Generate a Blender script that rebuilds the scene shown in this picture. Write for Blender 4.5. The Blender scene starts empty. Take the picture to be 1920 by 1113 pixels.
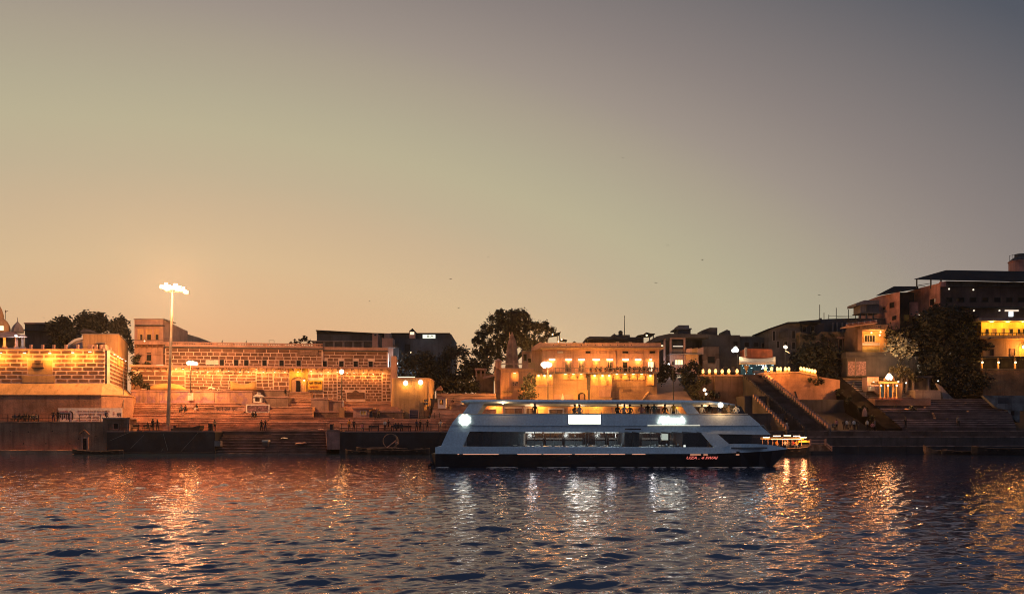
import bpy, bmesh, math, random
import numpy as np
from mathutils import Vector, Matrix

random.seed(11)
SC = bpy.context.scene
COL = SC.collection
PI = math.pi

# ---------------------------------------------------------------- camera
F, HY, CH = 1478.0, 813.0, 3.0          # focal length in photo pixels, eye level row, eye height above the river
cam_d = bpy.data.cameras.new('camera')
cam = bpy.data.objects.new('camera', cam_d)
COL.objects.link(cam)
cam.location = (0, 0, CH)
cam.rotation_euler = (PI / 2, 0, 0)
cam_d.sensor_width = 36.0
cam_d.lens = 36.0 * F / 1920.0
cam_d.shift_y = (HY - 556.5) / 1920.0
cam_d.clip_end = 9000
SC.camera = cam

# ---------------------------------------------------------------- world, sun, exposure
GLOW_AZ, GLOW_EL = math.radians(-20), math.radians(-9)
w = bpy.data.worlds.new('World')
SC.world = w
w.use_nodes = True
nt = w.node_tree
nt.nodes.clear()


def wn(kind, **kw):
    n = nt.nodes.new(kind)
    for k, v in kw.items():
        setattr(n, k, v)
    return n


def wmath(op, a, b=None):
    n = wn('ShaderNodeMath', operation=op)
    for i, s in enumerate((a, b)):
        if s is None:
            continue
        if isinstance(s, (int, float)):
            n.inputs[i].default_value = s
        else:
            nt.links.new(s, n.inputs[i])
    return n.outputs[0]


def srgb(c):
    c = c / 255.0
    return c / 12.92 if c <= 0.04045 else ((c + 0.055) / 1.055) ** 2.4


tc = wn('ShaderNodeTexCoord')
sep = wn('ShaderNodeSeparateXYZ')
nt.links.new(tc.outputs['Generated'], sep.inputs[0])
gx, gy = math.sin(GLOW_AZ), math.cos(GLOW_AZ)
hor = wmath('SQRT', wmath('ADD', wmath('MULTIPLY', sep.outputs[0], sep.outputs[0]), wmath('MULTIPLY', sep.outputs[1], sep.outputs[1])))
hor = wmath('MAXIMUM', hor, 1e-4)
dot = wmath('DIVIDE', wmath('ADD', wmath('MULTIPLY', sep.outputs[0], gx), wmath('MULTIPLY', sep.outputs[1], gy)), hor)
ang = wmath('ARCCOSINE', wmath('MINIMUM', wmath('MAXIMUM', dot, -1.0), 1.0))
ang = wmath('MULTIPLY', ang, wmath('MINIMUM', wmath('MULTIPLY', hor, 1.6), 1.0))   # azimuth counts for less near the zenith
el = wmath('SUBTRACT', wmath('ABSOLUTE', wmath('ARCSINE', sep.outputs[2])), GLOW_EL)
side = wmath('DIVIDE', wmath('SUBTRACT', wmath('MULTIPLY', sep.outputs[1], gx), wmath('MULTIPLY', sep.outputs[0], gy)), hor)   # the afterglow reaches further round to the left
aw = wmath('MULTIPLY', ang, wmath('SUBTRACT', 0.64, wmath('MULTIPLY', wmath('MAXIMUM', side, 0.0), 0.30)))
rr = wmath('SQRT', wmath('ADD', wmath('MULTIPLY', aw, aw), wmath('MULTIPLY', el, el)))
tt = wmath('DIVIDE', rr, 2.3)
ramp = wn('ShaderNodeValToRGB')
ramp.color_ramp.interpolation = 'EASE'
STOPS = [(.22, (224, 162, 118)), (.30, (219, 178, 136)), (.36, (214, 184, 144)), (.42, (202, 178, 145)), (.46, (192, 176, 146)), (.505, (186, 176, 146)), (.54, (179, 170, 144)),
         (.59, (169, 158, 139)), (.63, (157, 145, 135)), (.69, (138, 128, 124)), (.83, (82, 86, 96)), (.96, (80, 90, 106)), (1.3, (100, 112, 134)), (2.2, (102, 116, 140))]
cr = ramp.color_ramp
while len(cr.elements) < len(STOPS):
    cr.elements.new(0.5)
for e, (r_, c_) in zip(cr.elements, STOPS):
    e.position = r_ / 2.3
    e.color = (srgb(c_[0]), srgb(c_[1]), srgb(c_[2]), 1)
cr.interpolation = 'LINEAR'
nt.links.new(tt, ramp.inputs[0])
sky = wn('ShaderNodeTexSky', sky_type='NISHITA')
sky.sun_disc = False
sky.sun_elevation = math.radians(0.5)
sky.sun_rotation = GLOW_AZ
sky.dust_density = 2.0
bg_dusk, bg_air, add = wn('ShaderNodeBackground'), wn('ShaderNodeBackground'), wn('ShaderNodeAddShader')
bg_dusk.inputs['Strength'].default_value = 0.99
bg_air.inputs['Strength'].default_value = 0.008
outw = wn('ShaderNodeOutputWorld')
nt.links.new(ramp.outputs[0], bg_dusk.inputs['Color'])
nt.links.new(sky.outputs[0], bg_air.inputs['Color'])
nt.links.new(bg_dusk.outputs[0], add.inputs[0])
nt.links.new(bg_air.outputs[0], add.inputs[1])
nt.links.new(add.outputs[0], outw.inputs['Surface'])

sd = bpy.data.lights.new('sun', 'SUN')                # the sun has just gone: only a trace of warm light over the roofs
sd.energy, sd.angle, sd.color = 0.06, math.radians(12), (1.0, 0.62, 0.36)
sun = bpy.data.objects.new('sun', sd)
COL.objects.link(sun)
sun.rotation_euler = (PI / 2 - math.radians(2.0), 0, PI - GLOW_AZ)
SC.view_settings.view_transform = 'Standard'
SC.view_settings.look = 'None'
SC.view_settings.gamma = 1.0
SC.view_settings.exposure = 0.0
SC.view_settings.use_curve_mapping = False
SC.cycles.use_denoising = True
SC.cycles.sample_clamp_indirect = 4.0
SC.cycles.sample_clamp_direct = 12.0
SC.cycles.filter_width = 1.0
SC.cycles.max_bounces = 5
SC.cycles.diffuse_bounces = 2
SC.cycles.glossy_bounces = 3
SC.cycles.transmission_bounces = 4
SC.cycles.transparent_max_bounces = 8
SC.cycles.caustics_reflective = False
SC.cycles.caustics_refractive = False
SC.cycles.use_light_tree = True


# ---------------------------------------------------------------- measuring: photo pixel + distance -> point in metres
def X(px, Y):
    return (px - 960.0) * Y / F


def Z(py, Y):
    return CH + (HY - py) * Y / F


def P(px, py, Y):
    return Vector((X(px, Y), Y, Z(py, Y)))


class Wall:
    """A vertical plane from plan point a to plan point b: u along it, v out of it towards the river, z up."""

    def __init__(s, a, b):
        s.a = Vector((a[0], a[1], 0))
        d = Vector((b[0] - a[0], b[1] - a[1], 0))
        s.len = d.length
        s.d = d.normalized()
        s.n = Vector((s.d.y, -s.d.x, 0))
        s.rot = math.atan2(s.d.y, s.d.x)

    def pt(s, u, v, z):
        p = s.a + s.d * u + s.n * v
        return Vector((p.x, p.y, z))

    def u(s, px):
        k = (px - 960.0) / F
        return (k * s.a.y - s.a.x) / (s.d.x - k * s.d.y)

    def z(s, px, py):
        return Z(py, s.a.y + s.u(px) * s.d.y)


# ---------------------------------------------------------------- materials
MATS = {}


def mat(name, col, rough=0.85, var=0.35, scale=0.5, streak=0.25, bump=0.25, fine=6.0, metal=0.0, spec=0.3, rnd=0.0, col2=None):
    """Weathered opaque surface: patchy colour, rain streaks, fine relief; rnd = colour difference from piece to piece."""
    if name in MATS:
        return MATS[name]
    m = bpy.data.materials.new(name)
    MATS[name] = m
    m.use_nodes = True
    t = m.node_tree
    b = t.nodes['Principled BSDF']
    b.inputs['Roughness'].default_value = rough
    b.inputs['Metallic'].default_value = metal
    b.inputs['Specular IOR Level'].default_value = spec
    geo = t.nodes.new('ShaderNodeNewGeometry')

    def noise(sc, vec=None, det=4.0):
        n = t.nodes.new('ShaderNodeTexNoise')
        n.inputs['Scale'].default_value = sc
        n.inputs['Detail'].default_value = det
        t.links.new(vec if vec is not None else geo.outputs['Position'], n.inputs['Vector'])
        return n.outputs['Fac']

    def mix(fac, a, c, mode='MIX'):
        n = t.nodes.new('ShaderNodeMix')
        n.data_type = 'RGBA'
        n.blend_type = mode
        n.clamp_result = False
        for sock, v in ((n.inputs['Factor'], fac), (n.inputs['A'], a), (n.inputs['B'], c)):
            if isinstance(v, (tuple, list)):
                sock.default_value = (*v, 1)
            elif isinstance(v, float):
                sock.default_value = v
            else:
                t.links.new(v, sock)
        return n.outputs['Result']

    def ramp_(fac, lo, hi):
        n = t.nodes.new('ShaderNodeMapRange')
        n.inputs['From Min'].default_value = lo
        n.inputs['From Max'].default_value = hi
        t.links.new(fac, n.inputs['Value'])
        return n.outputs['Result']

    dk = tuple(c * (1 - var) for c in col)
    lt = tuple(min(0.95, c * (1 + var)) for c in col)
    c = mix(ramp_(noise(scale), 0.35, 0.65), dk, lt)
    if col2:
        c = mix(ramp_(noise(scale * 2.3), 0.5, 0.62), c, col2)
    c = mix(ramp_(noise(fine), 0.3, 0.75), mix(0.25, c, (0.0, 0.0, 0.0)), c)
    if streak > 0:
        mp = t.nodes.new('ShaderNodeMapping')
        mp.inputs['Scale'].default_value = (2.2, 2.2, 0.16)
        t.links.new(geo.outputs['Position'], mp.inputs['Vector'])
        s = ramp_(noise(1.0, mp.outputs[0], 5.0), 0.48, 0.72)
        mul = t.nodes.new('ShaderNodeMath')
        mul.operation = 'MULTIPLY'
        mul.inputs[1].default_value = streak
        t.links.new(s, mul.inputs[0])
        c = mix(mul.outputs[0], c, tuple(v * 0.25 for v in col))
    if rnd > 0:
        oi = t.nodes.new('ShaderNodeObjectInfo')
        hs = t.nodes.new('ShaderNodeHueSaturation')
        mr = t.nodes.new('ShaderNodeMapRange')
        mr.inputs['To Min'].default_value = 1 - rnd
        mr.inputs['To Max'].default_value = 1 + rnd
        t.links.new(oi.outputs['Random'], mr.inputs['Value'])
        t.links.new(mr.outputs[0], hs.inputs['Value'])
        t.links.new(c, hs.inputs['Color'])
        c = hs.outputs['Color']
    t.links.new(c, b.inputs['Base Color'])
    if bump > 0:
        bp = t.nodes.new('ShaderNodeBump')
        bp.inputs['Strength'].default_value = bump
        bp.inputs['Distance'].default_value = 0.08
        t.links.new(noise(fine * 0.8, None, 6.0), bp.inputs['Height'])
        t.links.new(bp.outputs[0], b.inputs['Normal'])
    return m


def glow(name, col, strength):
    if name in MATS:
        return MATS[name]
    m = bpy.data.materials.new(name)
    MATS[name] = m
    m.use_nodes = True
    b = m.node_tree.nodes['Principled BSDF']
    b.inputs['Base Color'].default_value = (0.5, 0.5, 0.5, 1)
    b.inputs['Emission Color'].default_value = (*col, 1)
    b.inputs['Emission Strength'].default_value = strength
    return m


def glass(name, tint, alpha, rough=0.08):
    """Thin tinted pane: part see-through, part mirror."""
    if name in MATS:
        return MATS[name]
    m = bpy.data.materials.new(name)
    MATS[name] = m
    m.use_nodes = True
    t = m.node_tree
    b = t.nodes['Principled BSDF']
    b.inputs['Base Color'].default_value = (*tint, 1)
    b.inputs['Roughness'].default_value = rough
    b.inputs['Specular IOR Level'].default_value = 0.8
    b.inputs['Alpha'].default_value = alpha
    return m


SB = mat('block_stone', (0.185, 0.09, 0.06), var=0.25, scale=0.6, streak=0.1, rnd=0.3, bump=0.35)
JT = mat('pale_pointing', (0.70, 0.47, 0.37), var=0.18, scale=0.8, streak=0.15)
OCH = mat('ochre_plaster', (0.46, 0.27, 0.13), var=0.2, scale=0.35, streak=0.4)
GRP = mat('stained_plaster', (0.30, 0.19, 0.14), var=0.35, scale=0.35, streak=0.55)
PNK = mat('pink_plaster', (0.42, 0.24, 0.19), var=0.2, scale=0.5, streak=0.4)
STP = mat('step_stone', (0.45, 0.225, 0.135), var=0.3, scale=0.45, streak=0.0, rnd=0.12, bump=0.35)
STD = mat('dark_step_stone', (0.10, 0.068, 0.06), var=0.4, scale=0.5, streak=0.0, rnd=0.15, bump=0.35)
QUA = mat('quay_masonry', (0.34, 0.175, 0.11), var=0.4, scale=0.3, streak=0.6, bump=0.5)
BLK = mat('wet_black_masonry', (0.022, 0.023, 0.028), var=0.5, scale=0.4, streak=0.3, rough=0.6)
WAL = mat('brown_masonry', (0.20, 0.115, 0.08), var=0.35, scale=0.4, streak=0.5, bump=0.5)
CON = mat('grey_concrete', (0.22, 0.18, 0.17), var=0.3, scale=0.4, streak=0.5)
CND = mat('dark_concrete', (0.07, 0.06, 0.062), var=0.35, scale=0.4, streak=0.5)
BLU = mat('slate_blue_render', (0.05, 0.06, 0.08), var=0.35, scale=0.3, streak=0.4)
ROF = mat('dark_roof_sheet', (0.012, 0.015, 0.022), var=0.3, scale=0.4, streak=0.0, rough=0.95, spec=0.05)
RBR = mat('raw_red_brick', (0.48, 0.215, 0.17), var=0.35, scale=0.5, streak=0.35, bump=0.5, fine=9)  # brick lightened to imitate glow falling on the left-facing walls
WHT = mat('white_paint', (0.72, 0.66, 0.58), var=0.1, streak=0.2)
IRN = mat('dark_iron', (0.03, 0.03, 0.035), rough=0.5, streak=0, metal=0.4)
GAL = mat('galvanised_steel', (0.32, 0.26, 0.22), rough=0.45, streak=0.1, metal=0.5)
GLD = mat('black_opening', (0.010, 0.010, 0.013), var=0.2, streak=0, rough=0.6, spec=0.08)
WOD = mat('weathered_wood', (0.24, 0.15, 0.10), var=0.35, scale=1.5, streak=0.2, rnd=0.2)
WDK = mat('tarred_wood', (0.03, 0.026, 0.026), var=0.4, scale=1.5, streak=0.1, rough=0.6)
BRK = mat('bark', (0.05, 0.035, 0.028), var=0.4, scale=2, streak=0.3)
LEA = mat('dark_leaves', (0.012, 0.015, 0.012), var=0.5, scale=0.35, streak=0, bump=0, rough=0.7)
LEB = mat('shrub_leaves', (0.03, 0.03, 0.018), var=0.5, scale=0.6, streak=0, bump=0, rough=0.7)
LEF = mat('pale_flowering_leaves', (0.26, 0.25, 0.18), var=0.85, scale=1.1, streak=0, bump=0, rough=0.7)
CLT = mat('pale_cloth', (0.60, 0.55, 0.46), var=0.15, streak=0.1)
CLO = mat('orange_tarpaulin', (0.55, 0.31, 0.10), var=0.2, streak=0.15)
RED = mat('rust_red_sheet', (0.26, 0.075, 0.04), var=0.35, scale=0.8, streak=0.6)
YEL = mat('yellow_limewash', (0.55, 0.36, 0.09), var=0.2, streak=0.35)
SIG = mat('yellow_sign_paint', (0.70, 0.40, 0.05), var=0.08, streak=0.1)
INK = mat('dark_sign_paint', (0.03, 0.02, 0.025), streak=0, bump=0)
NOSE = mat('step_edge_light_paint', (0.50, 0.29, 0.195), var=0.45, scale=0.8, streak=0.0, rnd=0.35)  # paler edges paint in the light that treads catch
NOSD = mat('dark_step_edge_light_paint', (0.24, 0.155, 0.13), var=0.45, scale=0.8, streak=0.0, rnd=0.25)  # paler edges paint caught light on dark steps and quay ledges
WARM, SODIUM, COOL = (1.0, 0.50, 0.16), (1.0, 0.41, 0.08), (0.75, 0.9, 1.0)
G_WARM = glow('warm_lamp_glass', (1.0, 0.82, 0.50), 1.9)
G_SOFT = glow('soft_lamp_glass', (1.0, 0.78, 0.48), 1.4)
G_COOL = glow('cool_lamp_glass', (0.9, 1.0, 0.95), 1.5)
G_FLOOD = glow('floodlight_glass', (1.0, 0.90, 0.68), 2.0)

# ---------------------------------------------------------------- mesh builder and scene tree
WL = {}


class MB:
    def __init__(s, T=None):
        s.v, s.f, s.m, s.T = [], [], [], T

    def _add(s, pts, faces, mi):
        o = len(s.v)
        if s.T is None:
            s.v += [tuple(p) for p in pts]
        else:
            s.v += [tuple(s.T.pt(*p)) for p in pts]
        s.f += [tuple(i + o for i in f) for f in faces]
        s.m += [mi] * len(faces)
        return s

    def box(s, x0, x1, y0, y1, z0, z1, mi=0):
        p = [(x0, y0, z0), (x1, y0, z0), (x1, y1, z0), (x0, y1, z0), (x0, y0, z1), (x1, y0, z1), (x1, y1, z1), (x0, y1, z1)]
        return s._add(p, [(3, 2, 1, 0), (4, 5, 6, 7), (0, 1, 5, 4), (1, 2, 6, 5), (2, 3, 7, 6), (3, 0, 4, 7)], mi)

    def pbox(s, px0, px1, pyt, pyb, Y, depth, mi=0):
        return s.box(X(px0, Y), X(px1, Y), Y, Y + depth, Z(pyb, Y), Z(pyt, Y), mi)

    def hexa(s, lo, hi, mi=0):
        """two 4-point rings"""
        return s._add(list(lo) + list(hi), [(3, 2, 1, 0), (4, 5, 6, 7), (0, 1, 5, 4), (1, 2, 6, 5), (2, 3, 7, 6), (3, 0, 4, 7)], mi)

    def prism(s, poly, y0, y1, mi=0):
        """side-view outline (x, z) with depth from y0 to y1"""
        n = len(poly)
        pts = [(a, y0, b) for a, b in poly] + [(a, y1, b) for a, b in poly]
        fs = [tuple(range(n)), tuple(range(2 * n - 1, n - 1, -1))] + [(i, (i + 1) % n, n + (i + 1) % n, n + i) for i in range(n)]
        return s._add(pts, fs, mi)

    def pprism(s, pp, Y, depth, mi=0):
        return s.prism([(X(a, Y), Z(b, Y)) for a, b in pp], Y, Y + depth, mi)

    def slab(s, plan, z0, z1, mi=0, plan_top=None):
        n = len(plan)
        top = plan_top or plan
        pts = [(a, b, z0) for a, b in plan] + [(a, b, z1) for a, b in top]
        fs = [tuple(range(n - 1, -1, -1)), tuple(range(n, 2 * n))] + [(i, (i + 1) % n, n + (i + 1) % n, n + i) for i in range(n)]
        return s._add(pts, fs, mi)

    def loft(s, rings, mi=0, close=True, cap=True):
        n = len(rings[0])
        pts = [p for r in rings for p in r]
        fs = []
        for k in range(len(rings) - 1):
            for i in range(n if close else n - 1):
                j = (i + 1) % n
                fs.append((k * n + i, k * n + j, (k + 1) * n + j, (k + 1) * n + i))
        if cap:
            fs.append(tuple(range(n - 1, -1, -1)))
            fs.append(tuple((len(rings) - 1) * n + i for i in range(n)))
        return s._add(pts, fs, mi)

    def tube(s, pts, rad, n=6, mi=0):
        pts = [Vector(p) for p in pts]
        if not isinstance(rad, (list, tuple)):
            rad = [rad] * len(pts)
        rings = []
        for i, p in enumerate(pts):
            d = (pts[min(i + 1, len(pts) - 1)] - pts[max(i - 1, 0)]).normalized()
            up = Vector((0, 0, 1)) if abs(d.z) < 0.9 else Vector((1, 0, 0))
            a = d.cross(up).normalized()
            b = d.cross(a)
            rings.append([p + (a * math.cos(q) + b * math.sin(q)) * rad[i] for q in (2 * PI * k / n for k in range(n))])
        return s.loft(rings, mi)

    def lathe(s, c, prof, n=16, mi=0, sx=1.0, sy=1.0):
        rings = [[(c[0] + r * sx * math.cos(2 * PI * k / n), c[1] + r * sy * math.sin(2 * PI * k / n), c[2] + z) for k in range(n)] for r, z in prof]
        return s.loft(rings, mi)

    def ball(s, c, r, n=10, mi=0, sz=1.0):
        k = max(4, n // 2)
        return s.lathe(c, [(max(r * math.sin(PI * i / k), 0.004), -r * sz * math.cos(PI * i / k)) for i in range(k + 1)], n, mi)

    def build(s, name, mats, parent=None, smooth=False, recalc=True):
        me = bpy.data.meshes.new(name)
        v = np.array(s.v, dtype=np.float64)
        lo, hi = v.min(0), v.max(0)
        org = Vector(((lo[0] + hi[0]) / 2, (lo[1] + hi[1]) / 2, lo[2]))
        me.from_pydata([tuple(p) for p in (v - np.array(org))], [], s.f)
        if not isinstance(mats, (list, tuple)):
            mats = [mats]
        for m in mats:
            me.materials.append(m)
        if len(mats) > 1:
            me.polygons.foreach_set('material_index', s.m)
        if recalc:
            bm = bmesh.new()
            bm.from_mesh(me)
            bmesh.ops.recalc_face_normals(bm, faces=bm.faces)
            bm.to_mesh(me)
            bm.free()
        if smooth:
            me.polygons.foreach_set('use_smooth', [True] * len(me.polygons))
        me.update()
        return link(name, me, org, parent)


def link(name, data, wloc, parent=None, rotz=0.0, scale=None):
    o = bpy.data.objects.new(name, data)
    COL.objects.link(o)
    wloc = Vector(wloc)
    WL[o] = wloc
    if parent is not None:
        o.parent = parent
        o.location = wloc - WL[parent]
    else:
        o.location = wloc
    if rotz:
        o.rotation_euler = (0, 0, rotz)
    if scale is not None:
        o.scale = scale
    return o


def tag(o, label, cat, group=None):
    o['label'], o['category'] = label, cat
    if group:
        o['group'] = group
    return o


def thing(name, label, cat, loc, group=None):
    return tag(link(name, None, loc), label, cat, group)


def struct(o):
    o['kind'] = 'structure'
    return o


LAMP = 4.0


def lamp(loc, power, col=SODIUM, r=0.15, parent=None, spot=None):
    d = bpy.data.lights.new('lamp_light', 'SPOT' if spot else 'POINT')
    d.energy, d.color, d.shadow_soft_size = power * LAMP, col, r
    o = link('lamp_light', d, loc, parent)
    if spot:
        d.spot_size, d.spot_blend = spot[0], 0.7
        o.rotation_euler = spot[1]
    return o


UNIT = {}


def unit_box(m):
    if m.name not in UNIT:
        me = bpy.data.meshes.new('block')
        q = 0.5
        me.from_pydata([(-q, -q, -q), (q, -q, -q), (q, q, -q), (-q, q, -q), (-q, -q, q), (q, -q, q), (q, q, q), (-q, q, q)], [],
                       [(3, 2, 1, 0), (4, 5, 6, 7), (0, 1, 5, 4), (1, 2, 6, 5), (2, 3, 7, 6), (3, 0, 4, 7)])
        me.materials.append(m)
        UNIT[m.name] = me
    return UNIT[m.name]


def ubox(name, x0, x1, y0, y1, z0, z1, m, parent=None, rotz=0.0):
    return link(name, unit_box(m), ((x0 + x1) / 2, (y0 + y1) / 2, (z0 + z1) / 2), parent, rotz, (abs(x1 - x0), abs(y1 - y0), abs(z1 - z0)))


def block_courses(Wl, parent, pxa, pxb, za, zb, rows, blen, gap, holes=(), name='stone_block', m=None, proud=0.03, jitter=0.12, even=False):
    """Courses of single stone blocks standing proud of a pale backing wall; holes = (u0, u1, z0, z1) kept free."""
    m = m or SB
    u0, u1 = Wl.u(pxa), Wl.u(pxb)
    rh = (zb - za) / rows
    for r in range(rows):
        z0, z1 = za + r * rh + gap / 2, za + (r + 1) * rh - gap / 2
        u = u0 - (0 if even or r % 2 == 0 else blen * 0.5)
        while u < u1 - 0.15:
            L = blen * (1 + random.uniform(-jitter, jitter))
            if u1 - (u + L) < blen * 0.3:
                L = u1 - u
            spans = [(max(u, u0) + gap * 0.6, min(u + L, u1) - gap * 0.6)]
            for h in holes:
                if z1 > h[2] + 0.05 and z0 < h[3] - 0.05:
                    nxt = []
                    for a, b in spans:
                        if b <= h[0] or a >= h[1]:
                            nxt.append((a, b))
                        else:
                            if a < h[0]:
                                nxt.append((a, h[0] - gap / 2))
                            if b > h[1]:
                                nxt.append((h[1] + gap / 2, b))
                    spans = nxt
            for a, b in spans:
                if b - a > 0.18:
                    d = proud + random.uniform(-0.008, 0.015)
                    link(name, unit_box(m), Wl.pt((a + b) / 2, d - 0.15, (z0 + z1) / 2), parent, Wl.rot, (b - a, 0.3, z1 - z0))
            u += L


def opening(parent, Wl, u0, u1, z0, z1, fr=None, pane=None, t=0.09, name='window', bars=0, v=0.0):
    """A framed opening: four frame bars proud of the wall, and its pane as a sub-part."""
    mb = MB(Wl)
    mb.box(u0 - t, u0, v - 0.05, v + 0.1, z0 - t, z1 + t)
    mb.box(u1, u1 + t, v - 0.05, v + 0.1, z0 - t, z1 + t)
    mb.box(u0, u1, v - 0.05, v + 0.1, z1, z1 + t)
    mb.box(u0, u1, v - 0.05, v + 0.1, z0 - t, z0)
    for k in range(bars):
        uu = u0 + (u1 - u0) * (k + 1) / (bars + 1)
        mb.box(uu - 0.03, uu + 0.03, v - 0.02, v + 0.06, z0, z1)
    f = mb.build(name, fr or CON, parent)
    MB(Wl).box(u0, u1, v - 0.06, v + 0.012, z0, z1).build('pane', pane or GLD, f)
    return f


def flat_wall(Y):
    return Wall((-200, Y), (200, Y))


def pwin(parent, px0, px1, pyt, pyb, Y, **kw):
    Wl = flat_wall(Y)
    return opening(parent, Wl, X(px0, Y) + 200, X(px1, Y) + 200, Z(pyb, Y), Z(pyt, Y), **kw)


FONT_CACHE = {}


def text(name, s, m, size_h, width, origin, wall, parent=None, depth=0.02, shear=0.0, label=None, bold=0.0, v=0.0):
    """Lettering as flat raised geometry, fitted to width x height, lying on a wall at (u, z) = lower left corner."""
    cu = bpy.data.curves.new(name, 'FONT')
    cu.body = s
    cu.shear = shear
    cu.extrude = depth
    cu.offset = bold
    cu.resolution_u = 2
    tmp = bpy.data.objects.new(name, cu)
    COL.objects.link(tmp)
    dg = bpy.context.evaluated_depsgraph_get()
    dg.update()
    me = bpy.data.meshes.new_from_object(tmp.evaluated_get(dg))
    bpy.data.objects.remove(tmp)
    n = len(me.vertices)
    co = np.empty(n * 3)
    me.vertices.foreach_get('co', co)
    co = co.reshape(-1, 3)
    lo, hi = co.min(0), co.max(0)
    sx, sy = width / max(hi[0] - lo[0], 1e-6), size_h / max(hi[1] - lo[1], 1e-6)
    u0, z0 = origin
    out = np.empty_like(co)
    for i in range(n):
        a, b, c = co[i]
        p = wall.pt(u0 + (a - lo[0]) * sx, v + (c - lo[2]), z0 + (b - lo[1]) * sy)
        out[i] = p
    org = (out.min(0) + out.max(0)) / 2
    me.vertices.foreach_set('co', (out - org).ravel())
    me.materials.clear()
    me.materials.append(m)
    me.update()
    return link(name, me, org, parent)


ORD = ['first', 'second', 'third', 'fourth', 'fifth', 'sixth', 'seventh', 'eighth', 'ninth', 'tenth', 'eleventh', 'twelfth', 'thirteenth',
       'fourteenth', 'fifteenth', 'sixteenth', 'seventeenth', 'eighteenth']
# ================================================================ THE RIVER AND THE GROUND
def waves(x, y):
    rs = np.random.RandomState(4)

    def swell(n, l0, l1, amp, pw, spread):
        h = np.zeros_like(x)
        for i in range(n):
            lam = l0 * (l1 / l0) ** (i / (n - 1.0))
            th = math.radians(-64 + rs.normal(0, spread))      # chop runs obliquely to the shore
            k = 2 * PI / lam
            a = amp * lam ** pw * rs.uniform(0.5, 1.3)
            ph = rs.uniform(0, 2 * PI)
            q = k * (x * math.cos(th) + y * math.sin(th)) + ph
            q = q + 0.8 * np.sin(0.9 * x / lam ** 0.5 + ph * 3) + 0.7 * np.sin(0.7 * y / lam ** 0.5 + ph * 5)
            h += a * (np.sin(q) + 0.4 * np.cos(2 * q))
        return h

    def patches(l0, l1, n):
        m = np.zeros_like(x)
        for i in range(n):
            lam = l0 + (l1 - l0) * rs.rand()
            th = rs.uniform(0, 2 * PI)
            m += np.sin(2 * PI / lam * (0.55 * x * math.cos(th) + y * math.sin(th)) + rs.uniform(0, 6.28))
        return np.clip(0.5 + m / math.sqrt(n) * 0.55, 0, 1.7) ** 1.5

    calm = swell(26, 0.22, 1.5, 0.0044, 0.85, 34)
    chop = swell(28, 0.30, 1.6, 0.0068, 0.80, 20) * patches(0.9, 3.0, 9)
    gusts = 0.75 + 0.3 * patches(14, 40, 5)
    return (calm + chop * gusts) * np.clip(1.15 - y / 150.0, 0.35, 1.0)


def grid_mesh(name, gx_, gy_, gz_, m):
    ny, nx = gx_.shape
    me = bpy.data.meshes.new(name)
    me.vertices.add(nx * ny)
    me.vertices.foreach_set('co', np.stack([gx_, gy_, gz_], -1).astype(np.float32).ravel())
    idx = np.arange(nx * ny).reshape(ny, nx)
    q = np.stack([idx[:-1, :-1], idx[:-1, 1:], idx[1:, 1:], idx[1:, :-1]], -1).reshape(-1, 4)
    me.loops.add(q.size)
    me.loops.foreach_set('vertex_index', q.ravel().astype(np.int32))
    me.polygons.add(len(q))
    me.polygons.foreach_set('loop_start', np.arange(0, q.size, 4, dtype=np.int32))
    me.polygons.foreach_set('use_smooth', np.ones(len(q), dtype=bool))
    me.update()
    me.validate()
    me.materials.append(m)
    return me


wm = bpy.data.materials.new('river_water')
wm.use_nodes = True
wt = wm.node_tree
wt.nodes.remove(wt.nodes['Principled BSDF'])
w_body, w_gloss, w_mix, w_fr = (wt.nodes.new(k_) for k_ in ('ShaderNodeBsdfDiffuse', 'ShaderNodeBsdfGlossy', 'ShaderNodeMixShader', 'ShaderNodeFresnel'))
w_body.inputs['Color'].default_value = (0.016, 0.044, 0.086, 1)        # silty blue body of the river
w_gloss.inputs['Color'].default_value = (1.0, 0.90, 0.95, 1)
w_gloss.inputs['Roughness'].default_value = 0.035
w_fr.inputs['IOR'].default_value = 1.52
wt.links.new(w_fr.outputs[0], w_mix.inputs[0])
wt.links.new(w_body.outputs[0], w_mix.inputs[1])
wt.links.new(w_gloss.outputs[0], w_mix.inputs[2])
wt.links.new(w_mix.outputs[0], wt.nodes['Material Output'].inputs['Surface'])
wgeo = wt.nodes.new('ShaderNodeNewGeometry')
last = None
for sc_, strength, rot, sx_ in ((1.4, 0.034, -0.5, 0.4), (4.5, 0.013, 0.4, 0.4), (11.0, 0.0065, -0.3, 0.45), (24.0, 0.003, 0.2, 0.5)):
    mp_ = wt.nodes.new('ShaderNodeMapping')
    mp_.inputs['Rotation'].default_value = (0, 0, rot)
    mp_.inputs['Scale'].default_value = (sx_, 1, 1)
    nz_ = wt.nodes.new('ShaderNodeTexNoise')
    nz_.inputs['Scale'].default_value = sc_
    nz_.inputs['Detail'].default_value = 2.0
    bp_ = wt.nodes.new('ShaderNodeBump')
    bp_.inputs['Strength'].default_value = 1.0
    bp_.inputs['Distance'].default_value = strength
    wt.links.new(wgeo.outputs['Position'], mp_.inputs['Vector'])
    wt.links.new(mp_.outputs[0], nz_.inputs['Vector'])
    wt.links.new(nz_.outputs['Fac'], bp_.inputs['Height'])
    if last is not None:
        wt.links.new(last, bp_.inputs['Normal'])
    last = bp_.outputs[0]
for n_ in (w_body, w_gloss, w_fr):
    wt.links.new(last, n_.inputs['Normal'])

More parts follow.
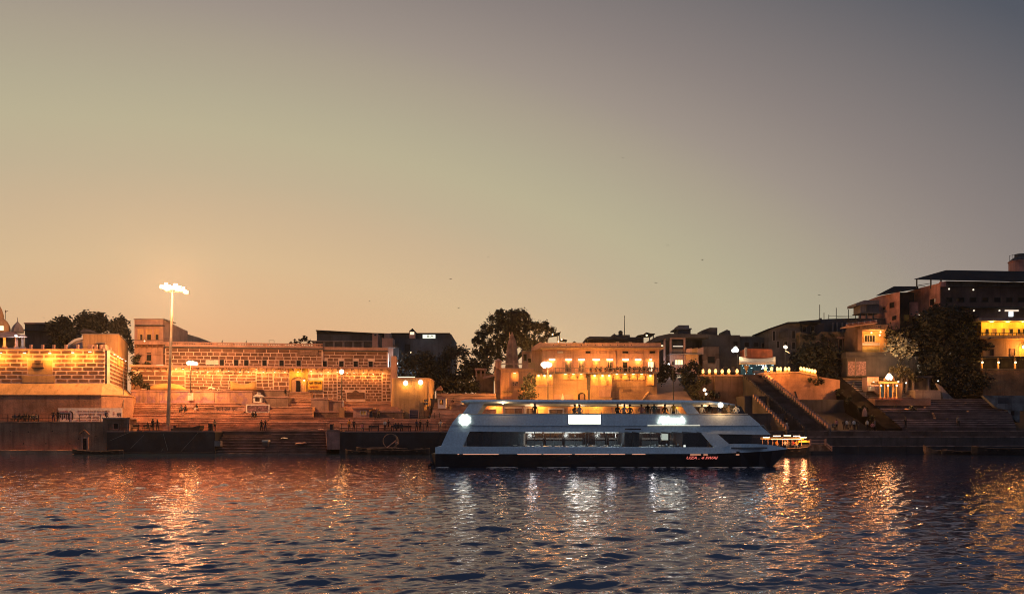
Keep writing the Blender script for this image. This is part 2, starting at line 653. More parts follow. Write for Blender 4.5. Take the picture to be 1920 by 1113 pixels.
t_ = np.linspace(0, 1, 520)
ys = 4434.0 / (36.5 + (420 - 36.5) * (1 - t_) ** 1.25)         # rows closer together near the viewer
xs = np.linspace(-1, 1, 900)
gy_ = np.repeat(ys[:, None], 900, 1)
gx_ = xs[None, :] * (6 + 0.86 * ys[:, None])
river = link('river', grid_mesh('river', gx_, gy_, waves(gx_, gy_), wm), (0, 0, 0))
struct(river)
far_w = MB()
far_w.box(-1500, 1500, -900, 121.4, -0.9, -0.45)
struct(far_w.build('water', wm))

gr = mat('earth_bank', (0.045, 0.032, 0.027), var=0.4, scale=0.15, streak=0, bump=0.5)


def ground_h(x, y):
    yl = [-900, 121.2, 121.6, 127, 135, 150, 175, 400, 3000]
    zl = [-3, -3, 1.9, 4.6, 6.6, 8.2, 9.0, 10, 10]
    yr = [-900, 121.2, 121.6, 124.4, 150, 165, 200, 400, 3000]
    zr = [-3, -3, 1.9, 2.4, 11.6, 14.5, 18, 20, 20]
    k = np.clip((x - 22) / 22.0, 0, 1)
    k = k * k * (3 - 2 * k)
    return np.interp(y, yl, zl) * (1 - k) + np.interp(y, yr, zr) * k


gxs = np.concatenate([[-2600, -900, -350], np.linspace(-160, 160, 90), [350, 900, 2600]])
gys = np.array([-900, 100, 121.2, 121.6, 124, 127, 130, 135, 140, 145, 150, 157, 165, 175, 190, 220, 300, 420, 900, 3000.0])
GX, GY = np.meshgrid(gxs, gys)
GZ = ground_h(GX, GY)
struct(link('ground', grid_mesh('ground', GX, GY, GZ, gr), (0, 0, 0)))


# ---- thin haze added round the whole scene to give lamps their soft halo
hm = bpy.data.materials.new('added_halo_haze')
hm.use_nodes = True
hn = hm.node_tree
hn.nodes.remove(hn.nodes['Principled BSDF'])
hv = hn.nodes.new('ShaderNodeVolumePrincipled')
hv.inputs['Color'].default_value = (0.95, 0.93, 0.92, 1)
hv.inputs['Density'].default_value = 0.0001
hv.inputs['Anisotropy'].default_value = 0.88
hn.links.new(hv.outputs[0], hn.nodes['Material Output'].inputs['Volume'])
hz = MB().box(-2700, 2700, -1000, 3100, -4.5, 62).build('haze', hm)
hz['kind'] = 'stuff'


# ================================================================ PLANTS
def leaf_cloud(mb, lobes, n, size, rnd, mi=0, flat=0.6):
    """Many leaf-sized faces spread through lobes (x, y, z, r): denser near each lobe's skin, with gaps between lobes."""
    tot = sum(l[3] ** 2 for l in lobes)
    for (cx, cy, cz, r) in lobes:
        for _ in range(int(n * r * r / tot) + 1):
            while True:
                d = Vector((rnd.gauss(0, 1), rnd.gauss(0, 1), rnd.gauss(0, 1)))
                if d.length > 0.05:
                    break
            d.normalize()
            p = Vector((cx, cy, cz)) + d * r * min(1.5, abs(rnd.gauss(0.62, 0.34)))
            a = Vector((rnd.gauss(0, 1), rnd.gauss(0, 1), rnd.gauss(0, flat))).normalized()
            b = a.cross(Vector((rnd.gauss(0, 1), rnd.gauss(0, 1), rnd.gauss(0, 1)))).normalized()
            s1, s2 = size * rnd.uniform(0.6, 1.4), size * rnd.uniform(0.35, 0.8)
            mb._add([p - a * s1, p + b * s2, p + a * s1, p - b * s2], [(0, 1, 2, 3)], mi)


def tree(name, label, base, lobes, n, size, seed, lmat=None, trunk_r=0.35, group=None, cat='tree', lean=0.0):
    rnd = random.Random(seed)
    t = thing(name, label, cat, base, group)
    cx = sum(l[0] for l in lobes) / len(lobes)
    cy = sum(l[1] for l in lobes) / len(lobes)
    cz = min(l[2] for l in lobes)
    top = Vector((cx, cy, max(base[2] + 0.4, cz - 0.2)))
    tr = MB()
    b = Vector(base)
    mid = b.lerp(top, 0.55) + Vector((rnd.uniform(-0.3, 0.3), 0, 0))
    tr.tube([b - Vector((0, 0, 0.4)), mid, top], [trunk_r, trunk_r * 0.75, trunk_r * 0.55], 8)
    tr.build('trunk', BRK, t, smooth=True)
    lb = MB()
    for l in rnd.sample(lobes, min(len(lobes), 9)):
        e = Vector(l[:3])
        lb.tube([top - Vector((0, 0, 0.3)), top.lerp(e, 0.55) + Vector((rnd.uniform(-.3, .3), rnd.uniform(-.3, .3), 0.2)), e], [trunk_r * 0.45, trunk_r * 0.28, 0.03], 6)
    lb.build('limb', BRK, t, smooth=True)
    c = MB()
    leaf_cloud(c, lobes, n, size, rnd)
    c.build('crown', lmat or LEA, t, recalc=False)
    return t


def px_lobes(pts, Y, jit=1.6, seed=0):
    """(px, py, radius in px) -> lobes in metres around distance Y, spread in depth"""
    rnd = random.Random(seed)
    out = []
    for a, b, r in pts:
        y = Y + rnd.uniform(-jit, jit)
        out.append((X(a, Y), y, Z(b, Y), r * Y / F))
    return out


def auto_lobes(px0, px1, pyt, pyb, Y, k, rpx, seed, dome=True, jit=1.8):
    rnd = random.Random(seed)
    out = []
    cx, rx = (px0 + px1) / 2, (px1 - px0) / 2
    while len(out) < k:
        a = rnd.uniform(-1, 1)
        b = rnd.uniform(-1, 1)
        if a * a + b * b > 1 and dome:
            continue
        r = rpx * rnd.uniform(0.6, 1.25)
        px = cx + a * max(2, rx - r * 0.9)
        cyp, ry = (pyt + pyb) / 2, (pyb - pyt) / 2
        py = cyp + b * max(2, ry - r * 0.8)
        out.append((X(px, Y), Y + rnd.uniform(-jit, jit), Z(py, Y), r * Y / F))
    return out


# ================================================================ PEOPLE
def skin_mesh(name, joints, edges):
    me = bpy.data.meshes.new(name)
    me.from_pydata([j[0] for j in joints], edges, [])
    o = bpy.data.objects.new(name, me)
    COL.objects.link(o)
    md = o.modifiers.new('skin', 'SKIN')
    md.use_smooth_shade = True
    lay = me.skin_vertices[0].data
    for i, j in enumerate(joints):
        lay[i].radius = (j[1], j[1] * (j[2] if len(j) > 2 else 1.0))
        lay[i].use_root = (i == 0)
    sb = o.modifiers.new('smooth', 'SUBSURF')
    sb.levels = 1
    dg = bpy.context.evaluated_depsgraph_get()
    dg.update()
    out = bpy.data.meshes.new_from_object(o.evaluated_get(dg))
    out.name = name
    bpy.data.objects.remove(o)
    return out


SKIN = mat('brown_skin', (0.20, 0.10, 0.065), var=0.05, streak=0, bump=0, rough=0.6)
HAIR = mat('black_hair', (0.012, 0.010, 0.010), var=0.1, streak=0, bump=0, rough=0.5)


def pose_mesh(name, pose):
    """Adult 1.7 m, facing -y (towards the river); returns (body, hair, face data)."""
    hip = 0.92
    if pose in ('sit', 'sit_lean'):
        hip = 0.50
    L = 0.0 if pose != 'sit_lean' else -0.16
    J = [((0, 0, hip), 0.150, 0.75), ((0, L * 0.4, hip + 0.22), 0.135, 0.75), ((0, L * 0.8, hip + 0.44), 0.150, 0.70),
         ((0, L, hip + 0.555), 0.062), ((0, L - 0.015, hip + 0.64), 0.072), ((0, L - 0.02, hip + 0.735), 0.088, 1.1), ((0, L - 0.01, hip + 0.795), 0.055)]
    E = [(0, 1), (1, 2), (2, 3), (3, 4), (4, 5), (5, 6)]
    parts = {}

    def chain(root, pts):
        p = root
        for q in pts:
            J.append(q)
            E.append((p, len(J) - 1))
            p = len(J) - 1
        return p

    sh = hip + 0.485
    for s in (-1, 1):
        S = (s * 0.205, L, sh)
        if pose == 'akimbo':
            arm = [(S, 0.062), ((s * 0.36, 0.06, sh - 0.27), 0.045), ((s * 0.17, -0.10, sh - 0.42), 0.034), ((s * 0.12, -0.14, sh - 0.43), 0.036)]
        elif pose == 'folded':
            arm = [(S, 0.062), ((s * 0.27, -0.05, sh - 0.27), 0.045), ((s * 0.02, -0.21, sh - 0.22), 0.034), ((-s * 0.08, -0.20, sh - 0.20), 0.036)]
        elif pose == 'phone':
            if s > 0:
                arm = [(S, 0.062), ((0.26, -0.06, sh - 0.27), 0.045), ((0.12, -0.28, sh - 0.05), 0.034), ((0.07, -0.31, sh + 0.05), 0.036)]
            else:
                arm = [(S, 0.062), ((-0.27, 0.02, sh - 0.28), 0.045), ((-0.26, -0.06, sh - 0.53), 0.034), ((-0.255, -0.08, sh - 0.64), 0.036)]
        elif pose in ('sit', 'sit_lean'):
            arm = [(S, 0.062), ((s * 0.27, L - 0.06, sh - 0.26), 0.045), ((s * 0.16, L - 0.30, sh - 0.33), 0.034), ((s * 0.12, L - 0.38, sh - 0.33), 0.036)]
        elif pose == 'walk':
            arm = [(S, 0.062), ((s * 0.25, s * 0.12, sh - 0.28), 0.045), ((s * 0.25, s * 0.12 - 0.1, sh - 0.52), 0.034), ((s * 0.24, s * 0.10 - 0.13, sh - 0.62), 0.036)]
        else:
            arm = [(S, 0.062), ((s * 0.265, 0.02, sh - 0.28), 0.045), ((s * 0.265, -0.03, sh - 0.54), 0.034), ((s * 0.26, -0.05, sh - 0.65), 0.036)]
        chain(2, arm)
        if pose in ('sit', 'sit_lean'):
            leg = [((s * 0.10, -0.04, hip - 0.01), 0.092), ((s * 0.12, -0.45, hip + 0.0), 0.066), ((s * 0.12, -0.46, 0.28), 0.052), ((s * 0.12, -0.42, 0.07), 0.038), ((s * 0.13, -0.58, 0.035), 0.036)]
        elif pose == 'walk':
            f = s
            leg = [((s * 0.09, -0.01, hip - 0.10), 0.092), ((s * 0.10, -0.10 * f - 0.06, 0.49), 0.066), ((s * 0.10, -0.16 * f, 0.28), 0.055), ((s * 0.10, -0.22 * f + 0.02, 0.08), 0.038), ((s * 0.11, -0.22 * f - 0.14, 0.035), 0.036)]
        else:
            w_ = 0.09 if pose != 'akimbo' else 0.13
            leg = [((s * 0.09, -0.01, hip - 0.10), 0.092), ((s * (w_ + 0.01), -0.02, 0.49), 0.066), ((s * (w_ + 0.015), 0.01, 0.28), 0.055), ((s * (w_ + 0.02), 0.02, 0.08), 0.038), ((s * (w_ + 0.035), -0.13, 0.035), 0.036)]
        chain(0, leg)
    body = skin_mesh(name, J, E)
    for k in range(3):
        body.materials.append(SKIN)
    zmin = min(v.co.z for v in body.vertices)
    for v in body.vertices:
        v.co.z -= zmin
    neck, belt = hip + 0.575 - zmin, hip + 0.05 - zmin
    sit = pose in ('sit', 'sit_lean')
    mi = []
    for p in body.polygons:
        c = p.center
        if c.z > neck or (abs(c.x) > 0.02 and c.z < sh - 0.38 and c.y < -0.02 and not sit and abs(c.x) > 0.215):
            mi.append(0)
        elif c.z > belt and not (sit and c.y < -0.12 and c.z < hip + 0.10):
            mi.append(1)
        elif c.z < 0.075:
            mi.append(0)
        else:
            mi.append(2)
    body.polygons.foreach_set('material_index', mi)
    h = MB()
    c = Vector((0, L - 0.005, hip + 0.745 - zmin))
    h.lathe((c.x, c.y + 0.012, c.z), [(0.098, -0.02), (0.107, 0.03), (0.094, 0.075), (0.05, 0.11), (0.004, 0.118)], 12)
    h.lathe((c.x, c.y + 0.062, c.z - 0.05), [(0.05, -0.07), (0.066, -0.02), (0.058, 0.05)], 10)
    n_ = MB()
    n_.lathe((c.x, c.y - 0.105, c.z - 0.03), [(0.018, -0.03), (0.014, 0.0), (0.006, 0.03)], 6)
    for q in (-1, 1):
        n_.ball((q * 0.034, c.y - 0.088, c.z + 0.0), 0.012, 6)
        n_.ball((q * 0.094, c.y + 0.0, c.z - 0.02), 0.026, 6, sz=1.4)
    return body, h, n_, c


POSES = {}
for p_ in ('stand', 'akimbo', 'folded', 'phone', 'walk', 'sit', 'sit_lean'):
    b_, h_, n_, c_ = pose_mesh('person_' + p_, p_)
    ho = h_.build('hair', HAIR, None, smooth=True)
    fo = n_.build('face', SKIN, None, smooth=True)
    POSES[p_] = (b_, ho.data, Vector(WL[ho]), fo.data, Vector(WL[fo]))
    for q_ in (ho, fo):
        WL.pop(q_)
        bpy.data.objects.remove(q_)

CLOTHES = {}


def cloth(name, c):
    if name not in CLOTHES:
        CLOTHES[name] = mat('cloth_' + name, c, var=0.12, streak=0, bump=0.1, rough=0.9)
    return CLOTHES[name]


CC = {'black': (0.012, 0.012, 0.016), 'navy': (0.02, 0.03, 0.07), 'white': (0.65, 0.62, 0.55), 'red': (0.35, 0.05, 0.04), 'orange': (0.65, 0.25, 0.03), 'grey': (0.12, 0.12, 0.13),
      'brown': (0.10, 0.06, 0.04), 'pink': (0.55, 0.22, 0.22), 'teal': (0.03, 0.14, 0.16), 'yellow': (0.65, 0.42, 0.05), 'khaki': (0.25, 0.18, 0.11)}


def person(label, loc, pose='stand', top='black', legs='black', rot=0.0, size=1.0, group=None):
    body, hair, hl, face, fl = POSES[pose]
    o = link('person', body, loc, None, rot, (size, size, size))
    tag(o, label, 'person', group)
    for i, m in ((1, cloth(top, CC[top])), (2, cloth(legs, CC[legs]))):
        o.material_slots[i].link = 'OBJECT'
        o.material_slots[i].material = m
    for nm, d, l in (('hair', hair, hl), ('face', face, fl)):
        c = bpy.data.objects.new(nm, d)
        COL.objects.link(c)
        c.parent = o
        c.location = l
    return o


# ================================================================ STREET LAMPS AND RAILINGS
def rail_fence(label, a, b, z, n, h=1.05, mids=(0.5,), m=None, group=None, r=0.03, cat='railing'):
    a, b = Vector((*a, z)), Vector((*b, z))
    t = thing('railing', label, cat, (a + b) / 2, group)
    d = (b - a)
    rot = math.atan2(d.y, d.x)
    m = m or IRN
    for k in range(n):
        p = a.lerp(b, k / (n - 1))
        link('post', unit_box(m), (p.x, p.y, z + h / 2), t, rot, (2.4 * r, 2.4 * r, h))
    for q in (1.0, *mids):
        c = (a + b) / 2
        link('rail', unit_box(m), (c.x, c.y, z + h * q - (r if q == 1.0 else 0)), t, rot, (d.length, 1.8 * r, 1.8 * r))
    return t
# ================================================================ LEFT: QUAYS, STEPS
YQ = 120.0


def quay(label, px0, px1, pyt, Y, m, depth=2.5, cope=None, cat='quay wall', zb=-1.5):
    t = thing('quay_wall', label, cat, (X((px0 + px1) / 2, Y), Y, 0))
    zt = Z(pyt, Y)
    x0, x1 = X(px0, Y), X(px1, Y)
    MB().box(x0, x1, Y, Y + depth, zb, zt - 0.16).build('masonry', m, t)
    n = max(2, int((x1 - x0) / 2.6))
    for k in range(n):
        ubox('coping_stone', x0 + (x1 - x0) * k / n + 0.02, x0 + (x1 - x0) * (k + 1) / n - 0.02, Y - 0.07, Y + depth, zt - 0.155, zt, cope or STP, t)
    return t


q1 = quay('high brown stone quay wall with a narrow doorway, below the white painted banner', -330, 236, 790, YQ, QUA)
# doorway, its gable mark and the walking ledge at the water
mb = MB()
for a, b, c, d in ((152.5, 155, 819, 842), (162.5, 165, 819, 842), (155, 162.5, 819, 821.5)):
    mb.pbox(a, b, c, d, YQ - 0.12, 0.2)
dr = mb.build('door', PNK, q1)
MB().pbox(155, 162.5, 821.5, 842, YQ - 0.03, 0.2).build('opening', GLD, dr)
mb = MB()
mb.tube([P(148, 813, YQ - 0.05), P(158.5, 805, YQ - 0.05), P(168, 814, YQ - 0.05)], 0.05, 5)
mb.build('gable_mark', QUA, q1)
mb = MB()
for a, b in ((20, 808), (53, 809), (98, 808), (152, 811), (147, 822), (44, 831), (86, 831), (131, 831), (180, 817)):
    mb.pbox(a - 1, a + 1, b - 1, b + 1, YQ - 0.02, 0.1)
mb.build('drain_holes', GLD, q1)
ld = thing('ledge', 'low stone walking ledge at the waterline under the brown quay wall', 'ledge', (X(-90, 118.5), 118.5, 0))
x0, x1 = X(-330, 118.6), X(137, 118.6)
for k in range(16):
    ubox('slab', x0 + (x1 - x0) * k / 16 + 0.02, x0 + (x1 - x0) * (k + 1) / 16 - 0.02, 118.6, 120.05, -0.6, 0.52 + 0.02 * (k % 3), STP, ld)

hut = thing('pump_house', 'small square stone pump house with one dark window at the quay end', 'small building', P(217, 808, 118.9))
MB().pbox(193, 242, 785, 830, 118.9, 2.4).build('wall', WAL, hut)
MB().pbox(191, 244.5, 782.5, 785, 118.7, 2.7).build('roof', PNK, hut)
MB().pbox(238.5, 242, 785, 809, 118.82, 0.3).build('pilaster', PNK, hut)
pwin(hut, 213, 222, 794, 804, 118.9, fr=PNK)

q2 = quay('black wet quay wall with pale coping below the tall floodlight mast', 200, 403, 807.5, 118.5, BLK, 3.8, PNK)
mb = MB()
for a, b in (((205, 826), (245, 809)), ((245, 840), (270, 815)), ((306, 812), (315, 845)), ((340, 845), (371, 811)), ((303, 845), (306, 840))):
    mb.tube([P(*a, 118.44), P(*b, 118.44)], 0.012, 4)
mb.build('mooring_rope', CLT, q2)
MB().pbox(200, 403, 847, 856, 117.9, 0.9).build('plinth', BLK, q2)

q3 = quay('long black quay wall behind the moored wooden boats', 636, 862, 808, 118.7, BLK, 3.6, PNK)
pier = thing('stone_pier', 'short plastered pier with lamplight orange in its colour between the dark steps and the black quay', 'pier', P(624, 840, 118.9))
MB().pbox(613, 637, 807.5, 842, 118.4, 3.6).build('body', RBR, pier)  # brick red colour replaces lamplight that never reaches the pier
MB().pbox(612, 638, 805.8, 807.5, 118.3, 3.8).build('coping', PNK, pier)
mb = MB()
mb.tube([P(611.5, 809, 118.2), P(613.5, 835, 118.0)], 0.08, 6)
mb.build('pole', PNK, pier)


def flight(name, label, rows, m, cat='steps', piece=8.0, nose=None):
    """rows: (px0, px1, y0, y1, z0, z1) -> every step a row of stone pieces"""
    t = thing(name, label, cat, ((X(rows[0][0], rows[0][2]) + X(rows[0][1], rows[0][2])) / 2, rows[0][2], rows[0][4]))
    for px0, px1, y0, y1, z0, z1 in rows:
        xa, xb = X(px0, y0), X(px1, y0)
        n = max(1, int(round((xb - xa) / piece)))
        cuts = [xa] + [xa + (xb - xa) * (k + random.uniform(-0.2, 0.2)) / n for k in range(1, n)] + [xb]
        for a, b in zip(cuts[:-1], cuts[1:]):
            dz = random.uniform(-0.025, 0.025)
            yy = y0 + random.uniform(-0.03, 0.03)
            ubox('step', a + 0.008, b - 0.008, yy, y1, z0, z1 + dz - 0.1, m, t)
            if random.random() < 0.14:
                continue
            ubox('step_edge', a + 0.008, b - 0.008, yy - 0.07, y1, z1 + dz - 0.098, z1 + dz, nose or (NOSD if m in (STD,) else NOSE), t)
    return t


# dark flight going down into the water
rows = []
for k in range(9):
    zt = Z(807.5, 122) - 0.42 * k
    rows.append((403.5, 612, 121.9 - 0.42 * (k + 1) + 0.2, 122.6, zt - 1.3, zt))
flight('river_steps', 'dark wet stone steps going down into the river between two black quays', rows, STD)
bx = thing('concrete_box', 'small pale topped concrete block standing on the dark river steps', 'block', P(497, 834, 119.2))
MB().pbox(492, 502, 828, 836, 119.0, 0.9).build('body', STD, bx)
MB().pbox(491, 503, 824.5, 828, 118.95, 1.0).build('slab', CLT, bx)
bx = thing('concrete_box', 'small dark concrete block at the left end of the river steps', 'block', P(407, 834, 118.6))
MB().pbox(402, 413, 826, 836, 118.2, 0.9).build('body', CON, bx)


def heap(label, px, py, Y, wpx, hpx, m, seed, cat='bundle', name='cloth_bundle'):
    rnd = random.Random(seed)
    t = thing(name, label, cat, P(px, py, Y))
    for k in range(4):
        mb = MB()
        c = P(px + rnd.uniform(-.4, .4) * wpx, py - hpx * rnd.uniform(0.2, 0.45), Y + rnd.uniform(-.2, .2))
        r = wpx * Y / F * rnd.uniform(0.22, 0.36)
        mb.lathe((0, 0, 0), [(r * .9, -r * .5), (r * 1.05, -r * .1), (r * .8, r * .35), (r * .3, r * .6), (.004, r * .62)], 9)
        mb.v = [(x * (1 + .25 * math.sin(3 * y + k)) + c.x, y + c.y, z * (hpx / wpx) * (1.2 + .2 * math.sin(5 * x)) + c.z) for x, y, z in mb.v]
        mb.build('fold', m, t, smooth=True)
    return t


heap('small pale cloth heap left on the upper dark river steps', 534, 822, 120.6, 11, 4, CLT, 1)
heap('larger crumpled pink white cloth heap low on the dark river steps', 563, 833, 119.4, 20, 7, PNK, 2)
heap('pale bundles lying beside the stone pier on the step edge', 602, 806, 121.4, 11, 5, PNK, 3)

# broad ghat steps
rows = []
for k in range(6):
    Y0 = 122.4 + 0.62 * k
    zt = Z(807.5, 122) + 0.36 * (k + 1)
    rows.append((244, 700, Y0, Y0 + 0.9 if k < 5 else Y0 + 6.5, 1.8, zt))
flight('ghat_steps', 'broad orange lit stone steps in front of the brick patterned palace', rows, STP)
ZL = rows[-1][-1]                           # landing height, about photo row 784
rows = [(244, 505, 126.4, 127.4, 3, ZL + 0.42), (244, 504, 127.2, 128.2, 3, ZL + 0.84)]
for k in range(5):
    rows.append((244, 458 - 4 * k, 128.1 + 0.55 * k, 129.0 + 0.55 * k if k < 4 else 134.5, 3, ZL + 0.84 + 0.33 * (k + 1)))
flight('ledge_steps', 'stepped stone ledges below the painted wall at left of the palace stairs', rows, STP)
rows = []
for k in range(5):
    rows.append((506, 586, 126.6 + 0.55 * k, 127.4 + 0.55 * k if k < 4 else 131.5, 3, ZL + 0.36 * (k + 1)))
flight('middle_stairs', 'middle stone stairs with pale side edge leading up to the palace door', rows, STP)
ZM = rows[-1][-1]
rows = []
zd = Z(735.5, 137.2)
n = 10
for k in range(n):
    rows.append((541 + 0.2 * k, 586 - 0.5 * k, 131.0 + 0.6 * k, 131.9 + 0.6 * k if k < n - 1 else 138.4, 4, ZM + (zd - ZM) * (k + 1) / n))
flight('door_stairs', 'narrow upper stone stairs ending at the arched palace door', rows, STP)
mb = MB()
mb.hexa([P(585, 768, 127.0) + Vector((0, 0, 0)), P(588, 768, 127.0), P(588, 766, 129.6), P(585, 766, 129.6)],
        [P(585, 765, 127.0), P(588, 765, 127.0), P(588, 763, 129.6), P(585, 763, 129.6)])


def retaining(label, px0, px1, pyt, pyb, Y, depth, m, cope=PNK, name='retaining_wall', cat='wall', t_=0.22):
    t = thing(name, label, cat, P((px0 + px1) / 2, pyb, Y))
    x0, x1, zb, zt = X(px0, Y), X(px1, Y), Z(pyb, Y), Z(pyt, Y)
    MB().box(x0, x1, Y, Y + depth, zb, zt - t_).build('body', m, t)
    MB().box(x0 - 0.06, x1 + 0.06, Y - 0.08, Y + depth, zt - t_ + 0.002, zt).build('coping', cope, t)
    return t


murl = mat('painted_mural_plaster', (0.42, 0.24, 0.17), var=0.4, scale=0.35, streak=0.6, col2=(0.26, 0.15, 0.2))
rw = retaining('long plastered wall with a faded mural at left of the palace stairs', 245, 402, 731, 758, 133.6, 3.5, murl)
MB().pbox(300, 402, 750, 757, 133.55, 0.04).build('painted_band', mat('mauve_paint', (0.33, 0.18, 0.22), var=0.3, streak=0.3), rw)
retaining('plastered wall panel with a painted dancing figure beside the little white shrine', 402.6, 473, 732, 758, 133.2, 3.9, murl)
retaining('stained plaster wall left of the upper palace stairs', 497, 540, 743, 766, 131.2, 6.0, GRP)
retaining('low stained wall behind the little white shrine', 476, 541, 730, 745, 137.0, 1.0, GRP)
rw = retaining('stained plaster block right of the palace stairs', 583.5, 615, 746, 784, 130.6, 7.5, GRP)
retaining('stained plaster terrace under the small brick patterned bay', 615.4, 640, 750, 786, 131.0, 7.0, GRP)
retaining('low brown terrace wall at the foot of the small street lamp', 588, 690, 770, 786, 129.6, 1.3, WAL)
retaining('stepped stone block at the right foot of the palace wall', 690, 755, 770, 785, 129.0, 6.0, WAL)
rows = [(640, 751 - 5 * k, 130.4 + 0.7 * k, 131.4 + 0.7 * k if k < 3 else 138.0, 4, Z(770, 130) + 0.42 * (k + 1)) for k in range(4)]
flight('side_steps', 'four stone steps at the right foot of the palace wall', rows, STP)

# picture boards on the ledges
pb = thing('picture_board', 'dark painted picture board in a white frame on the ghat ledge', 'mural panel', P(482, 773, 128.5))
MB().pbox(461, 505, 757.5, 773, 128.5, 0.25).build('frame', WHT, pb)
MB().pbox(463.5, 502.5, 759.5, 771, 128.44, 0.1).build('painting', mat('mural_paint', (0.12, 0.065, 0.075), var=0.5, scale=1.1, streak=0, col2=(0.30, 0.16, 0.19)), pb)
pb = thing('letter_board', 'long plastered board with painted dark letters beside the framed picture', 'sign board', P(430, 773, 128.6))
MB().pbox(401, 460.5, 759, 773.5, 128.6, 0.25).build('board', PNK, pb)
w_ = flat_wall(128.6)
text('lettering', 'गगार जल गगा', INK, 0.62, 3.6, (X(404, 128.6) + 200, Z(770, 128.6)), w_, pb, 0.02)
MB().pbox(402, 459, 760, 762.5, 128.54, 0.1).build('border', STP, pb)

sh = thing('wayside_shrine', 'little white house shaped shrine with pointed roof by the palace stairs', 'shrine', P(482, 757, 130.6))
Y = 130.6
MB().pbox(472, 497, 754, 759.5, Y - 0.3, 2.2).build('base', PNK, sh)
mb = MB()
mb.pbox(475, 478, 743.5, 754, Y, 1.4).pbox(487, 490, 743.5, 754, Y, 1.4).pbox(478, 487, 752.3, 754, Y, 1.4).pbox(478, 487, 743.5, 745, Y, 1.4)
mb.build('body', WHT, sh)
MB().pbox(478, 487, 745, 752.3, Y + 0.35, 1.0).build('niche', WAL, sh)
MB().pprism([(473.5, 743.5), (491.5, 743.5), (485.5, 739), (483.3, 738), (482.5, 734.5), (481.7, 738), (479.5, 739)], Y - 0.15, 1.7).build('roof', WHT, sh)

# kiosk at the foot of the palace wall
kio = thing('ticket_kiosk', 'low plastered kiosk with a square window and blue door below the palace plinth', 'kiosk', P(684, 786, 127.8))
MB().pbox(662, 692, 766, 786, 127.8, 2.5).build('wall', PNK, kio)
MB().pbox(660.5, 699, 763.8, 766, 127.5, 3.0).build('roof', PNK, kio)
pwin(kio, 676, 686, 770, 776.5, 127.8, fr=WHT, pane=YEL, bars=1)
MB().pbox(692.4, 698, 770.5, 786, 128.0, 0.2).build('door', BLU, kio)

# terrace rails, benches, bins
r_ = rail_fence('thin iron railing along the high quay in front of the white banner', (X(-120, 120.2), 120.2), (X(188, 120.2), 120.2), Z(790, 120), 17, 1.12)
r_ = rail_fence('iron railing on the black quay behind the benches and the mast', (X(204, 118.8), 118.8), (X(392, 118.8), 118.8), Z(807.5, 118.5), 11, 1.15, mids=(0.45,))
r_ = rail_fence('iron railing on the long black quay below the round orange bastion', (X(640, 119.0), 119.0), (X(850, 119.0), 119.0), Z(808, 118.7), 16, 1.12)
rail_fence('iron railing beside the metal door of the round bastion', (X(786, 127.0), 127.0), (X(824, 127.0), 127.0), Z(785.5, 127), 5, 1.1)


def bench(label, px, py, Y, wpx, group='benches on the quays'):
    t = thing('bench', label, 'bench', P(px, py, Y), group)
    x0, x1, zb = X(px - wpx / 2, Y), X(px + wpx / 2, Y), Z(py, Y)
    MB().box(x0, x1, Y, Y + 0.45, zb + 0.40, zb + 0.46).build('seat', WDK, t)
    MB().box(x0, x1, Y + 0.45, Y + 0.5, zb + 0.62, zb + 0.92).build('backrest', WDK, t)
    for xx in (x0 + 0.1, x1 - 0.16):
        MB().box(xx, xx + 0.06, Y + 0.02, Y + 0.08, zb, zb + 0.4).build('leg', IRN, t)
        MB().box(xx, xx + 0.06, Y + 0.45, Y + 0.51, zb, zb + 0.92).build('leg', IRN, t)
    return t


bench('dark bench on the black quay nearest the pump house', 249, 807.5, 119.6, 19)
bench('dark bench on the black quay with a person seated on it', 274, 807.5, 119.6, 16)
bench('long dark bench with a group seated on the high quay', 44, 790, 121.0, 50)
bench('dark bench on the long quay right of the person in yellow', 700, 808, 119.8, 20)
bench('dark bench at the middle of the long black quay', 742, 808, 119.8, 20)
bench('dark bench at the far right of the long quay', 762, 808, 119.8, 18)
cb = thing('covered_boat', 'flat boat covered with a black tarpaulin lying on the quay beside the mast', 'covered boat', P(347, 807, 119.4))
mb = MB()
mb.pprism([(320, 807.4), (320, 803.5), (326, 802), (345, 800.8), (362, 800.2), (366, 798.8), (375, 797.3), (375.5, 801), (372, 807.4)], 119.3, 1.6)
mb.build('tarpaulin', BLK, cb)
MB().pbox(325, 329, 797.5, 802, 119.9, 0.3).build('knot', IRN, cb)
bn = thing('litter_bin', 'dark square litter bin at the right end of the black quay', 'bin', P(393.5, 808, 119.2))
MB().pbox(390.5, 397, 795, 807.5, 119.2, 0.55).build('body', IRN, bn)
MB().pbox(390, 397.5, 794, 795, 119.15, 0.65).build('lid', IRN, bn)
bn = thing('litter_bin', 'dark upright litter bin behind the stone pier', 'bin', P(621, 807, 120.2))
MB().pbox(618.5, 624, 795.5, 806, 120.2, 0.5).build('body', IRN, bn)
MB().pbox(618, 624.5, 794.5, 795.5, 120.15, 0.6).build('lid', IRN, bn)
heap('white sack lying behind the stone pier', 629, 806, 120.4, 10, 5, PNK, 5, 'sack', 'sack')

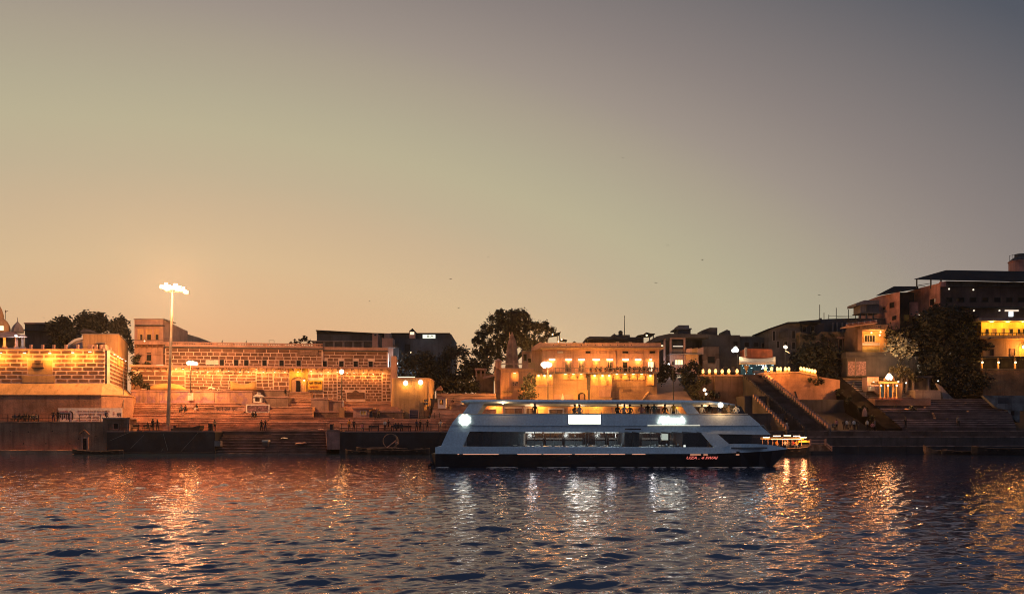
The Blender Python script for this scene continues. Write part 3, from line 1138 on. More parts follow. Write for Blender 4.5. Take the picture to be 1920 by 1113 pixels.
# ================================================================ THE CORNER BASTION
YB = 124.0
bas = thing('corner_bastion', 'tall corner bastion with yellow lit stone blocks in white joints and a sloping orange base', 'bastion', (X(60, YB), YB, 4.8))
xl, xc = X(-330, YB), X(200, YB)
cz = X(239, 143)
back = 144.0
zt, z1, z2, zb = Z(655.5, YB), Z(718.5, YB), Z(742, YB), 3.0
plan = [(xl, YB), (xc - 0.6, YB), (xc, YB + 0.9), (cz, 143.0), (xl, 143)]
low = [(xl, YB - 1.3), (xc - 0.2, YB - 1.3), (xc + 2.6, YB + 1.4), (cz + 2.0, 143.0), (xl, 143)]
low2 = [(xl, YB - 1.35), (xc - 0.1, YB - 1.35), (xc + 3.3, YB + 1.6), (cz + 2.2, 143.0), (xl, 143)]
MB().slab(plan, z1, zt).build('wall', JT, bas)
MB().slab(low, z2, z1 - 0.003, 0, plan).build('sloping_base', OCH, bas)
MB().slab(low2, zb, z2 - 0.003).build('lower_wall', mat('warm_rubble_wall', (.40, .205, .12), var=.35, scale=.35, streak=.45, bump=.5, col2=(.36, .19, .12)), bas)
MB().slab([(a, b - 0.12) for a, b in low2[:2]] + [(low2[2][0] + .1, low2[2][1] - .05)] + low2[3:], z2 + 0.002, z2 + 0.16).build('ledge', OCH, bas)
MB().slab([(a, b - 0.1) for a, b in plan[:2]] + [(plan[2][0] + .1, plan[2][1])] + plan[3:], zt + 0.002, zt + 0.14).build('cornice', PNK, bas)
wf = Wall((xl, YB), (xc - 0.6, YB))
rows_h = (zt - 0.1 - (z1 + 0.1)) / 8
ua, ub = wf.u(42), wf.u(103)
nz = [(ua, ub, z1 + 0.1, z1 + 0.1 + 2 * rows_h), (wf.u(52), wf.u(98), z1 + 2 * rows_h, Z(674, YB))]
block_courses(wf, bas, -40, 196.5, z1 + 0.1, zt - 0.1, 8, 1.72, 0.23, nz, jitter=0.06)
wside = Wall((xc, YB + 0.9), (cz, 143.0))
us = wside.len


def courses_u(Wl, parent, u0, u1, za, zb_, rows, blen, gap, **kw):
    class _W(Wall):
        pass
    k = _W.__new__(_W)
    k.__dict__ = dict(Wl.__dict__)
    k.u = lambda q: q
    block_courses(k, parent, u0, u1, za, zb_, rows, blen, gap, **kw)


courses_u(wside, bas, 0.25, us - 0.3, z1 + 0.1, zt - 0.1, 8, 1.6, 0.23, jitter=0.06)
MB().tube([(xc - 0.25, YB + 0.35, z1), (xc - 0.25, YB + 0.35, zt)], 0.12, 6).build('drain_pipe', IRN, bas)
# niche with the small relief and the painted base panel
mb = MB(wf)
mb.box(wf.u(53), wf.u(98), -0.05, 0.03, z1 + 2 * rows_h + 0.15, Z(675, YB))
nic = mb.build('niche', OCH, bas)
mb = MB(wf)
mb.box(wf.u(60), wf.u(83), 0.0, 0.22, Z(689, YB), Z(687, YB))
mb.box(wf.u(66), wf.u(78), 0.0, 0.2, Z(681, YB), Z(675, YB))
mb.box(wf.u(61), wf.u(82), 0.0, 0.12, Z(687, YB), Z(680, YB))
mb.build('relief', WAL, nic)
MB(wf).box(ua, ub, -0.05, 0.05, z1 + 0.1, z1 + 2 * rows_h - 0.05).build('painted_panel', OCH, bas)
# parapet posts and rails
for k, q in enumerate((55, 77, 98, 121, 143, 165, 170, 178, 187, 195)):
    ubox('parapet_post', X(q - 2, YB), X(q + 2, YB), YB + 0.25, YB + 0.6, zt + 0.142, Z(645.5, YB), PNK, bas)
MB().box(xl, xc - 0.8, YB + 0.4, YB + 0.45, zt + 0.5, zt + 0.55).build('parapet_rail', IRN, bas)
for q, y in ((203, 653), (207, 655), (213, 657)):
    p = wside.pt(wside.u(q), -0.5, zt)
    ubox('parapet_post', p.x - .15, p.x + .15, p.y - .15, p.y + .15, zt + 0.142, zt + 0.8, PNK, bas)


def wall_lamp(parent, Wl, u, z, power=60, col=SODIUM, out=0.35, wdt=0.32, h=0.16, g=None, light=True, r=0.12, drop=0.25):
    """A lamp fixed to a wall: bracket, hood and glowing glass, with its own light."""
    mb = MB(Wl)
    mb.box(u - 0.03, u + 0.03, 0.0, out + 0.1, z + h * 0.5 + 0.02, z + h * 0.5 + 0.07)
    mb.box(u - wdt * 0.55, u + wdt * 0.55, out - 0.12, out + 0.16, z + h * 0.5, z + h * 0.5 + 0.04)
    o = mb.build('wall_lamp', IRN, parent)
    MB(Wl).box(u - wdt / 2, u + wdt / 2, out - 0.08, out + 0.10, z - h / 2, z + h / 2 - 0.01).build('glass', g or G_WARM, o)
    if light:
        p = Wl.pt(u, out + 0.02, z - drop - h / 2)
        lamp(p, power * random.choice((0.45, 0.8, 1.0, 1.2, 1.6)), col, r, parent)
    return o


for q, py, pw in ((-70, 662, 170), (-20, 662, 170), (5, 662, 190), (50, 662, 150), (97, 662.5, 190), (140, 661.5, 210), (172, 660, 70)):
    wall_lamp(bas, wf, wf.u(q), Z(py, YB), pw, (1.0, 0.38, 0.045), out=0.55, wdt=0.4, drop=0.7)
for q in (208, 214.5, 219, 223, 229.5):
    u = wside.u(q)
    wall_lamp(bas, wside, u, zt - 0.5, 45, (1.0, 0.38, 0.045), out=0.5, wdt=0.4, drop=0.4)
MB().tube([P(232, 690, 126.8), P(231, 765, 124.2)], 0.05, 6).build('cable_pipe', IRN, bas)

# painted banner on the base of the bastion
ban = thing('painted_banner', 'white banner painted with Hindi lettering at the foot of the corner bastion', 'banner', P(165, 790, 122.5))
YN = YB - 1.39
ban_w = flat_wall(YN)
MB().pbox(108.5, 229, 764.5, 791, YN, 0.06).build('panel', WHT, ban)
red_ink = mat('red_sign_paint', (0.35, 0.06, 0.05), streak=0, bump=0)
brn_ink = mat('brown_sign_paint', (0.30, 0.15, 0.08), streak=0, bump=0)


def bt(s, px0, px1, pyt, pyb, m, bold=0.0):
    text('lettering', s, m, Z(pyt, YN) - Z(pyb, YN), X(px1, YN) - X(px0, YN), (X(px0, YN) + 200, Z(pyb, YN)), ban_w, ban, 0.01, bold=bold, v=0.01)


bt('नमािम', 111.5, 128, 769, 773, red_ink)
bt('गगा', 111.5, 131, 774, 786, INK, 0.02)
mb = MB(ban_w)
cur = [(131, 770.5), (134.5, 771.5), (136.3, 775), (136.5, 780), (135.5, 786)]
for (a, b), (c, d) in zip(cur[:-1], cur[1:]):
    mb.tube([(X(a, YN) + 200, 0.02, Z(b, YN)), (X(c, YN) + 200, 0.02, Z(d, YN))], 0.10, 5)
mb.build('curl_mark', INK, ban)
bt('जीवन दायी मा गगा को साफ रखना हम', 145, 206, 768.5, 772.5, brn_ink)
bt('सबका काम', 148, 204, 774.5, 778, brn_ink)
bt('गगा की धारा', 150, 186, 780, 783, brn_ink)
bt('नदी बचाओ जल बचाओ', 142, 186, 785, 788, brn_ink)
bt('ऽ', 212, 215, 771, 777, brn_ink)
bt('गगा', 219.5, 227.5, 774, 780.5, INK, 0.02)

# ================================================================ ABOVE AND BEHIND THE BASTION
rh = thing('roof_house', 'plain ochre roof house with one small window on top of the bastion', 'house', P(190, 660, 132))
Y = 132.0
px0, px1 = 155, 221.5
x0, x1 = X(px0, Y), X(px1, Y)
zt_, zb_ = Z(626.5, Y), 14.5
bk = (X(240, 146), 146.0)
MB().slab([(x0, Y), (x1, Y), bk, (x0, 146)], zb_, zt_).build('wall', OCH, rh)
MB().slab([(x0 - .15, Y - .15), (x1 + .15, Y - .15), (bk[0] + .15, 146), (x0 - .15, 146)], zt_ + .002, zt_ + 0.14).build('roof', CON, rh)
pwin(rh, 184, 193, 645, 657, Y, fr=CON)
MB().pbox(180.5, 196, 641.3, 643, Y - 0.5, 0.5).build('window_hood', CON, rh)
MB().pprism([(150, 622), (156, 616), (165, 617), (172, 622)], 139, 2.0).build('roof_shed', CND, rh)

va = thing('arched_vault', 'white arched vault roof beside the ochre roof house', 'arched roof', P(140, 655, 137))
Y = 137
ring = [(X(122 + 40 * (1 - math.cos(a)), Y), Z(657 - 26 * math.sin(a), Y)) for a in (PI / 2 * k / 8 for k in range(9))]
ring2 = [(X(126.5 + 35 * (1 - math.cos(a)), Y), Z(657 - 21 * math.sin(a), Y)) for a in (PI / 2 * k / 8 for k in range(9))]
MB().prism(ring + ring2[::-1], Y, Y + 4).build('arch', WHT, va)
MB().prism(ring2 + [(X(161.5, Y), Z(657, Y))], Y + 0.6, Y + 3).build('gable', mat('pale_lilac_plaster', (0.5, 0.38, 0.38), streak=0.2), va)

tp = thing('temple_pavilion', 'domed temple pavilion with columns at the far left edge behind the bastion', 'temple', P(10, 655, 133))
Y = 133.0
for q, w_, mm in ((-30, 5, PNK), (-8, 5, PNK), (8.5, 5.5, OCH), (31, 5, PNK), (43, 3.5, CON)):
    c = P(q, 652, Y)
    mb = MB()
    mb.lathe((c.x, c.y, c.z), [(0.42, 0), (0.42, .25), (0.26, .3), (0.22, 1.9), (0.36, 2.0), (0.36, 2.2)], 10)
    mb.build('column', mm, tp)
MB().hexa([P(-70, 632.5, Y - 1.3), P(51, 632.5, Y - 1.3), P(40, 629, Y + 5), P(-60, 629, Y + 5)], [P(-70, 631, Y - 1.3), P(51, 631, Y - 1.3), P(22, 621, Y + 1.5), P(-50, 621, Y + 1.5)]).build('eave', PNK, tp)
MB().pbox(-70, 48, 652, 656, Y - 1, 6).build('floor', PNK, tp)
MB().pbox(-60, 40, 632.6, 652, Y + 4.5, .3).build('back_wall', CND, tp)
c = P(-3, 621, Y + 2)
MB().lathe((c.x, c.y, c.z), [(1.75, -.2), (1.8, .3), (1.7, 1.0), (1.35, 1.7), (.95, 2.1), (.78, 2.3), (.85, 2.5), (.72, 3.1), (.5, 3.8), (.22, 4.4), (.1, 4.6), (.05, 5.4)], 20).build('dome', OCH, tp, smooth=True)
mb = MB()
mb.pbox(-2, 6, 610.5, 619, Y + 0.25, 0.1)
mb.build('dome_window', G_SOFT, tp)
c = P(33, 621, Y + 2.5)
MB().lathe((c.x, c.y, c.z), [(1.0, -.2), (.9, .5), (.62, 1.0), (.22, 1.5), (.06, 1.7), (.03, 2.4)], 8).build('spire', CON, tp)
o = MB().ball(tuple(P(30, 629, Y - 1.6)), 0.22, 8).build('ceiling_lamp', G_COOL, tp)
lamp(P(30, 630, Y - 2.2), 60, COOL, 0.2, tp)
lamp(P(8, 640, Y - 1.0), 60, SODIUM, 0.2, tp)
fp = thing('flag_pole', 'thin flag pole with a tiny pennant beside the temple dome', 'flag pole', P(10, 621, 137))
MB().tube([P(10, 625, 137), P(10, 581, 137)], 0.04, 5).build('pole', IRN, fp)
MB().pprism([(10.3, 582), (13.5, 583.5), (10.3, 585.5)], 137, 0.02).build('pennant', RED, fp)

db = thing('dark_house', 'dark flat roofed house behind the temple at far left', 'house', P(68, 655, 152))
MB().pbox(46.5, 100, 607, 662, 152, 10).build('wall', CND, db)
MB().pbox(44.5, 100, 604.5, 607, 151.5, 10.5).build('roof', PNK, db)
MB().pbox(40, 100, 617.2, 619, 151, 1.0).build('canopy', CND, db)

tree('leafy_tree', 'rounded dark tree standing between the dark house and the white vault', P(115, 655, 146), auto_lobes(84, 147, 591, 662, 146, 26, 13, 3), 4200, 0.30, 3)
tree('leafy_tree', 'broad dark tree crown highest above the ochre roof house', P(178, 650, 150), auto_lobes(142, 213, 582, 636, 150, 26, 12, 4) + px_lobes([(160, 638, 5), (172, 640, 4)], 150), 4200, 0.30, 4)
tree('leafy_tree', 'loose dark tree with sky gaps beside the palace pavilion', P(226, 670, 149), auto_lobes(196, 251, 588, 640, 149, 17, 8.5, 5) + px_lobes([(238, 640, 9), (243, 655, 8), (232, 650, 6)], 149), 2300, 0.28, 5)
# ================================================================ THE BRICK PATTERNED PALACE
pa = Vector((X(246, 137.2), 137.2))
PW = Wall((pa.x, pa.y), (X(734, 142.2), 142.2))                    # lower wall
off = PW.n * -3.2
UW = Wall((PW.a.x + off.x, PW.a.y + off.y), (PW.a.x + off.x + PW.d.x * PW.len, PW.a.y + off.y + PW.d.y * PW.len))   # upper wall, set back


def wz(W, px, py):
    return W.z(px, py)


ZE = wz(PW, 500, 689.5)                  # underside of the eave
ZB = 8.0
pal = thing('palace_terrace', 'long palace front of orange lit stone blocks in pale joints with an arched door', 'palace', PW.pt(PW.len / 2, 0, ZB))
MB(PW).box(0, PW.len, -6, 0, ZB, ZE + 0.05).build('wall', JT, pal)

ud0, ud1 = PW.u(542.5), PW.u(577)
hol_sign = (PW.u(576), PW.u(606), wz(PW, 590, 733), wz(PW, 590, 712))
hol_plq = (PW.u(649), PW.u(685), wz(PW, 667, 748), wz(PW, 667, 731))
hol_door = (ud0 - 0.1, ud1 + 0.1, ZB, ZE)
zt_c = ZE - 0.75
courses = lambda a, b, pyb, pyt, rows, bl, gap, holes=(), **kw: block_courses(PW, pal, a, b, wz(PW, (a + b) / 2, pyb), min(zt_c, wz(PW, (a + b) / 2, pyt)), rows, bl, gap, holes, **kw)
courses(262, 347, 737, 690, 5, 2.5, 0.15)
courses(347, 480, 735, 696, 7, 1.45, 0.13, jitter=0.2)
courses(480.5, 512, 731, 699, 5, 1.1, 0.15, even=True)
courses(512.5, 542, 731, 699, 4, 1.5, 0.18, jitter=0.35)
courses(577.5, 606, 745, 701, 6, 1.15, 0.14, [hol_sign])
courses(606.5, 632, 751, 701, 8, 0.8, 0.14, even=True)
courses(632.5, 716, 752, 697, 10, 0.98, 0.125, [hol_plq], jitter=0.08)
courses(716.5, 733, 752, 701, 8, 0.72, 0.15, even=True)

# scalloped eave on brackets
mb = MB(PW)
mb.box(0, PW.len + 0.4, -0.3, 0.95, ZE + 0.06, ZE + 0.28)
mb.build('eave_slab', PNK, pal)
mb = MB(PW)
mb.box(0, PW.len + 0.4, 0.80, 0.92, ZE - 0.10, ZE + 0.055)
mb.build('eave_drip', PNK, pal)
u = 1.0
k = 0
while u < PW.len:
    mb = MB(PW)
    mb.hexa([(u, 0, ZE - 0.75), (u + 0.22, 0, ZE - 0.75), (u + 0.22, 0.12, ZE - 0.75), (u, 0.12, ZE - 0.75)],
            [(u, 0, ZE + 0.055), (u + 0.22, 0, ZE + 0.055), (u + 0.22, 0.78, ZE + 0.055), (u, 0.78, ZE + 0.055)])
    mb.build('eave_bracket', PNK, pal)
    n = 6
    pts = [(u + 0.22, ZE + 0.05)] + [(u + 0.22 + 1.05 * (0.5 - 0.5 * math.cos(PI * i / n)), ZE + 0.02 - 0.32 + 0.30 * math.sin(PI * i / n)) for i in range(n + 1)] + [(u + 1.27, ZE + 0.05)]
    ob = MB(PW)
    nn = len(pts)
    ob._add([(a, 0.62, b) for a, b in pts] + [(a, 0.78, b) for a, b in pts], [tuple(range(nn)), tuple(range(2 * nn - 1, nn - 1, -1))] + [(i, (i + 1) % nn, nn + (i + 1) % nn, nn + i) for i in range(nn)], 0)
    ob.build('eave_scallop', CND, pal)  # dark colour puts the shade under the eave into the scallops
    u += 1.27
    k += 1

# arched door bay
MB(PW).box(ud0, ud1, -0.05, 0.12, ZB, ZE).build('door_bay', YEL, pal)
dz0, dz1 = wz(PW, 560, 734.5), wz(PW, 560, 706.5)
uc, ur = (PW.u(546) + PW.u(573)) / 2, (PW.u(573) - PW.u(546)) / 2
zs = dz1 - ur * 0.62
arc = [(uc - ur * math.cos(PI * i / 12), zs + ur * 0.62 * math.sin(PI * i / 12)) for i in range(13)]
mb = MB(PW)
mb._add([(a, 0.135, b) for a, b in [(uc - ur, dz0)] + arc + [(uc + ur, dz0)]], [tuple(range(15))], 0)
alc = mb.build('door_alcove', OCH, pal)
mb = MB(PW)
for i in range(12):
    (a, b), (c, d) = arc[i], arc[i + 1]
    mb.hexa([(a, 0.12, b), (c, 0.12, d), (c, 0.3, d), (a, 0.3, b)], [(uc + (a - uc) * 1.12, 0.12, b + .14), (uc + (c - uc) * 1.12, 0.12, d + .14), (uc + (c - uc) * 1.12, 0.3, d + .14), (uc + (a - uc) * 1.12, 0.3, b + .14)])
mb.box(uc - ur * 1.12, uc - ur, 0.12, 0.3, dz0, zs).box(uc + ur, uc + ur * 1.12, 0.12, 0.3, dz0, zs)
mb.build('arch_surround', YEL, pal)
opening(pal, PW, PW.u(555.5), PW.u(564), dz0 + 0.05, wz(PW, 560, 713.5), fr=PNK, name='door', v=0.15)
MB(PW).box(PW.u(538), PW.u(580), 0.0, 1.0, dz0 - 0.3, dz0).build('door_sill', PNK, pal)
MB(PW).ball((PW.u(571), 0.55, wz(PW, 571, 713)), 0.16, 8).build('door_lamp', G_WARM, pal)
lamp(PW.pt(PW.u(571), 0.6, wz(PW, 571, 714)), 70, SODIUM, 0.16, pal)

# yellow sign, plaque
sg = tag(link('palace_sign', None, PW.pt(PW.u(591), 0.2, wz(PW, 591, 733))), 'yellow board with dark Hindi lettering right of the arched palace door', 'sign board')
MB(PW).box(PW.u(578), PW.u(604.5), 0.10, 0.18, wz(PW, 591, 730.5), wz(PW, 591, 713)).build('board', SIG, sg)
h_ = wz(PW, 591, 714) - wz(PW, 591, 730)
text('lettering', 'श्री निरजनी', INK, h_ * 0.42, PW.u(603) - PW.u(580), (PW.u(580), wz(PW, 591, 721.3)), PW, sg, 0.02, v=0.19)
text('lettering', 'अखाडा', red_ink, h_ * 0.22, PW.u(597) - PW.u(580), (PW.u(580), wz(PW, 591, 727)), PW, sg, 0.02, v=0.19)
MB(PW).box(PW.u(577), PW.u(606), 0.02, 0.5, wz(PW, 591, 733.2), wz(PW, 591, 732)).build('shelf', CON, sg)
pq = tag(link('wall_plaque', None, PW.pt(PW.u(667), 0.1, wz(PW, 667, 747))), 'brown carved plaque with scrolled top on the right part of the palace wall', 'plaque')
ps = [(650.5, 747), (650.5, 735.5), (655, 735), (660, 735.5), (663, 733), (667, 730.8), (671, 733), (674, 735.5), (680, 735), (683.5, 735.5), (683.5, 747)]
mb = MB(PW)
q_ = [(PW.u(a), wz(PW, a, b)) for a, b in ps]
nn = len(q_)
mb._add([(a, -0.05, b) for a, b in q_] + [(a, 0.12, b) for a, b in q_], [tuple(range(nn)), tuple(range(2 * nn - 1, nn - 1, -1))] + [(i, (i + 1) % nn, nn + (i + 1) % nn, nn + i) for i in range(nn)], 0)
mb.build('tablet', mat('brown_plaque', (0.14, 0.07, 0.05), var=0.3, scale=2.0, streak=0.3), pq)
for k in range(3):
    MB(PW).box(PW.u(653), PW.u(681), 0.121, 0.135, wz(PW, 667, 739.5 + 2.4 * k), wz(PW, 667, 738.6 + 2.4 * k)).build('carved_line', SB, pq)

# plinth
MB(PW).box(PW.u(641), PW.u(734), 0, 0.55, ZB, wz(PW, 690, 753)).build('plinth', OCH, pal)

# eave lamps
lamps_px = [(322, 692, 120), (332, 691, 120), (345, 692, 110), (371, 697, 40), (391, 697, 50), (411, 695, 60), (430, 695.5, 35), (451, 697, 45), (467, 697, 35), (482, 692.5, 60), (495, 697, 35), (516, 697, 35),
            (535, 698, 35), (559.5, 697, 60), (584, 695.5, 60), (603, 702, 130), (616, 697, 50), (633, 697, 40), (652, 699, 40), (664, 699, 45), (682, 699, 40), (700, 701, 55), (718, 700, 45)]
for i, (q, py, pw) in enumerate(lamps_px):
    wall_lamp(pal, PW, PW.u(q), wz(PW, q, py), pw * 0.5, SODIUM, out=0.5, wdt=0.2, h=0.10, drop=0.45, g=G_WARM)

# ---- upper storey, two wings
for (pa0, pa1, lab, zoff, seed) in ((310, 605, 'left upper palace wing of brown blocks in pale joints with small dark windows', 0.0, 1), (605.6, 727, 'right upper palace wing of brown blocks, set slightly back', -0.25, 2)):
    u0, u1 = UW.u(pa0), UW.u(pa1)
    zbase = ZE + 0.28
    left = seed == 1
    zt_ = UW.z(460, 653.5) if left else UW.z(665, 658.5)
    vv = 0.0 if left else -0.35
    wing = thing('palace_wing', lab, 'palace wing', UW.pt((u0 + u1) / 2, 0, zbase))
    UWv = UW if left else Wall((UW.a.x - UW.n.x * .35, UW.a.y - UW.n.y * .35), (UW.a.x - UW.n.x * .35 + UW.d.x * 10, UW.a.y - UW.n.y * .35 + UW.d.y * 10))
    MB(UWv).box(u0, u1, -8, 0, zbase - 0.2, zt_).build('wall', JT, wing)
    wpx = (397, 416, 443, 462, 496, 528, 560) if left else (609, 640, 667, 695)
    holes = []
    for q in wpx:
        a, b = UWv.u(q - 3.6), UWv.u(q + 3.6)
        za, zc = zbase + 0.35, zbase + 1.35
        holes.append((a - 0.15, b + 0.15, za - 0.1, zc + 0.1))
        opening(wing, UWv, a, b, za, zc, fr=CON, t=0.07)
    rh_ = (zt_ - zbase - 0.15) / (5 if left else 5)
    cw = lambda z0_, z1_, rows, bl, gap, **kw: courses_u(UWv, wing, u0 + 0.1, u1 - 0.15, z0_, z1_, rows, bl, gap, holes=holes, **kw)
    cw(zbase + 0.1, zbase + 0.1 + 2 * rh_, 2, 1.35, 0.11, jitter=0.3)
    cw(zbase + 0.1 + 2 * rh_, zbase + 0.1 + 4 * rh_, 2, 1.25 if left else 1.9, 0.115, jitter=0.25)
    cw(zbase + 0.1 + 4 * rh_, zt_ - 0.05, 1, 2.0, 0.115, jitter=0.08)
    if left:
        MB(UWv).box(UWv.u(558), UWv.u(597), 0.13, 0.17, zbase + 2.3, zbase + 3.4).build('faded_notice', WAL, wing)
        for q in range(3):
            MB(UWv).box(UWv.u(563), UWv.u(585 - 3 * q), 0.171, 0.18, zbase + 3.1 - 0.28 * q, zbase + 3.2 - 0.28 * q).build('notice_line', PNK, wing)
        MB(UWv).box(UWv.u(386), UWv.u(410), 0.125, 0.17, zbase + 0.45, zbase + 1.3).build('lit_notice', WHT, wing)
    # cornice, balustrade
    MB(UWv).box(u0 - 0.1, u1 + 0.1, -0.6, 0.35, zt_ + 0.002, zt_ + 0.22).build('cornice', CND, wing)
    zr = UW.z(460, 642.5) if left else UW.z(665, 650.5)
    zb2 = zt_ + 0.222
    MB(UWv).box(u0, u1, -0.3, 0.12, zb2, zb2 + 0.42).build('parapet', PNK, wing)
    MB(UWv).box(u0, u1, -0.3, 0.14, zr - 0.16, zr).build('balustrade_rail', PNK, wing)
    n = int((u1 - u0) / 0.42)
    for k in range(n):
        uu = u0 + 0.2 + k * 0.42
        if k % 7 == 6:
            p = UWv.pt(uu, -0.09, (zb2 + .422 + zr - .16) / 2)
            link('balustrade_pier', unit_box(PNK), p, wing, UWv.rot, (0.5, 0.38, zr - .16 - zb2 - .422))
        else:
            p = UWv.pt(uu, -0.09, (zb2 + .422 + zr - .16) / 2)
            link('baluster', unit_box(PNK), p, wing, UWv.rot, (0.17, 0.16, zr - .16 - zb2 - .422))
    if left:
        mb = MB(UWv)
        for a, b in ((416, 641.5), (461, 642)):
            c = (UWv.u(a), -0.1, zr)
            mb.tube([c, (c[0] + .05, -0.1, zr + .25), (c[0] + .18, -0.1, zr + .5)], [.10, .09, .05], 6)
        mb.build('finial', CND, wing)
        mb = MB(UWv)
        ua_, ub_ = UWv.u(504), UWv.u(514)
        mb.box(ua_, ua_ + .06, -.15, -.09, zr, zr + .5).box(ub_ - .06, ub_, -.15, -.09, zr, zr + .5).box(ua_, ub_, -.15, -.09, zr + .5, zr + .56)
        mb.build('roof_frame', IRN, wing)

# ---- pavilion block at the palace's left end
Y = 142.0
pv = thing('palace_pavilion', 'upper palace pavilion with three square openings and a long blank side wall', 'pavilion', P(280, 690, Y))
x0, x1 = X(252, Y), X(306, Y)
plan = [(x0, Y), (x1, Y), (X(352, 158), 158), (x0 + 2, 158)]
plan2 = [(X(352, 158), 158.003), (X(372, 163), 163), (X(402, 174), 174), (x0, 174), (x0, 158.003)]
zt_ = Z(599, Y)
MB().slab(plan, Z(700, Y), zt_).build('wall', PNK, pv)
MB().slab(plan2, Z(690, Y), zt_ - 0.6).build('rear_wall', CON, pv)
MB().pbox(250.5, 307.5, 597, 599, Y - 0.15, 5).build('cornice', CON, pv)
MB().pbox(253, 305, 608.5, 610.5, Y - 0.8, 0.8).build('window_hood', CND, pv)
for a, b in ((258, 270), (273, 286), (289, 299)):
    f = pwin(pv, a, b, 616, 637.5, Y, fr=PNK, pane=OCH)
    MB().pbox(a + (5 if a == 258 else 3), b - (2 if a == 289 else 3), 627, 637.5, Y - 0.02, 0.03).build('doorway', GLD, f)
MB().pbox(251, 317, 640.5, 645, Y - 1.4, 1.4).build('balcony', PNK, pv)
mb = MB()
for q in (255, 265, 275, 285, 295, 305):
    mb.hexa([P(q, 652, Y - .4), P(q + 2, 652, Y - .4), P(q + 2, 652, Y), P(q, 652, Y)], [P(q, 645.1, Y - 1.3), P(q + 2, 645.1, Y - 1.3), P(q + 2, 645.1, Y), P(q, 645.1, Y)])
mb.build('balcony_bracket', PNK, pv)
ubox('balcony_rail', X(251, Y - 1.35), X(317, Y - 1.35), Y - 1.36, Y - 1.3, Z(637.6, Y - 1.35), Z(636.8, Y - 1.35), WAL, pv)
MB().ball(tuple(P(271, 639, Y - 1.1)), 0.14, 8).build('balcony_lamp', G_WARM, pv)
lamp(P(271, 639, Y - 1.2), 25, SODIUM, 0.1, pv)
MB().pbox(256, 312, 663.2, 664.6, Y - 0.15, 0.15).build('string_course', PNK, pv)
pwin(pv, 275, 284, 661, 676, Y, fr=PNK)
mb = MB()
for q, w_ in ((259, 1), (292, 14)):
    mb.pbox(q, q + w_, 683.5, 685.3, Y - 0.6, 0.25)
mb.build('tube_light', G_SOFT, pv)
MB().pbox(252, 345, 690, 745, Y - 1.2, 1.1).build('lower_wall', WAL, pv)
tree('wall_shrub', 'dark shrub growing from the palace wall beside the bastion', P(252, 724, 135.8), px_lobes([(250, 712, 9), (258, 706, 9), (247, 700, 7), (262, 716, 8), (272, 722, 7), (280, 727, 5)], 135.8, .5), 900, 0.2, 21, LEB, 0.08, cat='shrub')
tree('wall_shrub', 'small dark plant rooted high in the wall under the palace pavilion', P(256, 690, 141.2), px_lobes([(252, 672, 6), (259, 668, 5), (254, 680, 6), (277, 684, 7), (268, 690, 5)], 141.0, .3), 600, 0.2, 22, LEB, 0.06, cat='shrub')
tree('roof_shrub', 'sparse shrub against the sky behind the palace balustrade', P(566, 652, 150), px_lobes([(553, 641, 5), (563, 638, 5), (572, 635, 6), (580, 641, 5), (545, 643, 3)], 150, .5), 160, 0.28, 23, LEA, 0.06, cat='shrub')

# tarpaulin covered boats on the upper terrace
for i, (a, b, yb, yt, lab, mm) in enumerate(((282, 352, 730.5, 718, 'orange lit tarpaulin covered heap under the paired street lamp', CLO), (432, 481, 731, 714.5, 'orange tarpaulin stretched over a long load beside the brick bays', CLO))):
    Yt = 135.6
    t = thing('covered_load', lab, 'covered load', P((a + b) / 2, yb, Yt))
    rings = []
    for k in range(9):
        q = k / 8
        px = a + (b - a) * q
        prof = (math.sin(PI * min(1, .12 + .88 * q)) ** .6 if i == 0 else 1 - .35 * math.sin(PI * q) ** 2)
        hh = (yb - yt) * prof
        rings.append([P(px, yb, Yt - .8), P(px, yb - hh * .6, Yt - .7), P(px, yb - hh, Yt - .1), P(px, yb - hh * .9, Yt + .6), P(px, yb, Yt + .9)])
    MB().loft(rings).build('tarpaulin', mm, t, smooth=True)
    MB().pbox(a + 4, b - 4, yb - 0.2, yb + 1.2, Yt - .6, 1.2).build('platform', WDK, t)
heap('grey and white heap of sacks beside the orange tarpaulin', 398, 731, 135, 14, 9, CLT, 8, 'sack heap', 'sack_heap')
heap('flat pale cloth heap at the foot of the orange tarpaulin', 424, 732, 134.6, 14, 4, PNK, 9, 'cloth heap', 'cloth_heap')

# ================================================================ ROUND ORANGE BASTION
Y = 131.0
rb = thing('round_bastion', 'round cornered orange plaster bastion with two glaring lamps and a metal door', 'bastion', P(770, 788, Y))


def rplan(px0, px1, Yf, dep, r0, r1, n=6):
    xa, xb = X(px0, Yf), X(px1, Yf)
    pts = []
    for k in range(n + 1):
        a = PI / 2 * k / n
        pts.append((xa + r0 - r0 * math.cos(a), Yf + r0 - r0 * math.sin(a)))
    for k in range(n + 1):
        a = PI / 2 * k / n
        pts.append((xb - r1 + r1 * math.sin(a), Yf + r1 - r1 * math.cos(a)))
    return pts + [(xb, Yf + dep), (xa, Yf + dep)]


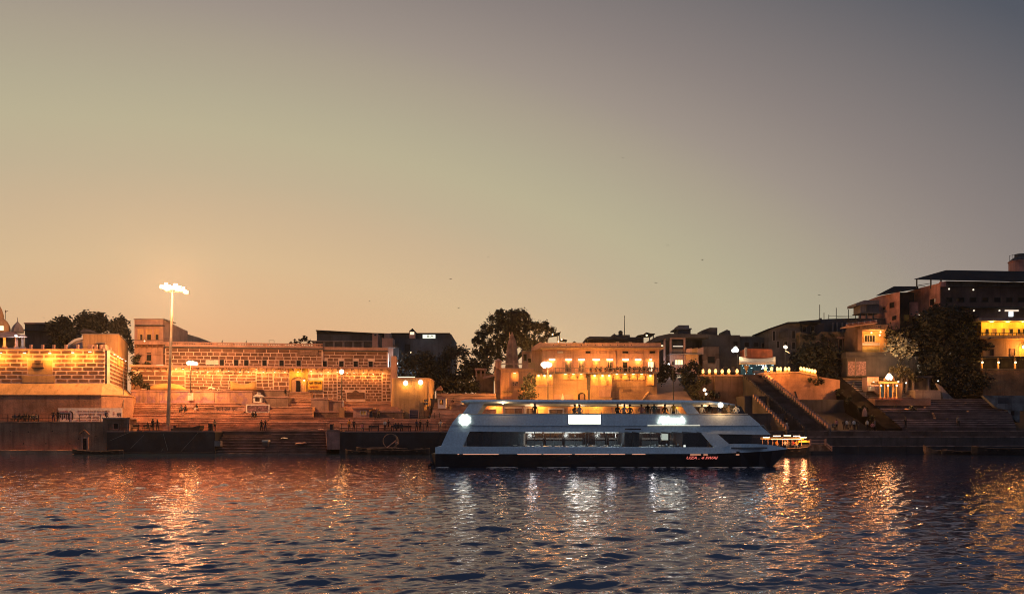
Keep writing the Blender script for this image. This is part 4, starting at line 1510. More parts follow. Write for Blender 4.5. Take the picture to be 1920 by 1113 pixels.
MB().slab(rplan(731, 808, Y, 9, .6, 2.6), 4.0, Z(709.5, Y + .4), 0, rplan(734, 805, Y + .4, 8.6, .6, 2.4)).build('wall', OCH, rb)
MB().slab(rplan(733.3, 805.6, Y + .32, 8.7, .6, 2.4), Z(709.3, Y + .4), Z(707.5, Y + .4)).build('coping', PNK, rb)
MB().slab(rplan(733.5, 805.4, Y + .34, 8.7, .6, 2.4), Z(713.6, Y + .4), Z(712.4, Y + .4)).build('string_course', OCH, rb)
rbw = Wall((-100, Y + 0.25), (100, Y + 0.25))
for q, py, pw in ((761, 716.5, 170), (789, 715.0, 150)):
    o = wall_lamp(rb, rbw, X(q, Y + .25) + 100, Z(py, Y), pw, (1.0, 0.48, 0.1), out=0.55, wdt=0.55, h=0.3, drop=0.35, r=0.25, g=G_FLOOD)
    MB().ball((X(q, Y), Y - .32, Z(py + 1.5, Y)), 0.42, 12, sz=1.1).build('lamp_globe', G_FLOOD, o)
MB().tube([P(803, 714, Y + 1.6), P(806, 770, Y + 1.0)], 0.07, 6).build('drain_pipe', PNK, rb)
dfm = pwin(rb, 768.5, 784, 768.2, 789, Y - .03, fr=PNK, pane=mat('violet_grey_shutter', (0.13, 0.10, 0.12), rough=0.5, metal=.3, streak=.2), name='door')
for k in range(5):
    MB().pbox(769, 783.5, 771 + 3.2 * k, 771.6 + 3.2 * k, Y - .09, 0.05).build('shutter_rib', GLD, dfm)
MB().pbox(768.5, 784, 764, 767.6, Y - .1, 0.15).build('door_lintel', OCH, rb)
for k in range(2):
    s_ = MB().pbox(795, 803, 748.3 + 5.8 * k, 752.6 + 5.8 * k, Y + .1, 0.3).build('notice_plate', INK, rb)
    w_ = Wall((-100, Y + .1), (100, Y + .1))
    text('lettering', ('सावधान', 'गहरा')[k], WHT, 0.22, 0.55, (X(796, Y) + 100, Z(751.8 + 5.8 * k, Y)), w_, s_, 0.005, v=0.004)
tube_ = MB().pbox(746, 778, 705.6, 707.2, Y + 4, .2)
tube_.build('tube_light', G_SOFT, rb)
MB().pbox(733, 742, 667, 714, Y + 6, 2).build('stair_wall', PNK, rb)

# ================================================================ DARK BLOCKS BEHIND THE PALACE
Y = 172.0
dh = thing('dark_long_house', 'long dark flat roofed building rising behind the palace balustrade', 'building', P(650, 660, Y))
MB().pbox(594, 716, 626, 668, Y, 14).build('wall', BLU, dh)
MB().pprism([(592, 618.2), (700, 623.8), (735, 624.5), (735, 626), (700, 625.6), (592, 620)], Y - .8, 15).build('roof', ROF, dh)
MB().pprism([(593.5, 620), (716, 625.9), (716, 626), (593.5, 626)], Y + .2, 10).build('roof_gable', ROF, dh)
MB().pbox(583, 700, 638.4, 640.4, Y - 6, 5).build('terrace_slab', CON, dh)
MB().pbox(586, 700, 640.4, 652, Y - 5.7, 4).build('terrace_wall', CND, dh)
for k in range(6):
    MB().pbox(588 + 18 * k, 592 + 18 * k, 640.5, 651, Y - 5.85, .3).build('terrace_pier', CON, dh)
Y = 160.0
for a, b, c, d, nm, lab in ((698, 708.5, 625.5, 652, 'concrete_shaft', 'pale concrete roof shaft standing tallest left of the stair boxes'), (716, 736.5, 633.5, 652, 'stair_box', 'pale concrete stair box behind the right palace wing'),):
    t = thing(nm, lab, 'roof structure', P((a + b) / 2, d, Y))
    MB().pbox(a, b, c, d, Y, 3).build('body', PNK, t)
    if nm == 'stair_box':
        MB().pbox(720, 732, 624.5, 633.3, Y + .3, 2).build('upper_box', CON, t)
    else:
        pwin(t, 702, 705, 626.5, 629, Y, fr=CON)
dt = thing('blue_block', 'big blue grey block with a lit panel and a small lit roof turret', 'building', P(790, 705, 165))
Y = 165.0
MB().pbox(735.5, 846, 626, 720, Y, 16).build('wall', BLU, dt)
MB().pbox(733, 843.5, 623.8, 626, Y - .6, 17).build('roof', ROF, dt)
MB().pbox(750, 847.5, 635, 700, Y - 1.5, 1.4).build('front_block', BLU, dt)
MB().pbox(759, 769, 645, 706, Y - 1.65, .1).build('recess', GLD, dt)
for a, b, c, d, mm in ((769, 773.5, 659, 662, G_SOFT), (768, 776, 685, 694, GLD), (784, 791.5, 685, 694, GLD), (783, 789, 657, 664, GLD), (800, 807, 657, 664, GLD), (801, 808, 685, 694, GLD)):
    pwin(dt, a, b, c, d, Y - 1.5, fr=CND, pane=mm)
mb = MB()
mb.pbox(767.5, 778, 621, 634, Y - 1.9, 2)
tu = mb.build('turret', PNK, dt)
MB().pprism([(766.5, 621), (779, 621), (773.2, 615)], Y - 2.2, 2.6).build('turret_roof', ROF, tu)
MB().pbox(769, 776.5, 622, 627, Y - 1.95, .1).build('turret_window', G_SOFT, tu)
pn = MB().pbox(792.5, 816, 627, 633.6, Y - 2.0, .4).build('lit_panel', glow('lit_sign_panel', (0.9, .95, .75), 1.1), dt)
w_ = flat_wall(Y - 2.0)
text('lettering', 'ILA', INK, .5, 1.3, (X(801, Y - 2) + 200, Z(632.3, Y - 2)), w_, pn, .01, v=.01)
lamp(P(775, 700, Y - 3), 60, COOL, .2, dt)
Y = 150.0
sd_ = thing('side_house', 'narrow pink side house with a white floodlight beside the right palace wing', 'house', P(735, 700, Y))
MB().pbox(722, 737, 652, 712, Y, 5).build('wall', PNK, sd_)
MB().pprism([(737, 645), (748, 652), (748, 712), (737, 712)], Y + 1, 4).build('side_wall', CND, sd_)
pwin(sd_, 724, 731, 677, 690, Y, fr=CON)
MB().pbox(721, 741, 650.5, 652, Y - .3, 5.3).build('roof', CON, sd_)
o = MB().ball(tuple(P(743.5, 681, Y - 1)), 0.28, 8).build('floodlight', G_COOL, sd_)
lamp(P(745, 682, Y - 1.5), 150, COOL, 0.2, sd_)
for i, (a, b) in enumerate(((575, 590), (548, 597))):
    pass
# ================================================================ TREES AND STAIRS BEHIND THE FERRY'S STERN
tree('leafy_tree', 'dark tree beside the round orange bastion', P(790, 742, 146), auto_lobes(742, 830, 650, 740, 146, 26, 15, 31), 3000, 0.32, 31)
tree('leafy_tree', 'dark tree at the middle of the black grove above the pale stairs', P(850, 745, 149), auto_lobes(800, 900, 642, 742, 149, 28, 16, 32), 3200, 0.32, 32)
tree('leafy_tree', 'dark tree at the right of the grove, left of the temple platform', P(900, 745, 148), auto_lobes(868, 934, 668, 742, 148, 20, 13, 33), 2200, 0.32, 33)
tree('leafy_tree', 'low dark tree under the black grove by the river stairs', P(830, 748, 141), auto_lobes(802, 905, 705, 748, 141, 18, 12, 34), 1900, 0.28, 34, LEB)
big = [(960, 602, 13), (945, 598, 12), (975, 600, 12), (928, 606, 11), (992, 610, 11), (912, 620, 10), (1006, 618, 10), (900, 632, 9), (1020, 614, 8), (1030, 622, 8), (893, 640, 8), (910, 650, 10), (925, 640, 10), (940, 622, 12),
       (958, 620, 12), (976, 622, 11), (930, 656, 10), (946, 640, 9), (995, 634, 9), (1010, 640, 8), (1000, 655, 8), (900, 662, 10), (915, 668, 10), (985, 650, 8), (1022, 636, 6), (972, 640, 9), (985, 640, 7), (935, 672, 8), (1012, 665, 6), (950, 655, 6), (960, 590, 8), (938, 590, 7), (984, 594, 6)]
tree('banyan_tree', 'huge spreading tree with sky gaps behind the temple spire', P(955, 705, 168), px_lobes([(a + r * .75 * math.cos(i * 2.4 + k * 1.57), b + r * .7 * math.sin(i * 2.4 + k * 1.57), r * (.5 + .16 * ((i + k) % 3))) for i, (a, b, r) in enumerate(big) for k in range(4)], 168, 2.5, 7), 21000, 0.25, 35, trunk_r=0.6)

Y = 127.5
rows = []
for k in range(12):
    Y0 = 127.0 + 0.85 * k
    rows.append((806 + 1.2 * k, 930, Y0, Y0 + 1.2, 3.0, Z(790, 127) + 0.42 * (k + 1)))
flight('grove_stairs', 'pale lit stone stairs climbing under the dark grove behind the stern', rows, mat('pale_step_stone', (0.42, 0.26, 0.18), var=0.3, streak=0, rnd=.15))
rows = [(636, 930, 122.2 + .7 * k, 123.2 + .7 * k if k < 5 else 127.2, 1.8, Z(808, 121.5) + .36 * (k + 1)) for k in range(6)]
flight('promenade_steps', 'low dark promenade steps behind the long black quay', rows, STP)
sw = thing('wayside_shrine', 'small pale roadside shrine with an orange figure at the left of the grove stairs', 'shrine', P(828, 760, 131))
Y = 130.5
MB().pbox(821, 836, 746.5, 765, Y, 1.2).build('body', WHT, sw)
MB().pprism([(819.5, 746.5), (837.5, 746.5), (829, 742)], Y - .2, 1.6).build('roof', PNK, sw)
MB().pbox(824, 830.5, 749, 758, Y - .03, .1).build('niche', GLD, sw)
c = P(827, 757, Y - .1)
MB().lathe((c.x, c.y, c.z), [(.16, 0), (.2, .25), (.12, .45), (.13, .6), (.02, .72)], 8).build('figure', CLO, sw)
kb = thing('wall_stub', 'short dark wall stub beside the grove stairs', 'wall', P(815, 765, 133))
MB().pbox(806, 820, 747, 765, 133, 1).build('body', CND, kb)
hp = thing('hut_roof', 'small hut with two pale sloping roofs among the black grove', 'hut', P(822, 732, 139))
MB().pprism([(816, 731), (828, 731), (829, 727), (820, 727)], 137.5, 1.5).build('roof', PNK, hp)
MB().pprism([(821, 726.5), (829, 726.5), (826, 722.5)], 138, 1.0).build('upper_roof', PNK, hp)
MB().pbox(818, 827, 731, 745, 138, 1).build('wall', CND, hp)
st = thing('stair_pavilion', 'stone pavilion and stair wall half hidden left of the temple platform', 'pavilion', P(905, 745, 144))
MB().pbox(893, 925, 700, 745, 145, 4).build('wall', WAL, st)
MB().pbox(890, 912, 690, 693, 143, 3).build('roof', PNK, st)
for q in (893, 902, 909):
    MB().pbox(q - 1.2, q + 1.2, 693, 706, 143.4, .4).build('column', PNK, st)
MB().pprism([(905, 706), (930, 700), (930, 704), (905, 710)], 142.5, .5).build('stair_rail', PNK, st)

# ================================================================ TEMPLE PLATFORM AND SPIRE
Y = 138.0
tpf = thing('temple_platform', 'square orange plastered platform with balustrade and boards under the stone spire', 'platform', P(965, 760, Y))
MB().pbox(938.5, 1003, 691.5, 770, Y, 14).build('wall', mat('orange_ochre_wall', (0.55, 0.285, 0.15), var=.25, scale=.3, streak=.45, bump=.3), tpf)
MB().pprism([(926, 686), (938.4, 691.5), (938.4, 770), (930, 770)], Y + .6, 12).build('side_wall', WAL, tpf)
MB().pbox(936.5, 1004, 689.4, 691.4, Y - .25, 14).build('cornice', PNK, tpf)
for a, b in ((940, 955.5), (958, 974), (976, 990)):
    mb = MB()
    mb.pbox(a, a + .7, 697, 723, Y - .06, .1).pbox(b - .7, b, 697, 723, Y - .06, .1).pbox(a, b, 696.2, 697, Y - .06, .1)
    mb.build('wall_panel', PNK, tpf)
for k, q in enumerate((938.5, 964, 989)):
    MB().pbox(q - 1.6, q + 1.6, 676, 689.2, Y + .1, .4).build('balustrade_post', PNK, tpf)
MB().pbox(940.2, 962.3, 680.5, 682.5, Y + .15, .3).build('balustrade_rail', PNK, tpf)
MB().pbox(965.7, 987.3, 680.5, 682.5, Y + .15, .3).build('balustrade_rail', PNK, tpf)
MB().pbox(990.7, 1003, 679, 689.2, Y + .1, 2).build('corner_block', OCH, tpf)
MB().lathe(tuple(P(934, 690, Y + 1)), [(.55, 0), (.6, .7), (.45, 1.1), (.8, 1.2), (.1, 1.7)], 8).build('corner_kiosk', PNK, tpf)
wl_ = Wall((-100, Y), (100, Y))
wall_lamp(tpf, wl_, X(965, Y) + 100, Z(699.5, Y), 45, SODIUM, out=.4, wdt=.4, drop=.3)
b1 = thing('ghat_sign', 'pale board with dark bold lettering low on the temple platform', 'sign board', P(951, 737, Y - .1))
MB().pbox(940.5, 963, 732.2, 738.2, Y - .08, .07).build('board', OCH, b1)
w_ = flat_wall(Y - .08)
text('lettering', 'Gulariya Ghat', INK, .24, 1.76, (X(942, Y) + 200, Z(735.6, Y)), w_, b1, .01, bold=.01, v=.01)
text('lettering', 'वाराणसी', brn_ink, .12, 1.2, (X(942.5, Y) + 200, Z(737.6, Y)), w_, b1, .01, v=.01)
b2 = thing('notice_board', 'square dark spotted notice board under the lamp of the temple platform', 'notice board', P(966, 723, Y - .1))
MB().pbox(960.5, 971.5, 714.8, 723, Y - .08, .07).build('board', PNK, b2)
mb = MB()
for a, b, c, d in ((961.5, 963.5, 716, 719), (965, 967, 718, 720), (968, 971, 715.5, 718), (961.5, 963.5, 720.5, 722), (966, 968, 721, 722.4)):
    mb.pbox(a, b, c, d, Y - .1, .03)
mb.build('painted_mark', INK, b2)
text('lettering', 'शिव मदिर', brn_ink, .3, 1.6, (X(944, Y) + 200, Z(728.5, Y)), flat_wall(Y), tpf, .01, v=.005)

spm = mat('carved_pink_stone', (0.24, 0.135, 0.115), var=.25, scale=.8, streak=.4, bump=.5)
shk = thing('temple_spire', 'tall tapering carved stone temple spire in front of the big tree', 'temple spire', P(960, 690, 143))
Y = 143.0
c = P(960, 690, Y)
prof = [(11.5, 690), (11.2, 680), (11, 668), (10, 656), (8.3, 645), (6.5, 638), (4.2, 632), (2.6, 628.5)]


def sq_ring(px, rpx, py, Yc, star=0.16):
    r = rpx * Yc / F
    cx, cz_ = X(px, Yc), Z(py, Yc)
    pts = []
    for k in range(16):
        a = 2 * PI * (k + .5) / 16
        m_ = max(abs(math.cos(a)), abs(math.sin(a)))
        q = r / m_ * (1 - (star if k % 2 else 0))
        q = min(q, r * 1.22)
        pts.append((cx + q * math.cos(a), Yc + q * math.sin(a), cz_))
    return pts


MB().loft([sq_ring(960, r, y, Y) for r, y in prof]).build('tower', spm, shk)
for dx, top, base, rr_ in ((-8, 655, 690, 4.2), (8, 655, 690, 4.2), (-3.5, 647, 680, 4.0), (4, 647, 680, 4.0)):
    MB().loft([sq_ring(960 + dx, r, y, Y - .75) for r, y in ((rr_, base), (rr_, base - 14), (rr_ * .75, base - 22), (rr_ * .4, top + 3), (.4, top))]).build('side_spire', spm, shk)
cc = P(960, 629, Y)
MB().lathe((cc.x, cc.y, cc.z), [(.24, 0), (.32, .12), (.24, .25), (.08, .35), (.12, .5), (.03, .75)], 10).build('finial', spm, shk)
MB().tube([P(955.5, 640, Y), P(955.5, 622.5, Y)], .05, 5).build('flag_staff', PNK, shk)
for k in range(3):
    MB().pbox(947 + .6 * k, 973 - .6 * k, 686 - 8 * k, 687.5 - 8 * k, Y - 1.2 + .05 * k, 2.3).build('moulding', spm, shk)
hs = thing('small_house', 'small dark pink house between the spire and the orange mansion', 'house', P(993, 690, 150))
MB().pbox(979, 1006, 659, 692, 150, 4).build('wall', PNK, hs)
MB().pbox(977.5, 1006, 656.8, 659, 149.6, 4.4).build('roof', CON, hs)
pwin(hs, 982, 987, 664, 676, 150, fr=CON)
pwin(hs, 990, 999, 672, 679, 150, fr=CON)
tree('wall_shrub', 'bushy purple grey shrub standing before the temple platform', P(990, 765, 135.5), px_lobes([(985, 710, 6), (994, 706, 7), (990, 720, 9), (980, 728, 6), (996, 728, 8), (988, 738, 10), (977, 745, 7), (999, 742, 9), (984, 752, 8)], 135.5, .5), 1500, .2, 36, LEB, .08, cat='shrub')
tree('wall_shrub', 'small glowing yellow shrub beside the mansion corner lamp', P(1002, 750, 136.5), px_lobes([(1000, 706, 4), (1002, 714, 4), (1002, 721, 3.5)], 136.5, .3), 260, .16, 37, LEB, .05, cat='shrub')

# ================================================================ ORANGE MANSION
Y = 140.0
man = thing('orange_mansion', 'long orange lit riverside mansion with a lamp row over its balcony', 'mansion', P(1120, 760, Y))
mcol = mat('mansion_plaster', (0.60, 0.32, 0.21), var=.22, scale=.3, streak=.4, bump=.3)
mst = mat('mansion_stone', (0.40, 0.24, 0.14), var=.3, scale=.4, streak=.4, bump=.4)
MB().pbox(1017, 1236, 655, 697, Y, 12).build('upper_wall', mcol, man)
MB().pprism([(997, 655), (1016.9, 655), (1016.9, 760), (1003, 760)], Y + 2, 10).build('side_wall', mcol, man)
MB().pbox(1004, 1232, 697.3, 775, Y - .9, 12.5).build('lower_wall', mst, man)
MB().slab([(X(1014, Y), Y - .7), (X(1243, Y), Y - .7), (X(1240, Y), Y + 12), (X(1000, Y), Y + 12)], Z(655, Y) + .003, Z(651.5, Y)).build('cornice', OCH, man)
MB().pbox(1016, 1239, 642.5, 651.4, Y - .25, .5).build('parapet', PNK, man)
MB().pprism([(997, 651), (1012, 641), (1016, 641), (1016, 652), (997, 657)], Y + .4, 11).build('side_parapet', PNK, man)
for q in (1038, 1050, 1062, 1090, 1101, 1116, 1130, 1144, 1158, 1171, 1184):
    MB().pbox(q - .7, q + .7, 645.8, 647.4, Y - .27, .1).build('parapet_hole', GLD, man)
ml = Wall((-100, Y), (100, Y))
U = lambda q: X(q, Y) + 100
for a, b, mm in ((1045, 1056, WHT), (1098, 1108, GLD), (1167, 1178, GLD), (1218, 1228, GLD)):
    pwin(man, a, b, 658, 662, Y, fr=PNK, pane=mm)
for q in (1064, 1113, 1130, 1147, 1185, 1199):
    pwin(man, q - 5, q + 5, 659, 661.5, Y, fr=PNK, pane=mcol)
for i, q in enumerate((1035, 1066, 1090, 1117.5, 1143, 1172.5, 1196, 1219.5)):
    wall_lamp(man, ml, U(q), Z(674, Y), 80 if q != 1219.5 else 40, SODIUM, out=.3, wdt=(1.1 if q not in (1117.5, 1219.5) else (1.25 if q == 1117.5 else .35)), h=.3, drop=.1, g=G_FLOOD, r=.2)
for a, b, mm, br in ((1060, 1071, CND, 3), (1085, 1096, CND, 3), (1112, 1123, OCH, 3), (1139, 1147, GLD, 1), (1168, 1176, GLD, 0), (1215, 1225, G_SOFT, 3)):
    pwin(man, a, b, 678, 696, Y, fr=PNK, pane=mm, bars=br)
for q in (1075, 1108, 1155, 1206):
    MB().pbox(q - .5, q + .5, 656, 697, Y - .1, .1).build('pipe', PNK, man)
# balcony, planters
MB().pbox(1040, 1234, 697.2, 699.8, Y - 2.0, 1.9).build('balcony', CON, man)
MB().pbox(1040, 1234, 688.8, 689.8, Y - 1.95, .08).build('balcony_rail', CON, man)
for k in range(28):
    MB().pbox(1041 + k * 7.1, 1042 + k * 7.1, 689.8, 697.2, Y - 1.94, .06).build('balcony_post', CON, man)
rnd_ = random.Random(3)
for i, q in enumerate(range(1108, 1226, 9)):
    t = thing('potted_plant', '%s potted plant from the left along the mansion balcony' % ORD[i], 'potted plant', P(q, 697.1, Y - 1.3), 'potted plants on the mansion balcony')
    b_ = P(q, 697.1, Y - 1.3)
    MB().lathe((b_.x, b_.y, b_.z), [(.14, 0), (.2, .28), (.22, .3)], 8).build('pot', RED, t)
    mb = MB()
    leaf_cloud(mb, [(b_.x, b_.y, b_.z + .55, .36), (b_.x + .15, b_.y, b_.z + .75, .25)], 60, .13, rnd_)
    mb.build('foliage', LEA, t, recalc=False)
# lower storey bays
for a, b, z_, pw in ((1005, 1014.5, 0, 110), (1014.8, 1027, 0, 160), (1027.3, 1037, 0, 60), (1108, 1122, 0, 150), (1122.3, 1137, 0, 260), (1137.3, 1147, 0, 120), (1213, 1226, 0, 150)):
    bay = MB().pbox(a, b, 702, 722, Y - 1.25, .35).build('lit_bay', OCH, man)
    mb = MB()
    mb.pbox(a - .4, a + .8, 700.5, 722, Y - 1.5, .25).pbox(b - .8, b + .4, 700.5, 722, Y - 1.5, .25)
    mb.build('bay_pier', OCH, man)
    lq = (a + b) / 2
    o = MB().ball(tuple(P(lq, 703.8, Y - 1.7)), .2, 8).build('bay_lamp', G_WARM, man)
    lamp(P(lq, 706.5, Y - 1.75), pw * .55, SODIUM, .2, man)
MB().pbox(1003.5, 1038, 722.2, 724, Y - 1.7, .8).build('bay_ledge', PNK, man)
MB().pbox(1106.5, 1148.5, 722.2, 724, Y - 1.7, .8).build('bay_ledge', PNK, man)
MB().pbox(1003.5, 1037, 724, 775, Y - 1.6, .7).build('bay_base', mst, man)
MB().pbox(1107, 1148, 724, 775, Y - 1.6, .7).build('bay_base', mst, man)
MB().pbox(1100.5, 1106.8, 703, 775, Y - 1.1, .22).build('recess', CND, man)
for grp in ((1054, 1098, 3), (1150, 1212, 4)):
    n = grp[2]
    for k in range(n):
        a = grp[0] + (grp[1] - grp[0]) * k / n
        b = grp[0] + (grp[1] - grp[0]) * (k + 1) / n - 2
        q, r = (a + b) / 2, (b - a) / 2
        arc = [(q - r, 712)] + [(q - r * math.cos(PI * i / 8), 709 - 6.5 * math.sin(PI * i / 8)) for i in range(9)] + [(q + r, 712)]
        MB().pprism(arc, Y - 1.02, .1).build('blind_arch', OCH, man)
        MB().pbox(q - 2, q + 2, 700.4, 701.6, Y - 1.25, .3).build('arch_lamp', G_WARM, man)
        lamp(P(q, 703.6, Y - 1.5), 26, SODIUM, .15, man)
        mb = MB()
        mb.hexa([P(b, 708, Y - 1.0), P(b + 2, 708, Y - 1.0), P(b + 2, 708, Y - .9), P(b, 708, Y - .9)], [P(b, 700, Y - 1.7), P(b + 2, 700, Y - 1.7), P(b + 2, 700, Y - .9), P(b, 700, Y - .9)])
        mb.build('bracket', PNK, man)
for a, b, c, d, mm in ((1168, 1184, 729, 733.5, WAL), (1039, 1075, 739, 748, PNK), (1123, 1146, 730, 744, PNK)):
    MB().pbox(a, b, c, d, Y - (1.02 if a != 1123 else 1.72), .15).build('faded_panel', mm, man)
for k in range(7):
    MB().pbox(1038 if k % 2 else 1150, 1098 if k % 2 else 1212, 714 + 5 * k, 714.5 + 5 * k, Y - .93, .05).build('stone_course', PNK, man)
q, r = 1090.5, 7
arc = [(q - r, 775)] + [(q - r * math.cos(PI * i / 10), 741 - 5.5 * math.sin(PI * i / 10)) for i in range(11)] + [(q + r, 775)]
ad = MB().pprism([(q - 12, 775), (q - 12, 731), (q + 12, 731), (q + 12, 775)], Y - 1.15, .3).build('door_surround', OCH, man)
MB().pprism(arc, Y - 1.18, .1).build('arched_door', GLD, man)
MB().pprism([(q - 3, 775), (q - 3, 739), (q + 3, 737), (q + 5, 741), (q + 5, 775)], Y - 1.2, .05).build('door_leaf', WAL, man)
o = thing('little_shrine', 'tiny white cone shrine at the foot of the mansion wall', 'shrine', P(1055, 750, Y - 2))
c = P(1055, 750, Y - 2)
MB().lathe((c.x, c.y, c.z), [(.3, 0), (.3, .3), (.22, .5), (.1, .9), (.02, 1.2)], 8).build('cone', WHT, o)

# roof things on the mansion
Y = 147.0
gz = thing('roof_gazebo', 'small roof gazebo with curved roof and lights at the mansion left end', 'gazebo', P(1040, 645, Y))
for q in (1027, 1045, 1049):
    MB().pbox(q - .7, q + .7, 624, 648, Y + (q % 3), .2).build('post', CON, gz)
MB().pprism([(1020, 628), (1030, 625.5), (1040, 624.8), (1052, 621.5), (1050, 625), (1042, 627), (1030, 628)], Y - .6, 3.4).build('roof', ROF, gz)
for a, b in ((1036, 625.3), (1053, 634.5), (1047, 638.5)):
    MB().ball(tuple(P(a, b + 1.5, Y - .8)), .16, 8).build('string_lamp', G_WARM, gz)
    lamp(P(a, b + 2.5, Y - 1), 22, SODIUM, .15, gz)
MB().pprism([(1051, 634), (1064, 637), (1063, 639), (1051, 638)], Y - .3, 2).build('lower_roof', ROF, gz)
for i, (q, w_) in enumerate(((1077, 6), (1096, 5))):
    t = thing('roof_cone', ('wider', 'narrower')[i] + ' small dark canopy peak just above the mansion parapet', 'canopy', P(q, 645, 150))
    MB().lathe(tuple(P(q, 645, 150)), [(w_ * .1, 0), (w_ * .06, .35), (.02, .6)], 8).build('canopy', CND, t)
Y = 156.0
sl = thing('roof_slab_house', 'dark low roof building behind the mansion parapet', 'house', P(1150, 645, Y))
MB().pbox(1103, 1206, 632, 650, Y, 8).build('wall', CND, sl)
MB().pprism([(1098, 634), (1106, 630.3), (1150, 631), (1206, 632), (1206, 635), (1098, 636)], Y - 1, 9).build('roof', CND, sl)
MB().pbox(1148, 1181, 627.5, 632, Y + .5, 4).build('penthouse', BLU, sl)
MB().lathe(tuple(P(1152, 632, Y)), [(.3, 0), (.3, .5), (.1, .7)], 8).build('vent', CND, sl)
tk = thing('water_tank', 'small round dark water tank on the low roof building', 'water tank', P(1163.5, 628, Y + 1))
c = P(1163.5, 628.5, Y + 1)
MB().lathe((c.x, c.y, c.z), [(.40, 0), (.42, .1), (.42, .75), (.36, .82), (.15, .95)], 12).build('tank', ROF, tk)
an = thing('antenna_mast', 'thin antenna mast rising above the mansion roof', 'antenna', P(1171, 628, Y))
MB().tube([P(1171, 630, Y), P(1171, 594, Y)], [.09, .05], 5).build('mast', IRN, an)
MB().ball(tuple(P(1171, 593, Y)), .13, 6).build('tip', IRN, an)
g2 = thing('roof_gazebo', 'dark roof gazebo with one lamp at the mansion right end', 'gazebo', P(1215, 645, Y))
for q in (1206, 1218, 1225):
    MB().pbox(q - .8, q + .8, 627, 645, Y + (q % 2), .2).build('post', CND, g2)
MB().pprism([(1196, 628), (1206, 626.5), (1212, 622.5), (1220, 624.5), (1229, 625), (1226, 628), (1206, 629)], Y - .6, 3.4).build('roof', ROF, g2)
MB().ball(tuple(P(1212.5, 628.5, Y - .7)), .2, 8).build('lamp_globe', G_WARM, g2)
for i, (q, w_) in enumerate(((1158, 6), (1182, 6))):
    t = thing('parapet_lamp', ('left', 'right')[i] + ' one of two small floodlights lying on the mansion parapet', 'floodlight', P(q, 642.4, 139.9))
    MB().pbox(q - 3, q + 3, 639.8, 642.3, 139.8, .3).build('housing', CON, t)

# ramp and bushes
rm = thing('stone_ramp', 'smooth sloping masonry ramp right of the mansion with a tall thin pole', 'ramp', P(1250, 760, 136))
mb = MB()
mb._add([P(1196, 760, 134), P(1305, 760, 134), P(1262, 697, 150), P(1246, 697, 150), P(1200, 790, 134), P(1300, 790, 134), P(1262, 790, 151), P(1246, 790, 151)],
        [(0, 1, 2, 3), (4, 5, 6, 7), (0, 1, 5, 4), (1, 2, 6, 5), (2, 3, 7, 6), (3, 0, 4, 7)], 0)
mb.build('slope', mat('ramp_masonry', (0.26, 0.16, 0.12), var=.2, scale=.5, streak=.2), rm)
mb = MB()
mb.hexa([P(1196, 759.5, 133.9), P(1200, 759.5, 133.9), P(1248, 697.5, 149.6), P(1245, 697.5, 149.6)], [P(1196, 756, 133.9), P(1200, 756, 133.9), P(1248, 695, 149.6), P(1245, 695, 149.6)])
mb.build('kerb', OCH, rm)
pl_ = thing('thin_pole', 'tall thin dark pole standing before the stone ramp', 'pole', P(1262.5, 760, 133))
MB().tube([P(1263, 765, 133), P(1261.5, 678, 133)], [.11, .07], 6).build('shaft', IRN, pl_)
MB().pbox(1260, 1263.5, 677, 683, 132.9, .2).build('lamp_housing', IRN, pl_)
tree('wall_shrub', 'dark shrub at the right end of the mansion balcony', P(1240, 720, 141), px_lobes([(1240, 692, 9), (1250, 688, 9), (1258, 696, 9), (1233, 702, 8), (1247, 703, 9), (1262, 706, 8), (1240, 712, 7)], 141, .8), 1100, .24, 41, LEB, .1, cat='shrub')
tree('wall_shrub', 'large dark shrub between the ramp and the lantern row', P(1290, 740, 140), px_lobes([(1300, 682, 10), (1290, 690, 10), (1308, 692, 9), (1282, 702, 9), (1298, 704, 10), (1284, 716, 9), (1300, 718, 8), (1290, 726, 8), (1276, 694, 7)], 140, .8), 1500, .24, 42, LEA, .12, cat='shrub')
tree('wall_shrub', 'low shrub with a glowing globe above the ferry roof', P(1315, 755, 137.5), px_lobes([(1318, 712, 8), (1328, 714, 7), (1308, 724, 8), (1300, 738, 8), (1306, 746, 7), (1335, 738, 8), (1345, 742, 6), (1318, 748, 7), (1298, 728, 6)], 137.5, .6), 1300, .22, 43, LEB, .1, cat='shrub')

# lit wall seen under the ferry roof
Y = 131.5
lw = thing('riverside_wall', 'bright orange riverside wall with white framed openings seen under the ferry roof', 'wall', P(1090, 785, Y))
MB().pbox(885, 1300, 752, 800, Y, 1.0).build('wall', OCH, lw)
MB().pbox(884, 1301, 750.4, 751.9, Y - .15, 1.3).build('coping', PNK, lw)
lww = flat_wall(Y)
for a, b, c, d in ((946, 982, 765, 786), (987, 1000, 765, 786), (1030, 1055, 767, 786), (1206, 1238, 766, 786)):
    pwin(lw, a, b, c, d, Y, fr=WHT, pane=WAL, t=.2, bars=1)
for q in (942, 980, 1064, 1148, 1240, 1290):
    MB().pbox(q - 1.4, q + 1.4, 752, 800, Y - .2, .2).build('pier', PNK, lw)
for q, pw in ((930, 110), (1012, 100), (1085, 130), (1118, 130), (1175, 130), (1262, 120)):
    wall_lamp(lw, lww, X(q, Y) + 200, Z(758.6, Y), pw, SODIUM, out=.5, wdt=.4, h=.14, drop=.3)
